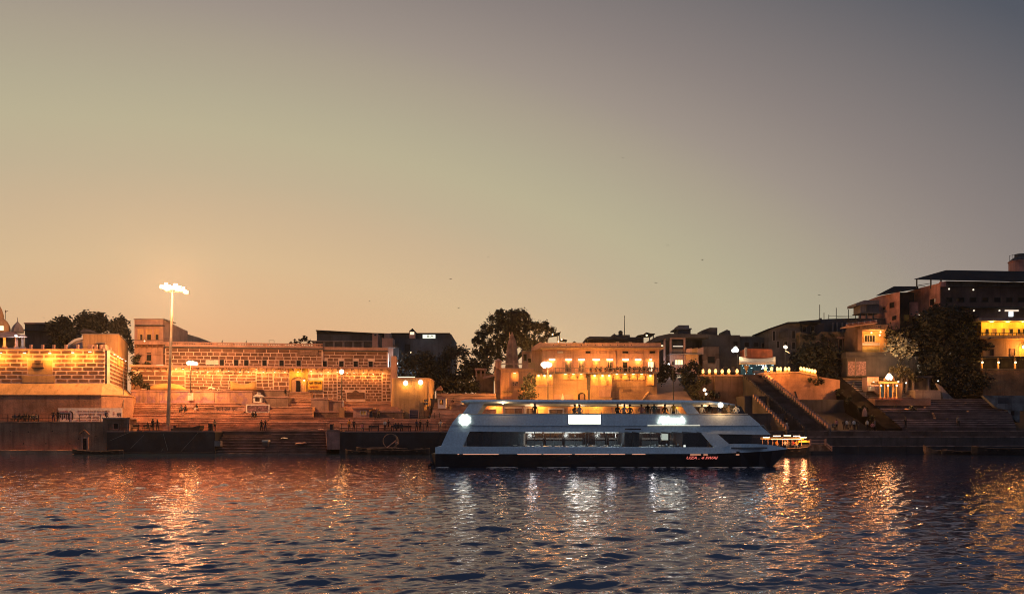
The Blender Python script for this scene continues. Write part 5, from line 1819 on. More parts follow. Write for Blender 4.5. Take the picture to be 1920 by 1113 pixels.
# ================================================================ MIDDLE RIGHT HOUSES
Y = 150.0
ch = thing('concrete_frame_house', 'open concrete frame house with pillars and a lit window right of the mansion', 'house', P(1275, 700, Y))
MB().pprism([(1212, 641), (1232, 630), (1255, 625.2), (1330, 626), (1330, 632), (1255, 632), (1236, 637), (1214, 644)], Y - 1.2, 9).build('roof', CND, ch)
for q in (1246, 1257.5, 1283.5):
    MB().pbox(q - 1.8, q + 1.8, 632, 690, Y - .6, .4).build('pillar', PNK, ch)
MB().pbox(1238, 1330, 632, 700, Y + 4, 3).build('back_wall', CND, ch)
MB().pbox(1259.5, 1282, 654, 661, Y - .5, .3).build('parapet', CON, ch)
MB().pbox(1259.5, 1285, 632.6, 635, Y - .55, .3).build('beam', PNK, ch)
MB().pbox(1256, 1316, 662, 664, Y - 1.3, 4).build('balcony', CON, ch)
MB().pbox(1256, 1310, 664.3, 700, Y - .4, 4).build('lower_wall', PNK, ch)
MB().pbox(1286, 1309, 664.4, 675, Y - .7, .25).build('lit_parapet', OCH, ch)
wl_ = flat_wall(Y - .4)
for k in range(3):
    MB().pprism([(1286 + 11 * k, 654), (1297 + 11 * k, 652 - k), (1297 + 11 * k, 664), (1286 + 11 * k, 664)], Y - .9, .2).build('upper_panel', (PNK, OCH, PNK)[k], ch)
pwin(ch, 1266, 1280, 674.5, 683.5, Y - .4, fr=CON, pane=glow('lit_window', (1.0, .75, .4), 1.3), bars=2)
MB().pbox(1240, 1246, 646.5, 649, Y + 3.7, .2).build('tube_light', G_SOFT, ch)
MB().pbox(1262, 1282, 648, 649.5, Y + 3.7, .2).build('tube_light', glow('dim_tube', (1, .8, .6), .9), ch)
MB().ball(tuple(P(1254, 682.5, Y - 1.6)), .22, 8).build('wall_globe', G_COOL, ch)
lamp(P(1254, 682, Y - 2), 50, COOL, .2, ch)
lamp(P(1297, 670, Y - 3), 60, SODIUM, .2, ch)
Y = 158.0
tkh = thing('tank_house', 'two tier blue concrete tank house on the roofs right of the mansion', 'roof house', P(1284, 626, Y))
MB().pbox(1271, 1295, 617, 632, Y, 4).build('lower_room', BLU, tkh)
MB().pbox(1266, 1297, 614.8, 617, Y - .5, 5).build('ledge', CON, tkh)
MB().pbox(1272.5, 1292, 609.3, 614.8, Y, 4).build('tank', CON, tkh)
Y = 154.0
for i, (pp, nm, lab, m_) in enumerate((([(1316.5, 640), (1316.5, 619), (1331, 613.8), (1345, 614), (1345, 640)], 'stair_house', 'larger dark roof stair house with a slanted top', CND), ([(1358, 640), (1358, 620), (1363, 617.5), (1369, 620), (1371, 632), (1371, 640)], 'roof_hut', 'small dark roof hut with a pitched top', CND))):
    t = thing(nm, lab, 'roof house', P(1335 + i * 30, 640, Y))
    MB().pprism(pp, Y, 4).build('wall', m_, t)
rowh = thing('row_house', 'long dark row of old houses behind the bright lamp and the lanterns', 'houses', P(1360, 700, 153))
MB().pprism([(1316, 627), (1345, 627.5), (1388, 628), (1388, 660), (1388, 712), (1316, 712)], 152, 8).build('wall', CND, rowh)
MB().pprism([(1388.2, 631), (1414, 630), (1430, 633), (1444, 632), (1444, 712), (1388.2, 712)], 153, 8).build('rear_wall', BLU, rowh)
MB().pbox(1390, 1412, 629.7, 632, 152.7, 4).build('roof_edge', CON, rowh)
MB().pbox(1317, 1348, 649, 700, 151.4, .7).build('stained_wall', WAL, rowh)
MB().pbox(1327.5, 1340, 668, 680, 151.3, .3).build('broken_window', GLD, rowh)
MB().pprism([(1316, 700), (1318, 676), (1326, 674), (1327, 682), (1340, 682), (1344, 672), (1349, 672), (1349, 700)], 151, .35).build('ruined_wall', GRP, rowh)
for a, b in ((1296, 1306), (1309, 1315)):
    pass
for k, (a, b, c, d) in enumerate(((1375, 1383, 640, 648), (1396, 1404, 642, 650), (1414, 1422, 642, 650), (1428, 1436, 643, 651))):
    pwin(rowh, a, b, c, d, 151.9 if k == 0 else 152.9, fr=CND)
pwin(rowh, 1371, 1377, 688, 697, 151.9, fr=WAL, pane=CON)
pwin(rowh, 1357, 1363, 688, 696, 151.9, fr=WAL, pane=CND)

rw = retaining('tall dark brown retaining wall under the row of six lanterns', 1341, 1393, 702.5, 790, 140.5, 7, WAL, PNK)
rw2 = retaining('dark brown lower wall left of the wide diagonal stairs', 1308, 1341, 702.5, 790, 141.5, 6, WAL, PNK)


def lantern(label, px, py, Y, s=1.0, pw=24, group='lanterns on the ledges'):
    c = P(px, py, Y)
    t = thing('lantern', label, 'lantern', c, group)
    MB().lathe((c.x, c.y, c.z), [(.22 * s, 0), (.3 * s, .12 * s), (.3 * s, .2 * s), (.18 * s, .28 * s)], 10).build('base', OCH, t)
    MB().lathe((c.x, c.y, c.z + .281 * s), [(.15 * s, 0), (.26 * s, .18 * s), (.28 * s, .42 * s), (.18 * s, .66 * s), (.05 * s, .76 * s)], 10).build('globe', glow('lantern_globe', (1, .50, .14), 1.7), t, smooth=True)
    MB().lathe((c.x, c.y, c.z + 1.042 * s), [(.1 * s, 0), (.06 * s, .08 * s), (.01 * s, .14 * s)], 8).build('cap', IRN, t)
    lamp((c.x, c.y - .75, c.z + .5), pw * .7, (1, .42, .07), .25, t)
    return t


for i, (q, py) in enumerate(((1318, 702.3), (1330, 702), (1341.5, 702), (1354, 702.5), (1366.5, 702), (1382, 702))):
    lantern('%s glowing lantern from the left on the wall beside the tented shop' % ORD[i], q, py, 140.9 if q > 1341 else 141.9, 1.0, 26)

# bright lamp and tented shop
lp = thing('street_lamp', 'glaring white lamp on a post above the tented shop', 'street lamp', P(1380, 702, 146))
MB().tube([P(1383, 702, 146), P(1383, 664, 146), P(1379, 659, 145)], [.09, .08, .05], 6).build('post', IRN, lp)
for dx, dz in ((0, 0), (-3.2, 1.2), (2.8, .8), (0.5, -2.6)):  # several enlarged balls stand in for one lamp's starburst
    MB().ball(tuple(P(1378.5 + dx, 655.5 + dz, 144.8)), .40, 10).build('floodlight', glow('white_flood', (1, .95, .8), 2.0), lp)
lamp(P(1378, 656, 143.8), 150, (1, .72, .42), .35, lp)
Y = 143.5
shp = thing('tented_shop', 'small shop with a red wall, sagging pale awning and blue lit front', 'shop', P(1420, 704, Y))
MB().pprism([(1399, 671), (1399, 653), (1448, 654.5), (1449, 671)], Y + 1, 4).build('red_wall', RED, shp)
MB().pbox(1397, 1401, 651, 668, Y + .6, .3).build('red_wall_post', CON, shp)
rings = []
for k in range(11):
    q = k / 10
    a = 1386 + 68 * q
    sag = 3.2 * math.sin(PI * q) ** .8
    rings.append([P(a, 681.5 - .6 * math.sin(9 * q), Y - 1.6), P(a, 675 + sag * .6, Y - .4), P(a, 668 + sag, Y + 1.2), P(a, 669 + sag, Y + 1.3), P(a, 676.4 + sag * .6, Y - .3), P(a, 683 - .6 * math.sin(9 * q), Y - 1.5)])
MB().loft(rings).build('awning', CLT, shp, smooth=True)
MB().pbox(1389, 1450, 681, 704, Y + 2.5, .3).build('back_wall', mat('teal_paint', (.02, .07, .09), streak=.1), shp)
MB().pbox(1386, 1452, 702, 706, Y - 1.6, 5).build('floor', CND, shp)
for q in (1388, 1412, 1434, 1451):
    MB().pbox(q - .6, q + .6, 682, 703, Y - 1.4, .15).build('post', IRN, shp)
MB().pprism([(1396, 685), (1404, 685), (1404, 690), (1401.5, 694), (1401, 700), (1399.5, 700), (1399, 694), (1396, 690)], Y - 1.0, .25).build('hanging_cloth', CLO, shp)
MB().pbox(1414, 1428, 694, 700, Y - .9, .5).build('counter', CON, shp)
MB().pbox(1430, 1437, 684, 691, Y + 1, .3).build('lit_board', glow('shop_board', (.75, .9, 1), 1.2), shp)
rnd_ = random.Random(5)
for k in range(26):
    q, y_ = rnd_.uniform(1389, 1451), rnd_.choice((684, 685, 690, 696, 700)) + rnd_.uniform(-1, 1)
    MB().ball(tuple(P(q, y_, Y - rnd_.uniform(-1.2, 1.2))), .07, 6).build('fairy_light', glow('fairy_glass', (.7, 1, 1), 2.0), shp)
lamp(P(1415, 688, Y - .6), 35, (.45, .85, 1), .3, shp)
lamp(P(1440, 690, Y - .8), 22, (.5, .85, 1), .3, shp)

# ================================================================ DIAGONAL STAIRS AND THE LIT TERRACE WALL
Y = 139.0
tw = thing('terrace_wall', 'orange lit terrace wall under the long lantern row at right', 'wall', P(1490, 750, Y))
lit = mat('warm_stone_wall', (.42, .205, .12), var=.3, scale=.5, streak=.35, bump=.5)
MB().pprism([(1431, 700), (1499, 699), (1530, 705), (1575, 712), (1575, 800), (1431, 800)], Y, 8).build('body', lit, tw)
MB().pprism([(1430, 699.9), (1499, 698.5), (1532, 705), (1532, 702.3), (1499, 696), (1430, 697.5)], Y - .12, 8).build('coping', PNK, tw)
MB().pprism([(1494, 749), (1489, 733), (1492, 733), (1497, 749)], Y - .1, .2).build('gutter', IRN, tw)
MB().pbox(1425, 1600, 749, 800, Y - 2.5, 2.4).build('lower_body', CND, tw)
lq = (1435, 1446.5, 1457.5, 1463.5, 1472.5, 1479, 1501.5, 1507, 1512.5, 1517.5, 1523, 1528)
for i, q in enumerate(lq):
    py = 697.3 if q < 1490 else 696.2 + (q - 1500) * .2
    lantern('%s glowing lantern from the left on the terrace wall behind the boats' % ORD[i], q, py, Y + .2, .9, 26)
for q in (1450, 1470):
    lamp(P(q, 702, Y - 2.2), 80, (1, .36, .07), .3, tw)

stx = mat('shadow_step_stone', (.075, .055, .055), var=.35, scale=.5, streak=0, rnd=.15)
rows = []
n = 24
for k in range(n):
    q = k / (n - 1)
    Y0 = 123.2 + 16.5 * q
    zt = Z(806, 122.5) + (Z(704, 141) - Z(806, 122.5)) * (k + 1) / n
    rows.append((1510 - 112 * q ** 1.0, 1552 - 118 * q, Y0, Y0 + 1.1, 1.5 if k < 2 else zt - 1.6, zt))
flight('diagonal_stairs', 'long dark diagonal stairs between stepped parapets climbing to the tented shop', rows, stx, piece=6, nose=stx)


def stepped_parapet(label, pts, n, hgt, m, cap):
    """pts: (px, py, Y) bottom to top, merlon blocks along it"""
    a, b = P(*pts[0]), P(*pts[1])
    t = thing('stair_parapet', label, 'stair parapet', a)
    d = b - a
    nrm = Vector((-d.y, d.x, 0)).normalized() * .22
    MB().hexa([a - nrm - Vector((0, 0, 4)), b - nrm - Vector((0, 0, 4)), b + nrm - Vector((0, 0, 4)), a + nrm - Vector((0, 0, 4))], [a - nrm, b - nrm, b + nrm, a + nrm]).build('wall', m, t)
    rot = math.atan2(d.y, d.x)
    for k in range(n):
        p = a.lerp(b, (k + .5) / n)
        link('merlon', unit_box(cap), (p.x, p.y, p.z + hgt * .38), t, rot, (Vector((d.x, d.y, 0)).length / n * .62, .5, hgt))
    return t


stepped_parapet('stepped stair parapet along the lit terrace wall, right side of the diagonal stairs', ((1556, 803, 122.4), (1432, 702, 139.2)), 30, .55, CND, PNK)
stepped_parapet('stepped stair parapet on the left side of the diagonal stairs', ((1512, 806, 122.2), (1395, 706, 139.2)), 30, .5, CND, CND)
stepped_parapet('short stepped parapet beside the ferry bow behind the lit boat', ((1478, 806, 121.9), (1413, 742, 131.5)), 15, .5, CND, PNK)
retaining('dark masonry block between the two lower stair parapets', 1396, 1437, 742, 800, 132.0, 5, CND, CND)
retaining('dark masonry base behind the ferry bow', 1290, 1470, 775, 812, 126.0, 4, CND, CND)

# lower right quay
Y = 121.2
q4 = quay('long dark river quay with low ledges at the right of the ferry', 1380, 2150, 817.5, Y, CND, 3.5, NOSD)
q5 = thing('quay_ledge', 'dark upper quay ledge under the wide right hand stairs', 'quay wall', P(1700, 817, 123))
for k in range(14):
    a, b = 1380 + 55 * k, 1435 + 55 * k
    ubox('coping_stone', X(a, 122.6) + .02, X(b, 122.6) - .02, 122.6, 125.4, 1.5, Z(806.5, 122.6) - .14, STD, q5)
    ubox('coping_edge', X(a, 122.6) + .02, X(b, 122.6) - .02, 122.54, 125.4, Z(806.5, 122.6) - .138, Z(806.5, 122.6), NOSD, q5)
q6 = thing('quay_ledge', 'lowest dark quay ledge just above the river at right', 'quay wall', P(1700, 840, 120))
for k in range(14):
    a, b = 1520 + 45 * k, 1565 + 45 * k
    ubox('coping_stone', X(a, 119.9) + .02, X(b, 119.9) - .02, 119.9, 121.25, -.6, Z(835.2, 119.9) + .02 * (k % 3) - .14, BLK, q6)
    ubox('coping_edge', X(a, 119.9) + .02, X(b, 119.9) - .02, 119.84, 121.25, Z(835.2, 119.9) + .02 * (k % 3) - .138, Z(835.2, 119.9) + .02 * (k % 3), NOSD, q6)

# ================================================================ OLD HOUSES ABOVE THE RIGHT STAIRS
Y = 150.0
oh = thing('old_stone_house', 'old stone house with a slanting flat roof at the left of the right hand hill', 'house', P(1500, 690, Y))
MB().pprism([(1441.5, 617.5), (1478, 606), (1500, 606), (1500, 712), (1441.5, 712)], Y, 9).build('wall', mat('old_grey_stone', (.105, .088, .085), var=.35, scale=.5, streak=.5, bump=.5), oh)
MB().pprism([(1440, 616), (1477.5, 603.3), (1540, 602), (1540, 605.3), (1478, 606.2), (1441, 618.5)], Y - .8, 10).build('roof', ROF, oh)
MB().pbox(1500.2, 1545, 605.6, 712, Y + 1.2, 8).build('rear_wall', CND, oh)
MB().pprism([(1463, 634), (1463, 622), (1478, 617), (1478, 632)], Y - .5, .6).build('balcony_screen', CND, oh)
for a, b, c, d in ((1449, 1453, 621, 638), (1485, 1491, 620, 634), (1456, 1461, 640, 652), (1470, 1476, 640, 652), (1485, 1491, 642, 654), (1505, 1511, 612, 622), (1520, 1526, 612, 622), (1512, 1518, 648, 660), (1510, 1517, 628, 640), (1525, 1532, 628, 640)):
    pwin(oh, a, b, c, d, Y if a < 1500 else Y + 1.2, fr=CON)
Y = 153.0
rh2 = thing('roof_terrace_house', 'dark roof terrace house with thin poles and railings on the skyline', 'house', P(1570, 640, Y))
MB().pprism([(1500, 601.8), (1555, 597.5), (1610, 596), (1610, 640), (1500, 640)], Y + .5, 8).build('wall', BLU, rh2)
for q, t0, t1 in ((1537, 571, 600), (1545, 586, 600), (1554, 590, 600), (1568, 577, 600), (1591, 580, 600), (1604, 584, 598), (1614, 578, 598), (1626, 584, 600)):
    MB().tube([P(q, t1, Y), P(q, t0, Y)], .07, 4).build('pole', IRN, rh2)
mb = MB()
for a, b, c in ((1554, 1610, 593), (1570, 1612, 595)):
    mb.tube([P(a, c - 1, Y), P(b, c, Y)], .03, 4)
mb.build('wire', IRN, rh2)
MB().pbox(1537, 1541, 596, 600, Y - .2, .5).build('tank', IRN, rh2)
for q in (1562, 1570, 1580, 1592):
    MB().pbox(q - 1, q + 1, 604, 626, Y - .1, .3).build('post', CON, rh2)
Y = 148.0
sg_ = thing('ruined_house', 'ruined plant covered stone house front with two narrow windows', 'house', P(1570, 690, Y))
MB().pprism([(1500, 622), (1532, 629), (1540, 622), (1608, 622), (1608, 712), (1500, 712)], Y, 4).build('wall', mat('mossy_stone', (.17, .12, .075), var=.4, scale=.6, streak=.5, bump=.6, col2=(.04, .045, .03)), sg_)
for a, b, c, d in ((1554, 1558, 637, 650), (1573, 1579, 636, 653), (1532, 1537, 640, 652)):
    pwin(sg_, a, b, c, d, Y, fr=PNK)
MB().pbox(1570, 1584, 631.5, 634, Y - .4, .4).build('window_hood', PNK, sg_)
MB().pbox(1546, 1590, 656, 658, Y - .8, .8).build('ledge', OCH, sg_)
MB().pbox(1553, 1571, 660, 671, Y - .1, .1).build('doorway', WAL, sg_)
MB().pbox(1571, 1574, 658, 672, Y - .3, .3).build('pier', PNK, sg_)
MB().pbox(1574.5, 1581, 660, 671, Y - .2, .2).build('pale_panel', CON, sg_)
tree('wall_shrub', 'creeper with hanging plants over the ruined house front', P(1540, 640, 147.3), px_lobes([(1525, 628, 7), (1512, 632, 6), (1545, 634, 6), (1598, 640, 6), (1604, 652, 7), (1560, 628, 4), (1590, 630, 5)], 147.4, .4), 900, .2, 51, LEB, .06, cat='creeper')

# lit room
Y = 142.0
rm_ = thing('lit_room_house', 'small house with an open orange lit room and a sloping tiled roof', 'house', P(1632, 690, Y))
MB().pbox(1608, 1617, 616, 668, Y, 6).build('wall', WAL, rm_)
MB().pbox(1617, 1662, 616, 668, Y + 2.5, 4).build('back_wall', OCH, rm_)
MB().pbox(1612, 1664, 608.5, 617, Y - .3, 6).build('fascia', WAL, rm_)
text('lettering', 'ACCOM', CND, .45, 3.2, (X(1617, Y) + 200, Z(615.2, Y)), flat_wall(Y - .31), rm_, .01, bold=.01)
tl = thing('tiled_roof', 'short sloping pink tiled roof left of the lit room', 'roof', P(1610, 606, Y))
for k in range(16):
    a = 1586 + 3.7 * k
    zz = 605.5 - 6.5 * (k / 15)
    MB().hexa([P(a, zz + 4.3, Y - 1.2), P(a + 3.3, zz + 3.9, Y - 1.2), P(a + 3.3, zz + 1.4, Y + 1.5), P(a, zz + 1.8, Y + 1.5)], [P(a, zz + 2.8, Y - 1.2), P(a + 3.3, zz + 2.4, Y - 1.2), P(a + 3.3, zz - .6, Y + 1.5), P(a, zz, Y + 1.5)]).build('tile', RED if k % 3 else PNK, tl)
MB().pprism([(1586, 611), (1645, 604), (1645, 606), (1586, 613)], Y - 1.1, 2.5).build('rafter', PNK, tl)
f = pwin(rm_, 1621, 1640, 629, 640.5, Y + 2.5, fr=WHT, bars=3)
MB().pbox(1617, 1650, 642.5, 647, Y + .3, .3).build('parapet', WHT, rm_)
MB().pbox(1617, 1650, 649, 668, Y + .5, .4).build('lower_parapet', mat('lit_yellow_band', (.5, .36, .12), streak=.3), rm_)
for a, b in ((1634, 623.5), (1651, 622), (1649.5, 628)):
    MB().ball(tuple(P(a, b, Y + 1.8)), .17, 8).build('bulb', G_WARM, rm_)
lamp(P(1634, 626, Y + 1.0), 100, SODIUM, .25, rm_)
lamp(P(1650, 626, Y + 1.0), 100, SODIUM, .25, rm_)
lamp(P(1632, 655, Y - 1.4), 30, SODIUM, .25, rm_)
Y = 141.0
gw = thing('garden_wall', 'long old garden wall with faded posters above the right hand stairs', 'wall', P(1630, 706, Y))
MB().pbox(1588, 1720, 671.5, 706, Y, 3).build('masonry', CND, gw)
MB().pbox(1586, 1722, 668.5, 671.4, Y - .2, 3.3).build('coping', CND, gw)
MB().pbox(1586, 1692, 659.5, 668.4, Y + .2, 2).build('parapet', CND, gw)
for a, b in ((1590, 1603.5), (1605.5, 1624)):
    MB().pbox(a, b, 677, 703, Y - .05, .1).build('poster', mat('faded_posters', (.26, .16, .16), var=.45, scale=3.0, streak=.3), gw)
MB().pbox(1604, 1605.2, 671.5, 706, Y - .25, .3).build('buttress', CON, gw)
retaining('dark overhung wall at the head of the right hand stairs', 1552, 1589, 671, 716, 144.5, 4, CND, CND)

# ================================================================ WIDE RIGHT STAIRS AND SHRINE
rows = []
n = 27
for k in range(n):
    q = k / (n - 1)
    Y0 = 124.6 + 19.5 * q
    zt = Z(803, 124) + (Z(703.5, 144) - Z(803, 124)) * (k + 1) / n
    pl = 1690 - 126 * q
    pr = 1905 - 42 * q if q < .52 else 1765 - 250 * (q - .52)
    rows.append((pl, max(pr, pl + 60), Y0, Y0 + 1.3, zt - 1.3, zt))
flight('hill_stairs', 'wide dim stone stairs climbing from the right quay to the orange shrine', rows, mat('dim_step_stone', (.09, .065, .062), var=.35, scale=.5, streak=0, rnd=.2), piece=7, nose=mat('dim_step_edge_light_paint', (.30, .22, .21), var=.45, scale=.6, streak=0, rnd=.25))  # edge colour made paler for the light it would catch


def handrail(label, pts):
    t = thing('handrail', label, 'handrail', P(*pts[0]))
    a, b = P(*pts[0]), P(*pts[1])
    for q in (0, .33, .66, 1):
        p = a.lerp(b, q)
        MB().tube([p - Vector((0, 0, 1.1)), p], .035, 5).build('post', GAL, t)
    MB().tube([a, b], .045, 6).build('rail', GAL, t)
    MB().tube([a - Vector((0, 0, .5)), b - Vector((0, 0, .5))], .03, 6).build('rail', GAL, t)
    return t


handrail('pale handrail in the middle of the right hand stairs', ((1649, 765, 131.5), (1620, 737, 137)))
handrail('short pale handrail at the head of the right hand stairs', ((1571, 701, 143.2), (1556, 690, 146)))
for i, (a, b, Y_, lab) in enumerate(((1637, 1628, 0, ''),)):
    pass
sp = thing('side_slope', 'rough sloping masonry bank along the left edge of the right hand stairs', 'bank', P(1620, 800, 130))
mb = MB()
mb._add([P(1660, 803, 124.2), P(1692, 803, 124.2), P(1572, 703, 143.8), P(1545, 712, 143), P(1660, 815, 124.2), P(1692, 815, 124.2), P(1572, 760, 144), P(1545, 760, 144)],
        [(0, 1, 2, 3), (4, 5, 6, 7), (0, 1, 5, 4), (1, 2, 6, 5), (2, 3, 7, 6), (3, 0, 4, 7)], 0)
mb.build('bank', mat('rough_bank', (.016, .013, .012), spec=0.0, rough=1.0, var=.45, scale=.7, streak=.2, bump=.8), sp)
mm_ = thing('stone_marker', 'small pointed stone marker on the bank beside the stairs', 'stone marker', P(1621, 778, 129))
c = P(1621, 780, 129)
MB().lathe((c.x, c.y, c.z), [(.45, 0), (.42, .5), (.3, .95), (.08, 1.4), (.02, 1.5)], 8).build('stone', PNK, mm_)

Y = 133.5
zs_ = Z(746, Y)
shr = thing('orange_shrine', 'orange lit shrine with slim columns, blue doors and a glaring roof lamp', 'shrine', P(1664, 746, Y))
MB().pbox(1640, 1745, 746, 760, Y - 1.6, 5).build('platform', STP, shr)
MB().pbox(1650, 1692, 718, 746, Y + 1.4, .3).build('back_wall', OCH, shr)
MB().pbox(1647, 1684, 714.5, 718.5, Y - 1.0, 2.8).build('roof', OCH, shr)
c = P(1667, 714, Y + .4)
MB().lathe((c.x, c.y, c.z), [(.95, 0), (.9, .35), (.6, .75), (.2, 1.0), (.04, 1.3)], 12).build('dome', OCH, shr)
for q in (1650, 1658.5, 1665, 1674, 1681):
    c = P(q, 746, Y - .7)
    MB().lathe((c.x, c.y, c.z), [(.2, 0), (.2, .15), (.11, .2), (.1, 2.3), (.17, 2.4), (.17, 2.5)], 10).build('column', OCH, shr)
bd = mat('blue_door_paint', (.06, .16, .34), streak=.1)
MB().pbox(1653, 1657, 724, 744, Y + .9, .2).build('door', bd, shr)
MB().pbox(1668, 1673, 724, 744, Y + .9, .2).build('door', bd, shr)
for k in range(3):
    MB().pbox(1646 - 3 * k, 1690 + 2 * k, 746 + 1.3 * k, 747.3 + 1.3 * k, Y - 1.7 - .35 * k, .4).build('front_step', STP, shr)
for dx, dy in ((0, 0), (-2.6, 1.4), (2.6, 1.2), (0, -2.4), (3.5, 4.5), (-1.5, 4)):  # balls clustered and enlarged to imitate the flare of one lamp
    MB().ball(tuple(P(1667 + dx, 706 + dy, Y - .8)), .38 if dy < 3 else .2, 10).build('roof_lamp_flare', G_FLOOD, shr)
lamp(P(1667, 699.5, Y - 1.3), 1800, (1, .40, .10), .45, shr)
for q, y_, pw, col in ((1665, 722.5, 22, SODIUM), (1681.5, 722.5, 22, SODIUM), (1652, 722.5, 14, SODIUM)):
    MB().ball(tuple(P(q, y_, Y - 1.1)), .18, 8).build('column_lamp', G_WARM, shr)
    lamp(P(q, y_, Y - 1.5), pw, col, .15, shr)
for q, y_, m_ in ((1684.5, 715, G_COOL), (1699, 717.5, G_COOL)):
    MB().ball(tuple(P(q, y_, Y - 1.0)), .15, 8).build('white_bulb', m_, shr)
sh2 = thing('tea_stall', 'low plastered stall with a white globe lamp at the left of the orange shrine', 'stall', P(1638, 735, 135.5))
Y = 135.5
MB().pbox(1626, 1648, 706.5, 734, Y + 1, 2).build('wall', PNK, sh2)
MB().pprism([(1632, 722), (1648, 735), (1648, 740), (1632, 728)], Y + .4, .5).build('side_wall', PNK, sh2)
MB().pbox(1631, 1640, 724, 732, Y - .2, .8).build('bench', WHT, sh2)
for dx in (0, 7.5):
    MB().ball(tuple(P(1638.5 + dx, 717.5 - dx * .1, Y - .3)), .26 if not dx else .14, 10).build('globe_lamp', glow('white_flood', (1, .95, .8), 2.0), sh2)
lamp(P(1638.5, 718, Y - .9), 170, (1, .75, .45), .3, sh2)
w3 = retaining('round cornered low plaster wall right of the orange shrine', 1716, 1764, 731, 752, 134.5, 3, CON, CON)
dh2 = thing('dark_hut', 'dark hut with pillars between the shrine and the low plaster wall', 'hut', P(1705, 745, 137))
MB().pbox(1690, 1745, 708, 748, 139, 3).build('wall', CND, dh2)
MB().pbox(1688, 1748, 704, 708, 137.5, 5).build('roof', CND, dh2)
for q in (1692, 1701.5, 1713, 1741):
    MB().pbox(q - 1.3, q + 1.3, 708, 748, 137.8, .4).build('pillar', CON, dh2)
rp = thing('sloping_wall', 'pale curved sloping wall at the right of the low plaster wall', 'wall', P(1775, 750, 136))
MB().pprism([(1756, 718), (1766, 724), (1776, 736), (1789, 748), (1789, 754), (1770, 754), (1766, 736)], 136, .6).build('wall', CON, rp)
MB().ball(tuple(P(1759, 713.8, 135.8)), .13, 8).build('lamp_globe', G_COOL, rp)

# ================================================================ THE BIG TREES OF THE RIGHT HILL
tree('leafy_tree', 'dark tree behind the long lantern row, left of the right hand stairs', P(1545, 745, 145), auto_lobes(1480, 1598, 640, 712, 145, 44, 14, 61) + px_lobes([(1560, 712, 14), (1545, 728, 12), (1565, 738, 14), (1575, 756, 12), (1552, 750, 10), (1585, 770, 10)], 142, 1), 8500, .32, 61)
tree('hanging_creeper', 'loose leafy creeper hanging over the orange lit terrace wall', P(1532, 712, 138.6), px_lobes([(1520, 711, 4), (1528, 714, 4), (1536, 711, 5), (1532, 719, 4), (1541, 716, 5)], 138.4, .3), 230, .2, 62, LEB, .05, cat='creeper')
tree('leafy_tree', 'huge black tree at the middle of the right hand hill', P(1770, 748, 143), auto_lobes(1686, 1852, 570, 712, 143, 95, 17, 63) + px_lobes([(1745, 586, 10), (1760, 580, 11), (1776, 582, 10), (1725, 600, 11), (1800, 590, 11), (1820, 610, 11)], 143, 1.5), 14000, .36, 63, trunk_r=.7)
tree('leafy_tree', 'dark lower tree behind the orange shrine at its right', P(1790, 745, 141), auto_lobes(1700, 1855, 665, 748, 141, 48, 16, 64), 6500, .34, 64)
tree('leafy_tree', 'dark tree crown between the lit room and the black hill tree', P(1690, 690, 144), auto_lobes(1652, 1722, 602, 672, 144, 24, 11, 65), 2600, .3, 65)
fl = tree('flowering_tree', 'pale flowering tree lit from below between the lit room and the black tree', P(1690, 690, 140.5), px_lobes([(1676, 634, 8), (1690, 630, 8), (1668, 648, 9), (1684, 646, 10), (1700, 642, 9), (1660, 656, 6), (1694, 656, 10), (1710, 654, 8), (1680, 662, 9), (1704, 668, 8), (1690, 672, 8), (1715, 645, 6)], 140.5, .8), 620, .27, 66, LEF, .12)
lamp(P(1683, 668, 137.5), 80, (1, .85, .55), .4, fl)
tree('wall_shrub', 'reddish lit shrub glowing just right of the shrine roof lamp', P(1700, 745, 137), px_lobes([(1690, 700, 8), (1700, 694, 8), (1708, 704, 7), (1682, 692, 7), (1672, 692, 6), (1716, 712, 6)], 136.2, .5), 900, .22, 67, LEB, .08, cat='shrub')
tree('wall_shrub', 'small tuft of plants at the stairs edge with a pale rag', P(1712, 770, 130.5), px_lobes([(1710, 764, 4), (1716, 768, 4), (1705, 769, 3)], 130.5, .3), 200, .2, 68, LEB, .04, cat='shrub')
heap('pale rag heap lying on the middle of the right hand stairs', 1702, 769, 130.2, 11, 6, PNK, 11)

# ================================================================ TOP RIGHT HOTEL AND NEIGHBOURS
Y = 150.0
ht = thing('hill_hotel', 'large brick hotel with a broad dark sheet roof on the hill top at right', 'building', P(1820, 600, Y))
MB().pbox(1763.5, 2010, 537, 640, Y, 14).build('wall', mat('shaded_brick_render', (.15, .085, .075), var=.3, scale=.4, streak=.5), ht)  # front coloured darker than the left wing to paint in its shade
MB().slab([(X(1719, 152), 152), (X(1763, 146.2), 146.2), (X(1763, 146.2), 158), (X(1719, 152), 158)], Z(640, Y), Z(541, 152)).build('left_wing', RBR, ht)
MB().pbox(1763.3, 1774, 528, 537, 146.1, .5).build('gable_wall', RBR, ht)
mb = MB()
mb._add([P(1714, 524, Y - 3), P(2010, 530, Y - 3), P(2010, 512, Y + 9), P(1774, 507, Y + 9), P(1714, 523, Y - 3), P(2010, 528.5, Y - 3), P(2010, 510, Y + 9), P(1774, 506.2, Y + 9)],
        [(0, 1, 2, 3), (4, 5, 6, 7), (0, 1, 5, 4), (1, 2, 6, 5), (2, 3, 7, 6), (3, 0, 4, 7)], 0)
mb.build('roof', ROF, ht)
MB().pprism([(1774, 526.5), (2010, 530.5), (2010, 537), (1774, 537)], Y - .4, 1).build('roof_fascia', CON, ht)
for q in (1719.5, 1746, 1765):
    MB().pbox(q - .8, q + .8, 523.5, 541, Y - 1.6, .25).build('roof_post', IRN, ht)
mb = MB()
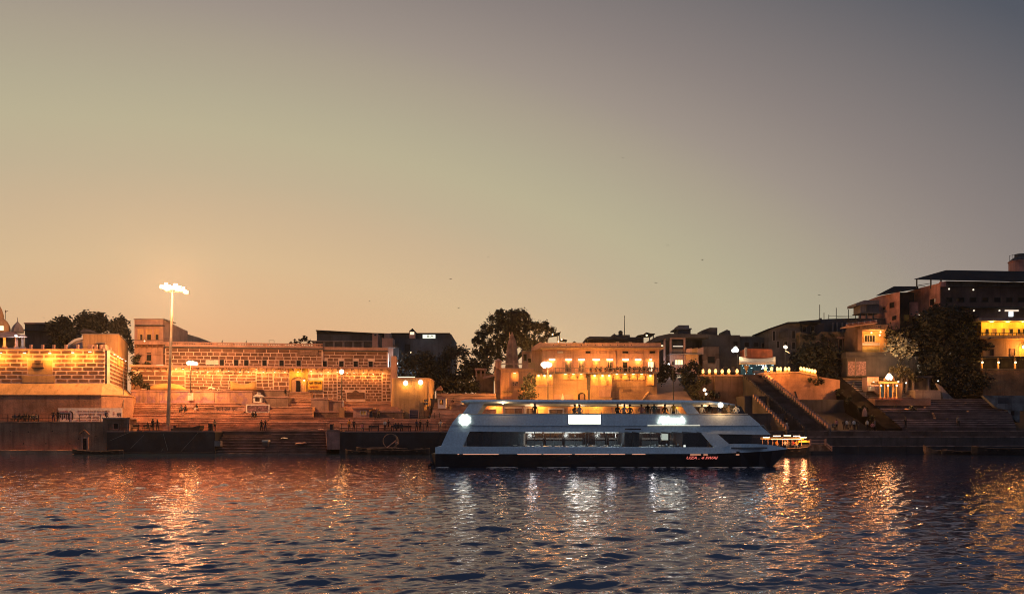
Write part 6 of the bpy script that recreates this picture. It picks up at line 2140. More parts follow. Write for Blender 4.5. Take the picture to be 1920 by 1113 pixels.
mb.tube([P(1719, 535, Y - 1.7), P(1746, 531, Y - 1.7)], .05, 4).tube([P(1719, 536.5, Y - 1.7), P(1735, 536, Y - 1.7)], .04, 4)
mb.build('roof_rail', IRN, ht)
for k in range(10):
    a = 1774 + 22.5 * k
    pwin(ht, a, a + 11, 558, 566, Y, fr=CND)
HW = Wall((X(1719, 152), 152), (X(1763, 146.2), 146.2))
opening(ht, HW, HW.u(1744), HW.u(1753), HW.z(1748, 572), HW.z(1748, 560.5), fr=RBR)
MB(HW).box(HW.u(1752.8), HW.u(1755.5), .12, .16, HW.z(1754, 566), HW.z(1754, 560)).build('lit_cloth', WHT, ht)
for q, y_ in ((1779.5, 541.5), (1825, 543), (1826, 582), (1874, 582)):
    MB().ball(tuple(P(q, y_, Y - .6)), .17, 8).build('wall_globe', glow('pale_globe', (1, .85, .65), 1.2), ht)
MB().pbox(1766, 2010, 574, 576.5, Y - 1.5, 1.5).build('balcony', CND, ht)
MB().pbox(1893, 1900, 584, 593, Y - 1.6, .3).build('lit_window', glow('white_window', (.85, .95, 1), 1.6), ht)
MB().pbox(1885, 1910, 580.5, 583.5, Y - 1.6, .2).build('lit_strip', glow('dim_tube', (1, .8, .6), .9), ht)
Y = 155.0
wtw = thing('water_tower', 'round brick water tower with railing at the far top right', 'water tower', P(1912, 520, Y + 8))
c = P(1912, 525, Y + 8)
MB().lathe((c.x, c.y, c.z), [(2.0, 0), (2.0, 3.6), (2.15, 3.7), (2.15, 3.85)], 20).build('drum', RBR, wtw, smooth=False)
MB().lathe((c.x, c.y, c.z + 3.86), [(2.1, 0), (1.2, .75), (.95, .8), (.95, 1.4), (1.0, 1.45)], 20).build('cap', CND, wtw)
mb = MB()
for k in range(7):
    a = PI + k * PI / 8
    mb.tube([(c.x + 2.1 * math.cos(a), c.y + 2.1 * math.sin(a), c.z + 3.8), (c.x + 2.1 * math.cos(a), c.y + 2.1 * math.sin(a), c.z + 5.1)], .04, 4)
mb.tube([(c.x + 2.1 * math.cos(PI + k * PI / 8), c.y + 2.1 * math.sin(PI + k * PI / 8), c.z + 5.0) for k in range(7)], .03, 4)
mb.build('railing', IRN, wtw)
Y = 152.0
bh = thing('brick_house', 'raw brick house with a dark sheet roof, left of the big hotel', 'house', P(1685, 620, Y))
MB().slab([(X(1648, Y), Y), (X(1687, 147.4), 147.4), (X(1687, 147.4), Y + 9), (X(1648, Y), Y + 9)], Z(645, Y), Z(555, Y)).build('wall', RBR, bh)
MB().pbox(1688, 1723, 548, 640, Y + 1, 8).build('side_wall', CND, bh)
mb = MB()
mb._add([P(1643, 554.5, Y - 3), P(1722, 541.5, Y - 3), P(1722, 538, Y + 6), P(1676, 537.5, Y + 6), P(1643, 553.5, Y - 3), P(1722, 539.5, Y - 3), P(1722, 536.5, Y + 6), P(1676, 536.5, Y + 6)],
        [(0, 1, 2, 3), (4, 5, 6, 7), (0, 1, 5, 4), (1, 2, 6, 5), (2, 3, 7, 6), (3, 0, 4, 7)], 0)
mb.build('roof', ROF, bh)
BW = Wall((X(1648, Y), Y), (X(1687, 147.4), 147.4))
for a, b, c, d in ((1655, 1661, 575, 581), (1668.5, 1677, 567, 577), (1673, 1681, 592, 600)):
    opening(bh, BW, BW.u(a), BW.u(b), BW.z((a + b) / 2, d), BW.z((a + b) / 2, c), fr=RBR)
MB().pbox(1696, 1705, 590, 601, Y - 1.2, .3).build('lit_board', mat('yellow_board', (.55, .30, .06), streak=.2), bh)
MB().pbox(1707, 1722, 566, 592, Y - 1.6, .4).build('chimney_stack', RBR, bh)
MB().ball(tuple(P(1724, 589, Y - 1.7)), .17, 8).build('wall_globe', glow('pale_globe', (1, .85, .65), 1.2), bh)
Y = 150.0
wp = thing('roof_pavilion', 'small pale concrete roof pavilion left of the raw brick house', 'pavilion', P(1628, 600, Y))
MB().pprism([(1605.5, 568), (1621, 562.5), (1648, 563), (1648, 569.5), (1621, 570.5), (1605.5, 573)], Y - .6, 4).build('roof', CON, wp)
MB().pbox(1613, 1625, 571, 585, Y, 3).build('left_wall', CON, wp)
MB().pbox(1625, 1648, 570, 585, Y - .2, 3).build('wall', BLU, wp)
for q in (1613.5, 1625, 1638):
    MB().pbox(q - 1, q + 1, 585, 597, Y, .3).build('post', BLU, wp)
MB().pbox(1612, 1650, 585, 586.6, Y - .3, 3.3).build('floor', CON, wp)
MB().pbox(1606, 1660, 597, 612, Y + .2, 4).build('base', CND, wp)

# yellow building at the right edge
Y = 141.0
yb = thing('yellow_building', 'yellow lit building with balconies and three lamp columns at the right edge', 'building', P(1880, 735, Y))
MB().pbox(1840, 2000, 601, 629, Y + 2, 8).build('upper_wall', YEL, yb)
MB().pbox(1836, 2000, 595.5, 600.7, Y, 10).build('roof', CON, yb)
MB().pbox(1841, 2000, 629.2, 634, Y - .6, 3.5).build('balcony', OCH, yb)
mb = MB()
for k in range(14):
    mb.pbox(1842 + 8 * k, 1843 + 8 * k, 624, 629, Y - .55, .06)
mb.pbox(1841, 2000, 623.6, 624.4, Y - .56, .08)
mb.build('balcony_rail', IRN, yb)
for a, b, m_ in ((1848, 1853, GLD), (1861, 1868, WAL), (1879, 1884, WAL), (1892, 1899, GLD), (1908, 1913, GLD), (1917, 1924, GLD)):
    pwin(yb, a, b, 616.5, 626, Y + 2, fr=OCH, pane=m_)
MB().pbox(1844, 2000, 634.2, 668, Y + .4, 9).build('middle_wall', OCH, yb)
MB().pbox(1841, 2000, 668.2, 670, Y - .8, 9).build('middle_ledge', IRN, yb)
for a, b in ((1855, 1863), (1894, 1902)):
    pwin(yb, a, b, 654, 666, Y + .4, fr=WAL, pane=GLD if a < 1860 else WAL)
arc = [(1911, 668)] + [(1921 - 10 * math.cos(PI * i / 10), 651 - 9 * math.sin(PI * i / 10)) for i in range(11)] + [(1931, 668)]
MB().pprism(arc, Y + .3, .1).build('arched_door', YEL, yb)
MB().pbox(1915, 1928, 655, 668, Y + .24, .05).build('door_leaf', CLO, yb)
MB().ball(tuple(P(1920, 650, Y - .2)), .32, 10).build('arch_lamp', G_FLOOD, yb)
lamp(P(1920, 652, Y - .8), 260, SODIUM, .3, yb)
MB().pbox(1838, 2000, 670.2, 694, Y + .8, 8).build('lower_wall', CND, yb)
for k in range(5):
    a = 1843 + 33 * k
    MB().pbox(a, a + 24, 673, 690, Y + .7, .2).build('bay', GLD, yb)
for q in (1842, 1872.5, 1904, 1935):
    MB().pbox(q - 1, q + 1, 671, 693, Y - .4, .3).build('column', OCH, yb)
    MB().ball(tuple(P(q, 679, Y - .7)), .2, 8).build('column_lamp', G_WARM, yb)
    lamp(P(q, 681, Y - 1.0), 40, SODIUM, .15, yb)
MB().pbox(1838, 2000, 691, 693.5, Y - .7, 1.5).build('lower_ledge', CND, yb)
for q in (1860, 1890, 1920, 1950):
    MB().pbox(q - 3, q + 3, 602.5, 603.8, Y + 1.2, .2).build('tube_light', G_WARM, yb)
    lamp(P(q, 605.5, Y + .6), 110, (1, .5, .06), .3, yb)
MB().pprism([(1843, 694), (2000, 694), (2000, 742), (1843, 742)], Y - .9, 8).build('base_wall', mat('earthen_wall', (.24, .125, .065), var=.35, scale=.4, streak=.5, bump=.5), yb)
Y = 130.0
gp = thing('painted_wall', 'pale blue grey painted wall with a dark patch at the right edge of the stairs', 'wall', P(1890, 770, Y))
bwm = mat('pale_blue_wall', (.14, .15, .16), var=.5, scale=.7, streak=.6)
MB().pprism([(1843, 741), (2000, 741), (2000, 775), (1888, 768), (1868, 764)], Y, .8).build('wall', bwm, gp)
MB().pbox(1871, 1891, 745.5, 756, Y - .03, .05).build('dark_patch', BLU, gp)
MB().pprism([(1888, 768.3), (1912, 770), (1912, 792), (1905, 790)], Y - .3, 3).build('stub_wall', bwm, gp)
MB().pbox(1896, 1902, 770, 778, Y - .35, .1).build('opening', GLD, gp)

for i, (q, y_, Y_, r_, lab) in enumerate(((1598, 752, 134.5, 9, 'scrubby bush on the upper part of the rough bank by the right stairs'), (1622, 768, 131, 8, 'scrubby bush at the middle of the rough bank beside the handrail'), (1640, 786, 127.5, 8, 'scrubby bush low on the rough bank above the quay crowd'), (1578, 738, 138, 9, 'scrubby bush at the top of the rough bank under the dark tree'))):
    tree('wall_shrub', lab, P(q, y_ + 6, Y_), px_lobes([(q, y_, r_ * .6), (q + 7, y_ + 3, r_ * .5), (q - 8, y_ - 2, r_ * .55), (q + 2, y_ + 6, r_ * .5), (q - 3, y_ - 6, r_ * .4)], Y_, .6, i), 420, .2, 80 + i, LEB, .05, cat='shrub')
# ================================================================ THE FERRY
YF = 70.0
WD = 7.2
YM = YF + WD / 2
fx = lambda q: X(q, YF)
fz = lambda q: Z(q, YF)
fer = thing('river_ferry', 'large two deck grey river cruise boat with glowing signs on its side', 'ferry', (fx(1140), YM, 0))
FP = mat('ferry_grey_paint', (.68, .79, .87), var=.06, scale=.5, streak=.10, bump=.03, rough=.42, spec=.5)
FH = mat('ferry_black_hull', (.010, .011, .015), var=.3, scale=.6, streak=.1, bump=.03, rough=.35)
FD = mat('ferry_dark_frame', (.02, .026, .035), var=.2, streak=0, bump=0, rough=.35)
FI = mat('ferry_interior', (.10, .12, .14), var=.2, streak=0, bump=0)
FG = glass('ferry_window_glass', (.004, .008, .012), .30)


def hull_ring(px, top, bot, hw, flare):
    x = fx(px)
    zt, zb = fz(top), bot
    return [(x, YM - hw, zt), (x, YM - hw * flare, zb), (x, YM + hw * flare, zb), (x, YM + hw, zt)]


hw = WD / 2
sta = [(809, 850, .75, .94, .85), (816, 850.5, .97, .94, .88), (860, 850.5, 1, .93, .9), (1000, 851, 1, .93, .92), (1200, 851, 1, .93, .92), (1340, 850, .99, .9, .9), (1390, 848, .9, .8, .86), (1425, 846, .68, .5, .8), (1448, 844.5, .45, .22, .6), (1464, 842.5, .22, .06, .5), (1474, 841, .03, .01, .5)]
rings = []
for px, top, wt_, wb_, _ in sta:
    Ys_ = YM - hw * wt_
    bot = -.7 if px < 1440 else {1448: -.35, 1464: .55, 1474: 1.35}[px]
    x, zt_ = X(px, Ys_), Z(top, Ys_)
    rings.append([(x, Ys_, zt_), (x, YM - hw * max(wb_, .01), bot), (x, YM + hw * max(wb_, .01), bot), (x, YM + hw * wt_, zt_)])
MB().loft(rings).build('hull', FH, fer)
# grey strake
rings = []
for px, top, bot, w_ in ((816, 838, 850.2, .98), (822, 836, 850.2, 1.005), (900, 836.6, 850.6, 1.01), (1338, 838, 850.2, 1.005), (1350, 832.5, 849.6, 1.0), (1390, 831.5, 848, .92), (1425, 832, 846, .72), (1448, 834, 844.5, .48), (1464, 837, 842.6, .25), (1476, 840, 841.2, .04)):
    Ys_ = YM - hw * w_
    x = X(px, Ys_)
    rings.append([(x, Ys_, Z(bot, Ys_)), (x, Ys_, Z(top, Ys_)), (x, YM + hw * w_, Z(top, Ys_)), (x, YM + hw * w_, Z(bot, Ys_))])
MB().loft(rings).build('strake', FP, fer)
for side, ya, yb_ in ((0, YF - .02, YF + .12), (1, YF + WD - .12, YF + WD + .02)):
    cw = lambda pp, dy=0.0: MB().prism([(fx(a), fz(b)) for a, b in pp], ya + (dy if not side else -dy), yb_ + (dy if not side else -dy))
    cw([(848, 792), (862, 775), (1405, 778), (1426, 796), (1424, 797.4), (1100, 797.2), (846, 796.5)]).build('upper_side_panel', FP, fer)
    cw([(845, 796.7), (846, 796.7), (1100, 797.4), (1427, 797.6), (1446, 814.5), (1346, 813), (1314, 811.3), (881, 808.3), (839.5, 807.5)], .10).build('lower_side_panel', FP, fer)
    cw([(826, 838), (839.7, 807.7), (880.5, 808.5), (866.5, 838)], .04).build('stern_panel', FP, fer)
    cw([(1315, 811.5), (1345.8, 813.2), (1368, 832.3), (1360, 838), (1338.5, 838)], .04).build('slanted_pillar', FP, fer)
    cw([(867, 775.2), (882, 754), (908, 755.5), (895, 775.4)], .05).build('roof_pillar', FP, fer)
    cw([(1290, 777), (1276, 757), (1297, 757), (1313.5, 777.2)], .05).build('roof_pillar', FP, fer)
    MB().box(fx(862), fx(1402), ya - .03, yb_ + .03, fz(776.4), fz(774.8)).build('gunwale', WHT, fer)
    if not side:
        MB().box(fx(882), fx(1338), ya - .02, ya + .02, fz(797.6), fz(797.0)).build('rubbing_strip', FP, fer)
        MB().box(fx(1214), fx(1312), ya - .04, ya - .005, fz(797.7), fz(796.6)).build('light_strip', glow('strip_light', (1, .95, .7), 1.0), fer)
        MB().box(fx(1172), fx(1202), ya + .06, ya + .2, fz(805), fz(803)).build('side_vent', FD, fer)
    # window frames and panes
    n = 9
    cuts = [868, 904, 922, 940, 958, 971, 984, 1002, 1020, 1039, 1058, 1078, 1098, 1118, 1138, 1155, 1172, 1186, 1200, 1220, 1240, 1260, 1280, 1308, 1336]
    for a, b in zip(cuts[:-1], cuts[1:]):
        lo_a, hi_a = (868, 880.5) if a == 868 else (a, a)
        lo_b, hi_b = (1336, 1316) if b == 1336 else (b, b)
        if b == 1308 or a == 1308:
            hi_b, hi_a = min(hi_b, 1316), min(hi_a, 1306)
        MB().prism([(fx(lo_a + .6), fz(838)), (fx(hi_a + .6), fz(808.6)), (fx(hi_b - .6), fz(810.5)), (fx(lo_b - .6), fz(838))], ya + .06 if not side else yb_ - .1, ya + .1 if not side else yb_ - .06).build('window_pane', FG, fer)
    for q in cuts[1:-2]:
        MB().box(fx(q - .45), fx(q + .45), ya + .04, yb_ - .02, fz(838), fz(808.6)).build('window_mullion', FD, fer)
    for q in range(912, 1282, 12):
        MB().box(fx(q - .25), fx(q + .25), ya + .02, ya + .06, fz(774.8), fz(769.4)).build('rail_post', GAL, fer)
    MB().box(fx(906), fx(1284), ya + .02, ya + .06, fz(769.4), fz(768.8)).build('deck_rail', GAL, fer)
# end walls of the saloon, front slope, decks
zc, zf = fz(806.5), 1.5
MB().prism([(fx(825), fz(838)), (fx(1340), fz(838)), (fx(1440), fz(838)), (fx(1440), fz(841)), (fx(825), fz(843))], YF + .15, YF + WD - .15).build('main_deck', FI, fer)
MB().prism([(fx(850), fz(793)), (fx(1418), fz(794)), (fx(1436), fz(808)), (fx(1436), fz(809.6)), (fx(850), fz(806))], YF + .25, YF + WD - .25).build('upper_deck', FI, fer)
MB().box(fx(905), fx(985), YF + 1.2, YF + 4.5, fz(837.6), fz(806.5)).build('galley', FI, fer)
MB().box(fx(1172), fx(1200), YF + .6, YF + 5, fz(837.6), fz(807.5)).build('stair_core', FD, fer)
MB().box(fx(1284), fx(1330), YF + .7, YF + WD - .7, fz(837.6), fz(808)).build('wheelhouse', FD, fer)
MB().box(fx(874), fx(905), YF + .8, YF + WD - .8, fz(837.6), fz(807)).build('engine_room', FD, fer)
MB().prism([(fx(1346), fz(832)), (fx(1346), fz(813.2)), (fx(1432), fz(814)), (fx(1432), fz(832))], YF + .9, YF + 1.0).build('forward_glass', FG, fer)
MB().prism([(fx(1350), fz(836)), (fx(1350), fz(813.5)), (fx(1425), fz(814)), (fx(1425), fz(836))], YF + 2.4, YF + 2.6).build('forward_bulkhead', FD, fer)
mb = MB()
mb._add([(fx(1405), YF + .1, fz(778)), (fx(1447), YF + 1.0, fz(815)), (fx(1447), YF + WD - 1.0, fz(815)), (fx(1405), YF + WD - .1, fz(778)), (fx(1401), YF + .1, fz(778)), (fx(1443), YF + 1.0, fz(815)), (fx(1443), YF + WD - 1.0, fz(815)), (fx(1401), YF + WD - .1, fz(778))],
        [(0, 1, 2, 3), (7, 6, 5, 4), (0, 1, 5, 4), (1, 2, 6, 5), (2, 3, 7, 6), (3, 0, 4, 7)], 0)
mb.build('front_slope', FP, fer)
mb = MB()
mb.tube([(fx(1427), YF + .15, fz(797.5)), (fx(1432), YF + .2, fz(797.3)), (fx(1448), YF + .6, fz(815))], .07, 6)
mb.build('handrail', GAL, fer)
# roof, streamlined toward the bow
rp_ = [(864, 750.8, 752.6), (872, 749, 754.6), (900, 748.6, 755.4), (1100, 749.2, 756.2), (1270, 749.6, 756.8), (1325, 750.6, 757), (1360, 753, 758.4), (1385, 756.5, 759.6), (1396, 758.8, 760)]
rings = []
for px, t_0, b_0 in rp_:
    x = fx(px)
    e = .0 if px < 1330 else (px - 1330) / 66 * 1.6
    rings.append([(x, YF - .1 + e, fz(b_0)), (x, YF - .22 + e, fz((t_0 + b_0) / 2)), (x, YF + .05 + e, fz(t_0)), (x, YM, fz(t_0) + .05), (x, YF + WD - .05 - e, fz(t_0)), (x, YF + WD + .22 - e, fz((t_0 + b_0) / 2)), (x, YF + WD + .1 - e, fz(b_0))])
MB().loft(rings).build('roof', FP, fer)
MB().prism([(fx(1388), fz(759.5)), (fx(1398), fz(760.5)), (fx(1408), fz(778)), (fx(1392), fz(778))], YF + 1.4, YF + WD - 1.4).build('windscreen', FD, fer)
# lamps under the roof
for q, y_ in ((943, 754.8), (1350.5, 759)):
    o = MB().ball((fx(q), YF - .1, fz(y_)), .13 if q < 1000 else .26, 10).build('deck_lamp', G_WARM if q < 1000 else G_FLOOD, fer)
    lamp((fx(q), YF - .35, fz(y_) - .1), 12 if q < 1000 else 55, (1, .55, .22), .12, fer)
for q in (1000, 1090, 1180, 1260, 1340):
    MB().box(fx(q - 14), fx(q + 14), YM - .08, YM + .08, fz(757.8), fz(757.2)).build('deck_tube', G_SOFT, fer)
    lamp((fx(q), YM, fz(760)), 60, (1, .5, .2), .2, fer)
# saloon lights, tables and seats
tb = glow('saloon_tube', (.9, .95, .85), 2.2)
for a, b in ((908, 935), (960, 982), (986, 1018), (1022, 1056), (1062, 1094), (1118, 1136), (1140, 1166), (1204, 1238), (1246, 1278)):
    MB().box(fx(a), fx(b), YF + 2.0, YF + 2.12, fz(810.8), fz(810.0)).build('saloon_light', tb, fer)
for q in (1000, 1080, 1150, 1230):
    lamp((fx(q), YF + 1.2, fz(816)), 45, (.9, .95, .9), .2, fer)
for a, b in ((962, 984), (988, 1018), (1024, 1054), (1060, 1092), (1116, 1134), (1142, 1164), (1204, 1234), (1256, 1278)):
    MB().box(X(a, YF + 5.2), X(b, YF + 5.2), YF + 5.2, YF + 5.26, Z(822.2, YF + 5.2), Z(821.4, YF + 5.2)).build('shelf_light', glow('shelf_strip', (1, .85, .7), .55), fer)
    MB().box(X(a, YF + 5.2), X(b, YF + 5.2), YF + 5.3, YF + 5.4, Z(836, YF + 5.2), Z(826, YF + 5.2)).build('partition', FI, fer)
rnd_ = random.Random(9)
tbm = mat('table_cloth_white', (.62, .6, .52), streak=0, bump=0)
for i in range(15):
    q = 966 + i * 21.5
    if 1168 < q < 1204 or q > 1282:
        continue
    s = MB()
    s.box(fx(q - 4), fx(q + 4), YF + .7, YF + 1.6, fz(834.6), fz(833.8)).box(fx(q - .6), fx(q + .6), YF + 1.1, YF + 1.2, fz(838), fz(834.6))
    s.build('table', tbm, fer)
    s = MB()
    s.box(fx(q + 6), fx(q + 10), YF + .8, YF + 1.5, fz(838), fz(835.5)).box(fx(q + 9), fx(q + 10), YF + .8, YF + 1.5, fz(835.4), fz(831.5))
    s.build('seat', FI, fer)
MB().box(fx(1241.5), fx(1254), YF + .3, YF + .34, fz(824.5), fz(812.5)).build('wall_screen', glow('saloon_screen', (.8, .9, .75), .95), fer)
MB().box(fx(982), fx(985), YF + .3, YF + .5, fz(835), fz(812)).build('lit_door_edge', glow('door_glow', (1, .8, .6), .35), fer)
MB().box(fx(1283), fx(1286.5), YF + .2, YF + .3, fz(837.4), fz(834)).build('exit_light', tb, fer)
# glowing signs on the near side
sgm = glow('boat_sign_glow', (.95, 1.0, .80), 4.5)
YS = YF - .12
c = (fx(871.5), fz(787))
pts = []
for k in range(64):
    a = 2 * PI * k / 64
    r = .48 + .06 * math.cos(8 * (a - PI / 8))
    pts.append((c[0] + r * math.cos(a), c[1] + r * math.sin(a)))
whl = MB().prism(pts, YS, YS + .06).build('wheel_emblem', sgm, fer)
for k in range(8):
    a = 2 * PI * k / 8 + PI / 8
    MB().tube([(c[0] + .12 * math.cos(a), YS - .012, c[1] + .12 * math.sin(a)), (c[0] + .40 * math.cos(a), YS - .012, c[1] + .40 * math.sin(a))], .012, 4).build('spoke', sgm, whl)
MB().box(fx(1066), fx(1126), YS, YS + .08, fz(794.2), fz(777.2)).build('lit_screen', sgm, fer)
MB().box(fx(1065), fx(1127), YS + .03, YS + .1, fz(795), fz(776.5)).build('screen_frame', FD, fer)
wF = flat_wall(YS)
nm = text('name_lettering', 'Alaknanda', sgm, .62, 2.4, (fx(1233) + 200, fz(793.2)), wF, fer, .03, shear=.25, bold=.05)
# hull lights and red lettering
hl_ = glow('hull_strip_glow', (1, .42, .22), 1.6)
for a, b, pw in ((858, 861, 0), (868, 935, 5), (970, 1015, 4), (1019, 1072, 4), (1078, 1142, 5), (1145, 1172, 2), (1185, 1210, 3)):
    MB().box(fx(a), fx(b), YF - .04, YF - .0, fz(851.6), fz(850.9)).build('hull_light', hl_, fer)
rdm = glow('hull_lettering_glow', (.85, .12, .06), .75)
text('hull_lettering', 'UZA . 4 IWAI', rdm, fz(855) - fz(860.2), fx(1346) - fx(1287), (fx(1287) + 200, fz(860.2)), flat_wall(YF - .01), fer, .01, shear=.3, bold=.03, v=.02)
for a, b in ((1294, 1314), (1319, 1327), (1380, 1386)):
    MB().box(fx(a), fx(b), YF - .05, YF + .0, fz(852.3), fz(851.3)).build('hull_light', hl_, fer)
MB().box(fx(1382), fx(1388), YF + .2, YF + .45, fz(848.5), fz(845.5)).build('anchor_pocket', FD, fer)
MB().tube([(fx(809), YM - 3, .4), (fx(805), YM - 3, .15), (fx(801), YM - 3, .12)], .15, 6).build('stern_step', FH, fer)
# curved bow wave and stern wake: low foam ridges
fm = mat('river_foam', (.55, .52, .5), var=.2, scale=2, streak=0, bump=.4, fine=12)
wk = link('foam', None, (0, 0, 0))
mb = MB()
rnd_ = random.Random(2)
for k in range(42):
    q = 812 + 640 * rnd_.random()
    l = rnd_.uniform(.1, .5)
    yy = YF - .1 - abs(rnd_.gauss(0, .25)) + (0 if q < 1390 else (q - 1390) / 80 * 2.2)
    mb.lathe((fx(q), yy, .03), [(l, 0), (l * .6, .035), (.01, .05)], 7, sx=1.6, sy=.35)
COL.objects.unlink(wk)
bpy.data.objects.remove(wk)
fo = mb.build('foam', fm, None)
fo['kind'] = 'stuff'

# people aboard
zU = fz(793) + .0
for i, (q, dy, pose, top, rot, lab) in enumerate((
        (1003.5, .9, 'stand', 'black', .6, 'dark figure standing alone at the rail near the ferry stern'),
        (1160, .7, 'sit', 'black', .4, 'dark seated passenger at the rail right of the lit screen'),
        (1172, .7, 'sit_lean', 'white', .1, 'passenger in white beside a dark neighbour on the upper deck'),
        (1184, 1.0, 'sit', 'khaki', -.4, 'passenger with pale scarf on the upper deck of the ferry'),
        (1205, .7, 'sit', 'pink', .1, 'passenger in pink seated on the upper deck above the name'),
        (1218, 1.0, 'stand', 'black', .3, 'dark standing passenger above the first letters of the name'),
        (1229, .7, 'stand', 'teal', -.3, 'passenger in blue standing above the glowing name'),
        (1249.5, .7, 'sit', 'brown', .2, 'brown seated passenger near the front roof pillar'),
        (1266, .7, 'stand', 'yellow', .1, 'passenger in a yellow jacket beside the front roof pillar'),
        (1319, .6, 'sit', 'white', .4, 'passenger in white seated just forward of the roof pillar'),
        (1336, 1.1, 'stand', 'black', -.2, 'dark passenger standing under the bright deck lamp'),
        (1353.5, .7, 'stand', 'navy', .5, 'passenger in navy by the rail at the ferry front'),
        (1371, .6, 'sit', 'khaki', .2, 'khaki dressed passenger leaning at the ferry front'),
        (1384, .6, 'sit', 'white', -.3, 'pale dressed passenger farthest forward on the ferry'),
        (1088, .9, 'sit', 'white', .1, 'passenger in white right above the lit screen'),
        (1078, 1.2, 'sit_lean', 'grey', .5, 'grey dressed passenger seated left of the one in white above the screen'))):
    person(lab, (fx(q), YF + dy, zU + (.12 if pose == 'stand' else .38)), pose, top, 'grey', rot, .98 if pose == 'stand' else 1.0)
for i, (q, y_, lab) in enumerate(((1112, 774, 'small dark'), (1150, 774, 'middle dark'))):
    pass

# ================================================================ WOODEN BOATS
def boat(label, px0, px1, Y, wid, free, bow=1.0, m=None, cat='boat', stern_rise=.3, name='rowing_boat', planks=4):
    """open wooden boat lying along the shore; px0 = stern end, px1 = bow end"""
    m = m or WDK
    x0, x1 = X(px0, Y), X(px1, Y)
    t = thing(name, label, cat, ((x0 + x1) / 2, Y, 0))
    n = 14
    out, inn = [], []
    for k in range(n + 1):
        q = k / n
        w_ = wid / 2 * max(.04, math.sin(PI * min(1, max(0, .08 + .84 * q))) ** .55 * (1 - .12 * q))
        if q in (0.0, 1.0):
            w_ = wid * .05
        sh_ = free * (1 + stern_rise * (1 - q) ** 3 * 1.5 + bow * q ** 4)
        bt_ = -.25 + free * .9 * (max(0, q - .8) / .2) ** 2 * bow + free * .5 * (max(0, .15 - q) / .15) ** 2
        x = x0 + (x1 - x0) * q
        out.append([(x, Y - w_, sh_), (x, Y - w_ * .75, (sh_ + bt_) * .45), (x, Y - w_ * .35, bt_), (x, Y + w_ * .35, bt_), (x, Y + w_ * .75, (sh_ + bt_) * .45), (x, Y + w_, sh_)])
        i_ = max(.01, w_ - .07)
        inn.append([(x, Y + i_, sh_), (x, Y + i_ * .7, bt_ + .3), (x, Y - i_ * .7, bt_ + .3), (x, Y - i_, sh_)])
    MB().loft([a + b for a, b in zip(out, inn)]).build('hull', m, t)
    for k in range(planks):
        q = .2 + .6 * k / max(1, planks - 1)
        w_ = wid / 2 * math.sin(PI * (.08 + .84 * q)) ** .55 * (1 - .12 * q) - .05
        x = x0 + (x1 - x0) * q
        ubox('thwart', x - .14, x + .14, Y - w_, Y + w_, free * .72, free * .72 + .05, WOD, t)
    rl = MB()
    rl.tube([Vector(o[0]) + Vector((0, -.02, .0)) for o in out], .045, 5)
    rl.build('gunwale', WOD, t)
    return t


boat('dark low rowing boat moored under the narrow quay doorway', 232, 136, 117.3, 1.5, .42, .9)
boat('small dark rowing boat with pale rim, left of the moored pair', 716, 648, 116.0, 1.6, .45, .6)
hb = boat('longer dark wooden boat with a broken hoop frame at its middle', 688, 806, 114.6, 1.9, .62, .5, stern_rise=.2)
Yh = 114.6
c = P(732, 826.5, Yh)
mb = MB()
r = 1.06
seg = [(math.radians(a)) for a in range(-60, 236, 12)]
pts = [(c.x + r * math.cos(a), Yh + .1 * math.sin(2 * a), c.z + r * math.sin(a)) for a in seg]
mb.tube(pts, [.07 + .07 * max(0, math.cos(a)) for a in seg], 6)
mb.build('hoop_frame', WOD, hb)
MB().tube([(c.x - .5, Yh - .1, c.z - .95), (c.x + .85, Yh - .1, c.z + .1)], .09, 6).build('frame_pole', PNK, hb)
MB().tube([(c.x + .2, Yh, c.z - 1.5), (c.x + .9, Yh, c.z - .35)], .08, 6).build('frame_prop', WDK, hb)
MB().ball((c.x + .95, Yh - .1, c.z - .3), .26, 8).build('bundle', PNK, hb)
mb = MB()
mb.prism([(X(770, Yh), .62), (X(778, Yh), .95), (X(788, Yh), 1.0), (X(797, Yh), .75), (X(797, Yh), .6)], Yh - .4, Yh + .4)
mb.build('bow_cover', WDK, hb)
b3 = boat('flat grey boat partly hidden behind the moored pair', 764, 668, 117.2, 2.0, .8, .3, m=WDK, stern_rise=.1)
MB().prism([(X(672, 117.2), .75), (X(690, 117.2), 1.0), (X(740, 117.2), 1.05), (X(760, 117.2), .7)], 116.6, 117.8).build('deck_boards', WOD, b3)
boat('long dark boat moored at the far right quay', 1925, 1822, 113.5, 2.4, .85, .5, stern_rise=.1)
boat('small dark boat with a pale upturned bow at the right quay', 1775, 1731, 117.5, 1.4, .5, 1.7, m=WOD)
boat('long low dark boat in front of the right quay ledges', 1850, 1765, 116.2, 1.7, .45, .5)

# lit passenger boat and jetty behind the ferry bow
Yl = 108.0
lb_ = boat('passenger boat with a lamp lit canopy passing behind the ferry bow', 1398, 1517, Yl, 3.0, .95, .35, cat='passenger boat', name='passenger_boat', planks=6)
zb_ = Z(836, Yl)
for q in (1430, 1440, 1449, 1458, 1467, 1476, 1485, 1494, 1503):
    MB().tube([P(q, 835, Yl - 1.2), P(q, 823, Yl - 1.2)], .04, 5).build('canopy_post', PNK, lb_)
    MB().tube([P(q, 833, Yl + 1.2), P(q, 823, Yl + 1.2)], .04, 5).build('canopy_post', PNK, lb_)
rings = []
for k in range(9):
    q = 1426 + 82 * k / 8
    s = 1 - .25 * (k / 8) ** 3
    rings.append([P(q, 823.5, Yl - 1.5 * s), P(q, 820, Yl - .8 * s), P(q, 819, Yl), P(q, 820, Yl + .8 * s), P(q, 823.5, Yl + 1.5 * s), P(q, 822.8, Yl)])
MB().loft(rings).build('canopy', CLO, lb_)
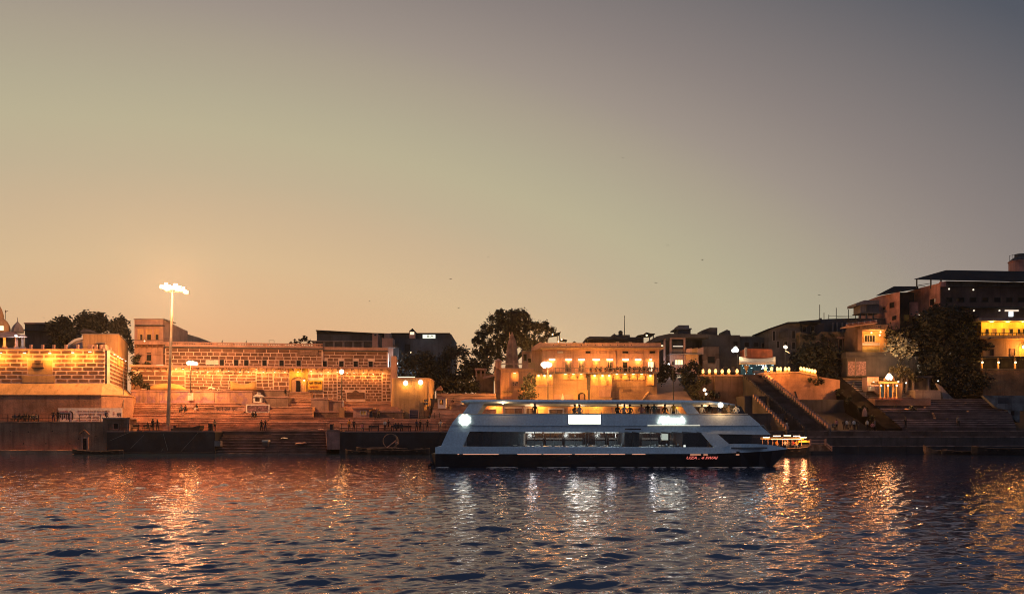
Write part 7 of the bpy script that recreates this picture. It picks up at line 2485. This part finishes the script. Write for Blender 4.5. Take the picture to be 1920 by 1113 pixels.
for a, b, y_ in ((1431, 1443, 819.5), (1450, 1464, 817.0), (1470, 1483, 816.2), (1488, 1500, 817.2), (1500, 1512, 819.5)):
    mb = MB()
    mb.pbox(a, b, y_ - 1.1, y_ + .9, Yl - 1.3, .12)
    mb.build('canopy_lamp', glow('canopy_lamp_glass', (1, .74, .46), 2.2), lb_)
MB().pbox(1446, 1502, 822.4, 823.6, Yl - 1.56, .06).build('light_tube', glow('canopy_tube', (1, .55, .28), 1.8), lb_)
lamp(P(1440, 824, Yl - 2.0), 35, (1, .42, .15), .3, lb_)
lamp(P(1475, 825, Yl - 2.0), 45, (1, .42, .15), .3, lb_)
lamp(P(1508, 821, Yl - 2.0), 110, (1, .42, .15), .3, lb_)
MB().pbox(1497, 1518, 825, 829, Yl - .9, .1).build('bow_board', SIG, lb_)
for i, (q, tcol, lab) in enumerate(((1472, 'white', 'passenger in white seated in the lamp lit boat'), (1478, 'khaki', 'passenger in khaki seated amidships in the lamp lit boat'), (1487, 'red', 'passenger in red seated in the lamp lit boat'), (1494, 'yellow', 'passenger in yellow seated near the bow of the lamp lit boat'), (1456, 'orange', 'passenger in orange seated near the stern of the lamp lit boat'))):
    person(lab, P(q, 843.5, Yl - .5) + Vector((0, 0, .25)), 'sit', tcol, 'grey', .4 * (-1) ** i, .9)
Yj = 112.5
jt = thing('wooden_jetty', 'orange lit wooden landing stage with railings right of the lamp lit boat', 'jetty', P(1535, 846, Yj))
for k in range(14):
    a, b = 1516 + 2.9 * k, 1518.6 + 2.9 * k
    MB().prism([(X(a - 3, Yj), Z(845, Yj)), (X(b - 3, Yj), Z(845, Yj)), (X(b, Yj), Z(833, Yj)), (X(a, Yj), Z(833, Yj))], Yj - .1, Yj + .02).build('plank', WOD, jt)
MB().pbox(1516, 1556, 833, 845, Yj + .05, 3).build('deck', WOD, jt)
for q in (1520, 1548.5):
    MB().pbox(q - 1.2, q + 1.2, 822.5, 835, Yj - .3, .2).build('post', PNK, jt)
for y_ in (824.5, 829.5):
    MB().pbox(1518, 1550, y_, y_ + 1.3, Yj - .28, .12).build('rail', PNK, jt)
for dy in (0, 5):
    MB().tube([P(1550, 831 + dy, Yj - .3), P(1560.5, 840 + dy, Yj - .8)], .1, 6).build('gangway_rail', PNK, jt)
MB().tube([P(1559.5, 835, Yj - .8), P(1559.5, 845, Yj - .8)], .1, 6).build('post', PNK, jt)

# ================================================================ LAMP MASTS
def globe_lamp(label, px, py, pbase, Y, pw, heads, r=.3, plate=None, col=SODIUM, g=None):
    t = thing('street_lamp', label, 'street lamp', P(px, pbase, Y))
    MB().tube([P(px + .6, pbase, Y), P(px, py, Y)], [.10, .065], 8).build('pole', IRN, t)
    for dx, dz in heads:
        p = P(px + dx, py + dz, Y - .25)
        h_ = MB().tube([P(px, py + 2.5, Y), p + Vector((0, 0, -.1))], .045, 5).build('arm', IRN, t)
        MB().ball(tuple(p), r, 12).build('globe', g or G_FLOOD, h_)
    lamp(P(px, py, Y - .9), pw, col, .4, t)
    if plate:
        a, b, c, d, s = plate
        pl = MB().pbox(a, b, c, d, Y - .2, .05).build('sign_plate', WHT, t)
        w_ = flat_wall(Y - .2)
        text('lettering', s, brn_ink, .22, .62, (X(a + 1.5, Y) + 200, Z(c + 4.5, Y)), w_, pl, .005, v=.004)
    return t


mast = thing('floodlight_mast', 'very tall tapering floodlight mast with a glowing ring of lamps at its top', 'lamp mast', P(315.5, 806, 121.0))
YM_ = 121.0
MB().tube([P(315, 808, YM_), P(317.5, 720, YM_), P(320.5, 640, YM_), P(323.5, 545, YM_)], [.30, .25, .20, .13], 12).build('shaft', GAL, mast)
MB().pbox(306, 323, 798.5, 807.5, YM_ - .6, 1.3).build('base_block', PNK, mast)
c = P(323.5, 545, YM_)
mb = MB()
for k in range(16):
    a, b = 2 * PI * k / 16, 2 * PI * (k + 1) / 16
    mb.tube([(c.x + 1.2 * math.cos(a), c.y + 1.2 * math.sin(a), c.z), (c.x + 1.2 * math.cos(b), c.y + 1.2 * math.sin(b), c.z)], .06, 5)
mb.build('carrier_ring', GAL, mast)
for i, (dx, py) in enumerate(((-20, 537.5), (-14.5, 538.5), (-11.5, 533.5), (-9, 541.5), (-6, 537.5), (-2.5, 539.5), (3, 538.5), (6, 534.5), (9, 541.5), (13, 538.5), (17, 543), (20.5, 540.5), (23.5, 546), (26.5, 547.5))):
    p = P(323.5 + dx, py, YM_ - 1.2 * math.cos(dx / 26 * 1.4))
    fl_ = MB().box(p.x - .32, p.x + .32, p.y - .05, p.y + .25, p.z - .27, p.z + .27).build('floodlight', GAL, mast)
    MB().hexa([(p.x - .28, p.y - .075, p.z - .25), (p.x + .28, p.y - .075, p.z - .25), (p.x + .28, p.y - .055, p.z - .25), (p.x - .28, p.y - .055, p.z - .25)],
              [(p.x - .28, p.y - .075, p.z + .25), (p.x + .28, p.y - .075, p.z + .25), (p.x + .28, p.y - .055, p.z + .25), (p.x - .28, p.y - .055, p.z + .25)]).build('lens', glow('mast_lens', (1.0, .93, .76), 2.4), fl_)
lamp(c + Vector((-.9, -1.6, -.1)), 7400, (1, .43, .15), .6, mast)
lamp(c + Vector((1.2, -1.6, -.2)), 7400, (1, .43, .15), .6, mast)

globe_lamp('paired street lamp with a white sign plate before the palace', 357.3, 681, 752, 132.9, 1500, ((-4, -.6), (-1.5, -1.6), (1.5, -.4), (4.5, -.8), (7.5, 0), (10, .4)), .34, (352, 362.5, 736.5, 750, 'घाट'))  # extra globes widen the pair to the size of its glow
globe_lamp('single globe street lamp with a sign plate at the right part of the palace', 640.5, 696.5, 772, 131.5, 650, ((0, 0),), .42, (635.5, 645, 750, 763, 'घाट'))
globe_lamp('glaring street lamp standing before the left corner of the orange mansion', 1027, 683.5, 760, 133.0, 8500, ((-9, -.5), (-6, -2), (-3, 0), (-6, 2.5), (0, -2), (1, 1.5), (4, 0)), .40)  # globes clustered on one head to imitate the lamp's glare
globe_lamp('small globe lamp among the low shrubs just above the ferry roof', 1321, 730.5, 752, 136.0, 120, ((0, 0),), .3)
o = thing('blue_white_globe', 'small cool white globe under the shrub lamp above the ferry', 'lamp', P(1324, 740, 136))
MB().ball(tuple(P(1324, 738, 135.9)), .22, 10).build('globe', G_COOL, o)
MB().tube([P(1324, 750, 136), P(1324, 740, 135.9)], .04, 5).build('stem', IRN, o)
sl2 = globe_lamp('street lamp on a white post between the tented shop and the dark tree', 1472, 650, 690, 143.5, 110, ((0, 0), (1.5, .8)), .30, None, (1, .66, .34))
MB().tube([P(1472, 657, 143.4), P(1481, 662, 143.4)], .08, 5).build('side_arm', WHT, sl2)

# ================================================================ PEOPLE ON THE GHATS
def pp(lab, px, py, Y, pose='stand', top='black', legs='black', rot=0.0, size=1.0):
    return person(lab, P(px, py, Y), pose, top, legs, rot, size)


def seated(lab, px, py, Y, top='black', legs='black', rot=0.0, pose='sit', size=1.0):
    return person(lab, P(px, py, Y), pose, top, legs, rot, size)


pp('person in dark clothes with folded arms, left one of two by the banner', 100, 790, 120.9, 'akimbo', 'black', 'navy', .2)
pp('person in dark clothes standing right against the white banner edge', 109, 790, 120.8, 'stand', 'black', 'black', -.2)
for i, (q, top, rot, d) in enumerate(((28, 'navy', .2, 'first'), (39, 'black', -.5, 'second'), (46, 'black', .6, 'third'), (52, 'brown', -.3, 'fourth'), (61, 'khaki', .1, 'fifth'), (70, 'grey', -.6, 'sixth'))):
    seated('%s from the left in the group seated on the long quay bench' % d, q, 790.5, 120.9, top, 'black', rot, 'sit_lean' if i % 2 else 'sit')
seated('person sitting with legs hanging on the pump house roof', 198, 785.5, 119.3, 'navy', 'black', 1.0, 'sit_lean')
seated('person seated on the dark bench by the foot of the mast', 277, 807.5, 119.5, 'brown', 'black', .2)
pp('taller dark figure standing right beside the seated person near the mast', 286.5, 807, 119.3, 'stand', 'black', 'black', -.3, 1.06)
pp('dark figure standing last on the right of the three near the mast', 295, 807, 119.4, 'stand', 'black', 'black', .2)
pp('person in pale top standing at the corner beside the litter bin', 402.5, 807.5, 120.6, 'folded', 'khaki', 'black', .4)
pp('stout dark figure walking, left one of the pair above the dark steps', 490, 809, 121.6, 'walk', 'black', 'black', .5, 1.05)
pp('second dark figure of the walking pair above the dark river steps', 497.5, 808, 121.8, 'akimbo', 'black', 'navy', -.2)
seated('left one of two people sitting close together on the stone ledge', 474, 786, 126.0, 'black', 'black', .2, 'sit')
seated('right one of two people sitting close together on the stone ledge', 479, 786.5, 126.0, 'black', 'black', -.3, 'sit')
seated('dark figure seated on the low wall left of the palace door stairs', 535, 742, 136.3, 'black', 'black', .5, 'sit')
seated('person sitting on the ledge right of the lamp plate pillar', 370, 771, 128.4, 'black', 'white', -.4, 'sit_lean')
seated('dark figure crouched on the ledge left of the lamp plate pillar', 347.5, 774, 128.4, 'black', 'black', .3, 'sit')
seated('dark figure crouched nearest the mast on the stone ledge', 341, 774, 128.4, 'grey', 'black', -.2, 'sit_lean')
pil = thing('stone_pillar', 'pale square stone pillar under the lamp sign plate', 'pillar', P(357, 774, 129.5))
MB().pbox(351, 363, 757.5, 775, 129.3, 1).build('shaft', PNK, pil)
pil = thing('stone_pillar', 'orange plastered pillar below the globe lamp at the right of the stairs', 'pillar', P(641, 786, 129.2))
MB().pbox(636, 645.5, 764, 786, 129.0, 1).build('shaft', OCH, pil)
pp('person in dark clothes pushing a cart before the brown kiosk block', 709.5, 786.5, 127.4, 'walk', 'brown', 'black', .6)
ct = thing('hand_cart', 'small dark hand cart beside the kiosk', 'cart', P(702, 786.5, 127.3))
MB().pbox(697, 706, 780.5, 782.5, 127.2, .8).build('tray', WDK, ct)
for q in (699, 704):
    c_ = P(q, 784.5, 127.15)
    MB().tube([(c_.x, c_.y, c_.z), (c_.x, c_.y + .06, c_.z)], .2, 12).build('wheel', IRN, ct)
MB().tube([P(706, 782, 127.3), P(708.5, 779, 127.3)], .03, 5).build('handle', IRN, ct)
for i, (q, pose, top, legs, rot, lab) in enumerate((
        (655, 'stand', 'orange', 'black', .3, 'person in a bright orange top at the left of the long quay railing'),
        (663.5, 'akimbo', 'black', 'black', -.2, 'dark figure standing right beside the person in orange'),
        (679, 'sit', 'pink', 'grey', .3, 'person in pink sitting behind the long quay railing'),
        (722, 'stand', 'white', 'black', .4, 'person in a white shirt at the middle of the long quay railing'),
        (728.5, 'stand', 'black', 'black', -.3, 'dark figure just right of the person in the white shirt'),
        (741.5, 'sit', 'navy', 'black', .3, 'first dark figure seated on the middle quay bench'),
        (747, 'sit', 'black', 'black', -.3, 'second dark figure seated on the middle quay bench'),
        (753, 'sit_lean', 'navy', 'black', .1, 'third dark figure seated on the middle quay bench'),
        (781, 'walk', 'navy', 'black', .5, 'dark figure bending with a white sack near the railing end'),
        (788, 'stand', 'black', 'black', -.4, 'tall dark figure near the right end of the long railing'),
        (801.5, 'stand', 'brown', 'black', .2, 'person standing at the foot of the round bastion steps'),
        (826, 'folded', 'white', 'grey', -.2, 'pale dressed figure half hidden by the ferry stern'))):
    pp(lab, q, 808, 120.4, pose, top, legs, rot)
for q, py, Y_, top, lab in ((850, 765, 133.8, 'black', 'dark figure on the pale grove stairs, upper one'), (843, 778, 131, 'khaki', 'khaki figure on the pale grove stairs, lower one'), (866, 770, 132.5, 'white', 'white dressed figure on the right of the grove stairs')):
    pp(lab, q, py, Y_, 'stand', top, 'black', .2)
for q, top, pose, rot, lab in ((1562, 'grey', 'sit', .3, 'grey figure seated farthest left at the dark right quay'), (1568.5, 'pink', 'stand', .2, 'person in pink standing low on the dark right quay'), (1583, 'black', 'stand', -.2, 'dark figure beside two pale ones on the right quay'),
                               (1587.5, 'white', 'stand', .2, 'pale figure at the middle of the right quay crowd'), (1593, 'khaki', 'walk', .5, 'khaki figure walking on the right quay'), (1601, 'white', 'stand', .1, 'white dressed figure under a dark companion on the right quay'),
                               (1606, 'black', 'stand', -.4, 'tall dark companion at the middle of the right quay'), (1626, 'white', 'stand', .3, 'person in a white shirt and dark trousers by the stairs foot'), (1636, 'pink', 'sit_lean', -.4, 'bent figure in pink by the foot of the right stairs'),
                               (1640, 'grey', 'walk', .6, 'grey figure farthest right of the small crowd at the stairs foot')):
    pp(lab, q, 806.5 if pose != 'x' else 808, 122.9, pose, top, 'black', rot)
pp('dark figure standing on the wide right hand stairs', 1698, 803, 124.4, 'stand', 'black', 'black', .2)
pp('faint figure standing low on the wide right hand stairs', 1797, 800, 124.6, 'stand', 'grey', 'black', -.3)
pp('person climbing the upper right hand stairs', 1600, 735, 137.6, 'walk', 'black', 'black', .4)
pp('pale figure standing by the columns of the orange shrine', 1677.5, 746, 132.2, 'stand', 'khaki', 'khaki', .5)
pp('lone figure beside two white posts behind the ferry bow', 1475, 803.5, 122.8, 'stand', 'black', 'white', .1)

# ================================================================ BIRDS
bm_ = mat('dark_bird', (.03, .03, .035), streak=0, bump=0)
birds = [(845, 523, 95, .2, 'small dark bird high over the blue block'), (1317, 487, 90, -.4, 'small dark bird over the tank house, highest of the birds'), (1230, 530, 110, .9, 'thin winged bird over the right end of the mansion'),
         (1252, 460, 120, .5, 'faint far bird above the ferry name'), (1536, 553, 110, .1, 'dark bird just over the roof poles at right'), (693, 564, 110, -.2, 'faint low bird over the dark long building'),
         (860, 577, 100, .0, 'small low bird left of the banyan crown'), (1168, 296, 190, .4, 'faint lone bird in the upper middle sky'), (14, 583, 120, .3, 'tiny dark bird beside the flag pole at far left'), (916, 481, 130, .2, 'faint bird high over the banyan crown')]
for q, y_, Y_, tl_, lab in birds:
    p = P(q, y_, Y_)
    bs = .45
    t = thing('bird', lab, 'bird', p)
    b_ = MB()
    b_.lathe((0, 0, 0), [(.005, -.22), (.05, -.12), (.06, 0), (.035, .14), (.03, .17), (.005, .24)], 8)
    b_.v = [(bs * z + p.x, bs * y + p.y, bs * x * .9 + p.z) for x, y, z in b_.v]
    b_.build('body', bm_, t, smooth=True)
    for s in (-1, 1):
        wv = [(.08, s * .03, 0), (-.08, s * .03, 0), (-.06, s * .25, .08 + .04 * s * tl_), (-.02, s * .48, .02), (.06, s * .25, .10)]
        pts = []
        ca, sa = math.cos(tl_ + .6), math.sin(tl_ + .6)
        for a, b, c_ in wv:
            pts.append((p.x + bs * (a * ca - b * sa), p.y + bs * (a * sa + b * ca), p.z + bs * (c_ + .03)))
        w2 = MB()
        w2._add(pts + [(a, b, c_ - .02) for a, b, c_ in pts], [(0, 1, 2, 3, 4), (9, 8, 7, 6, 5)] + [(i, (i + 1) % 5, 5 + (i + 1) % 5, 5 + i) for i in range(5)], 0)
        w2.build('wing', bm_, t)
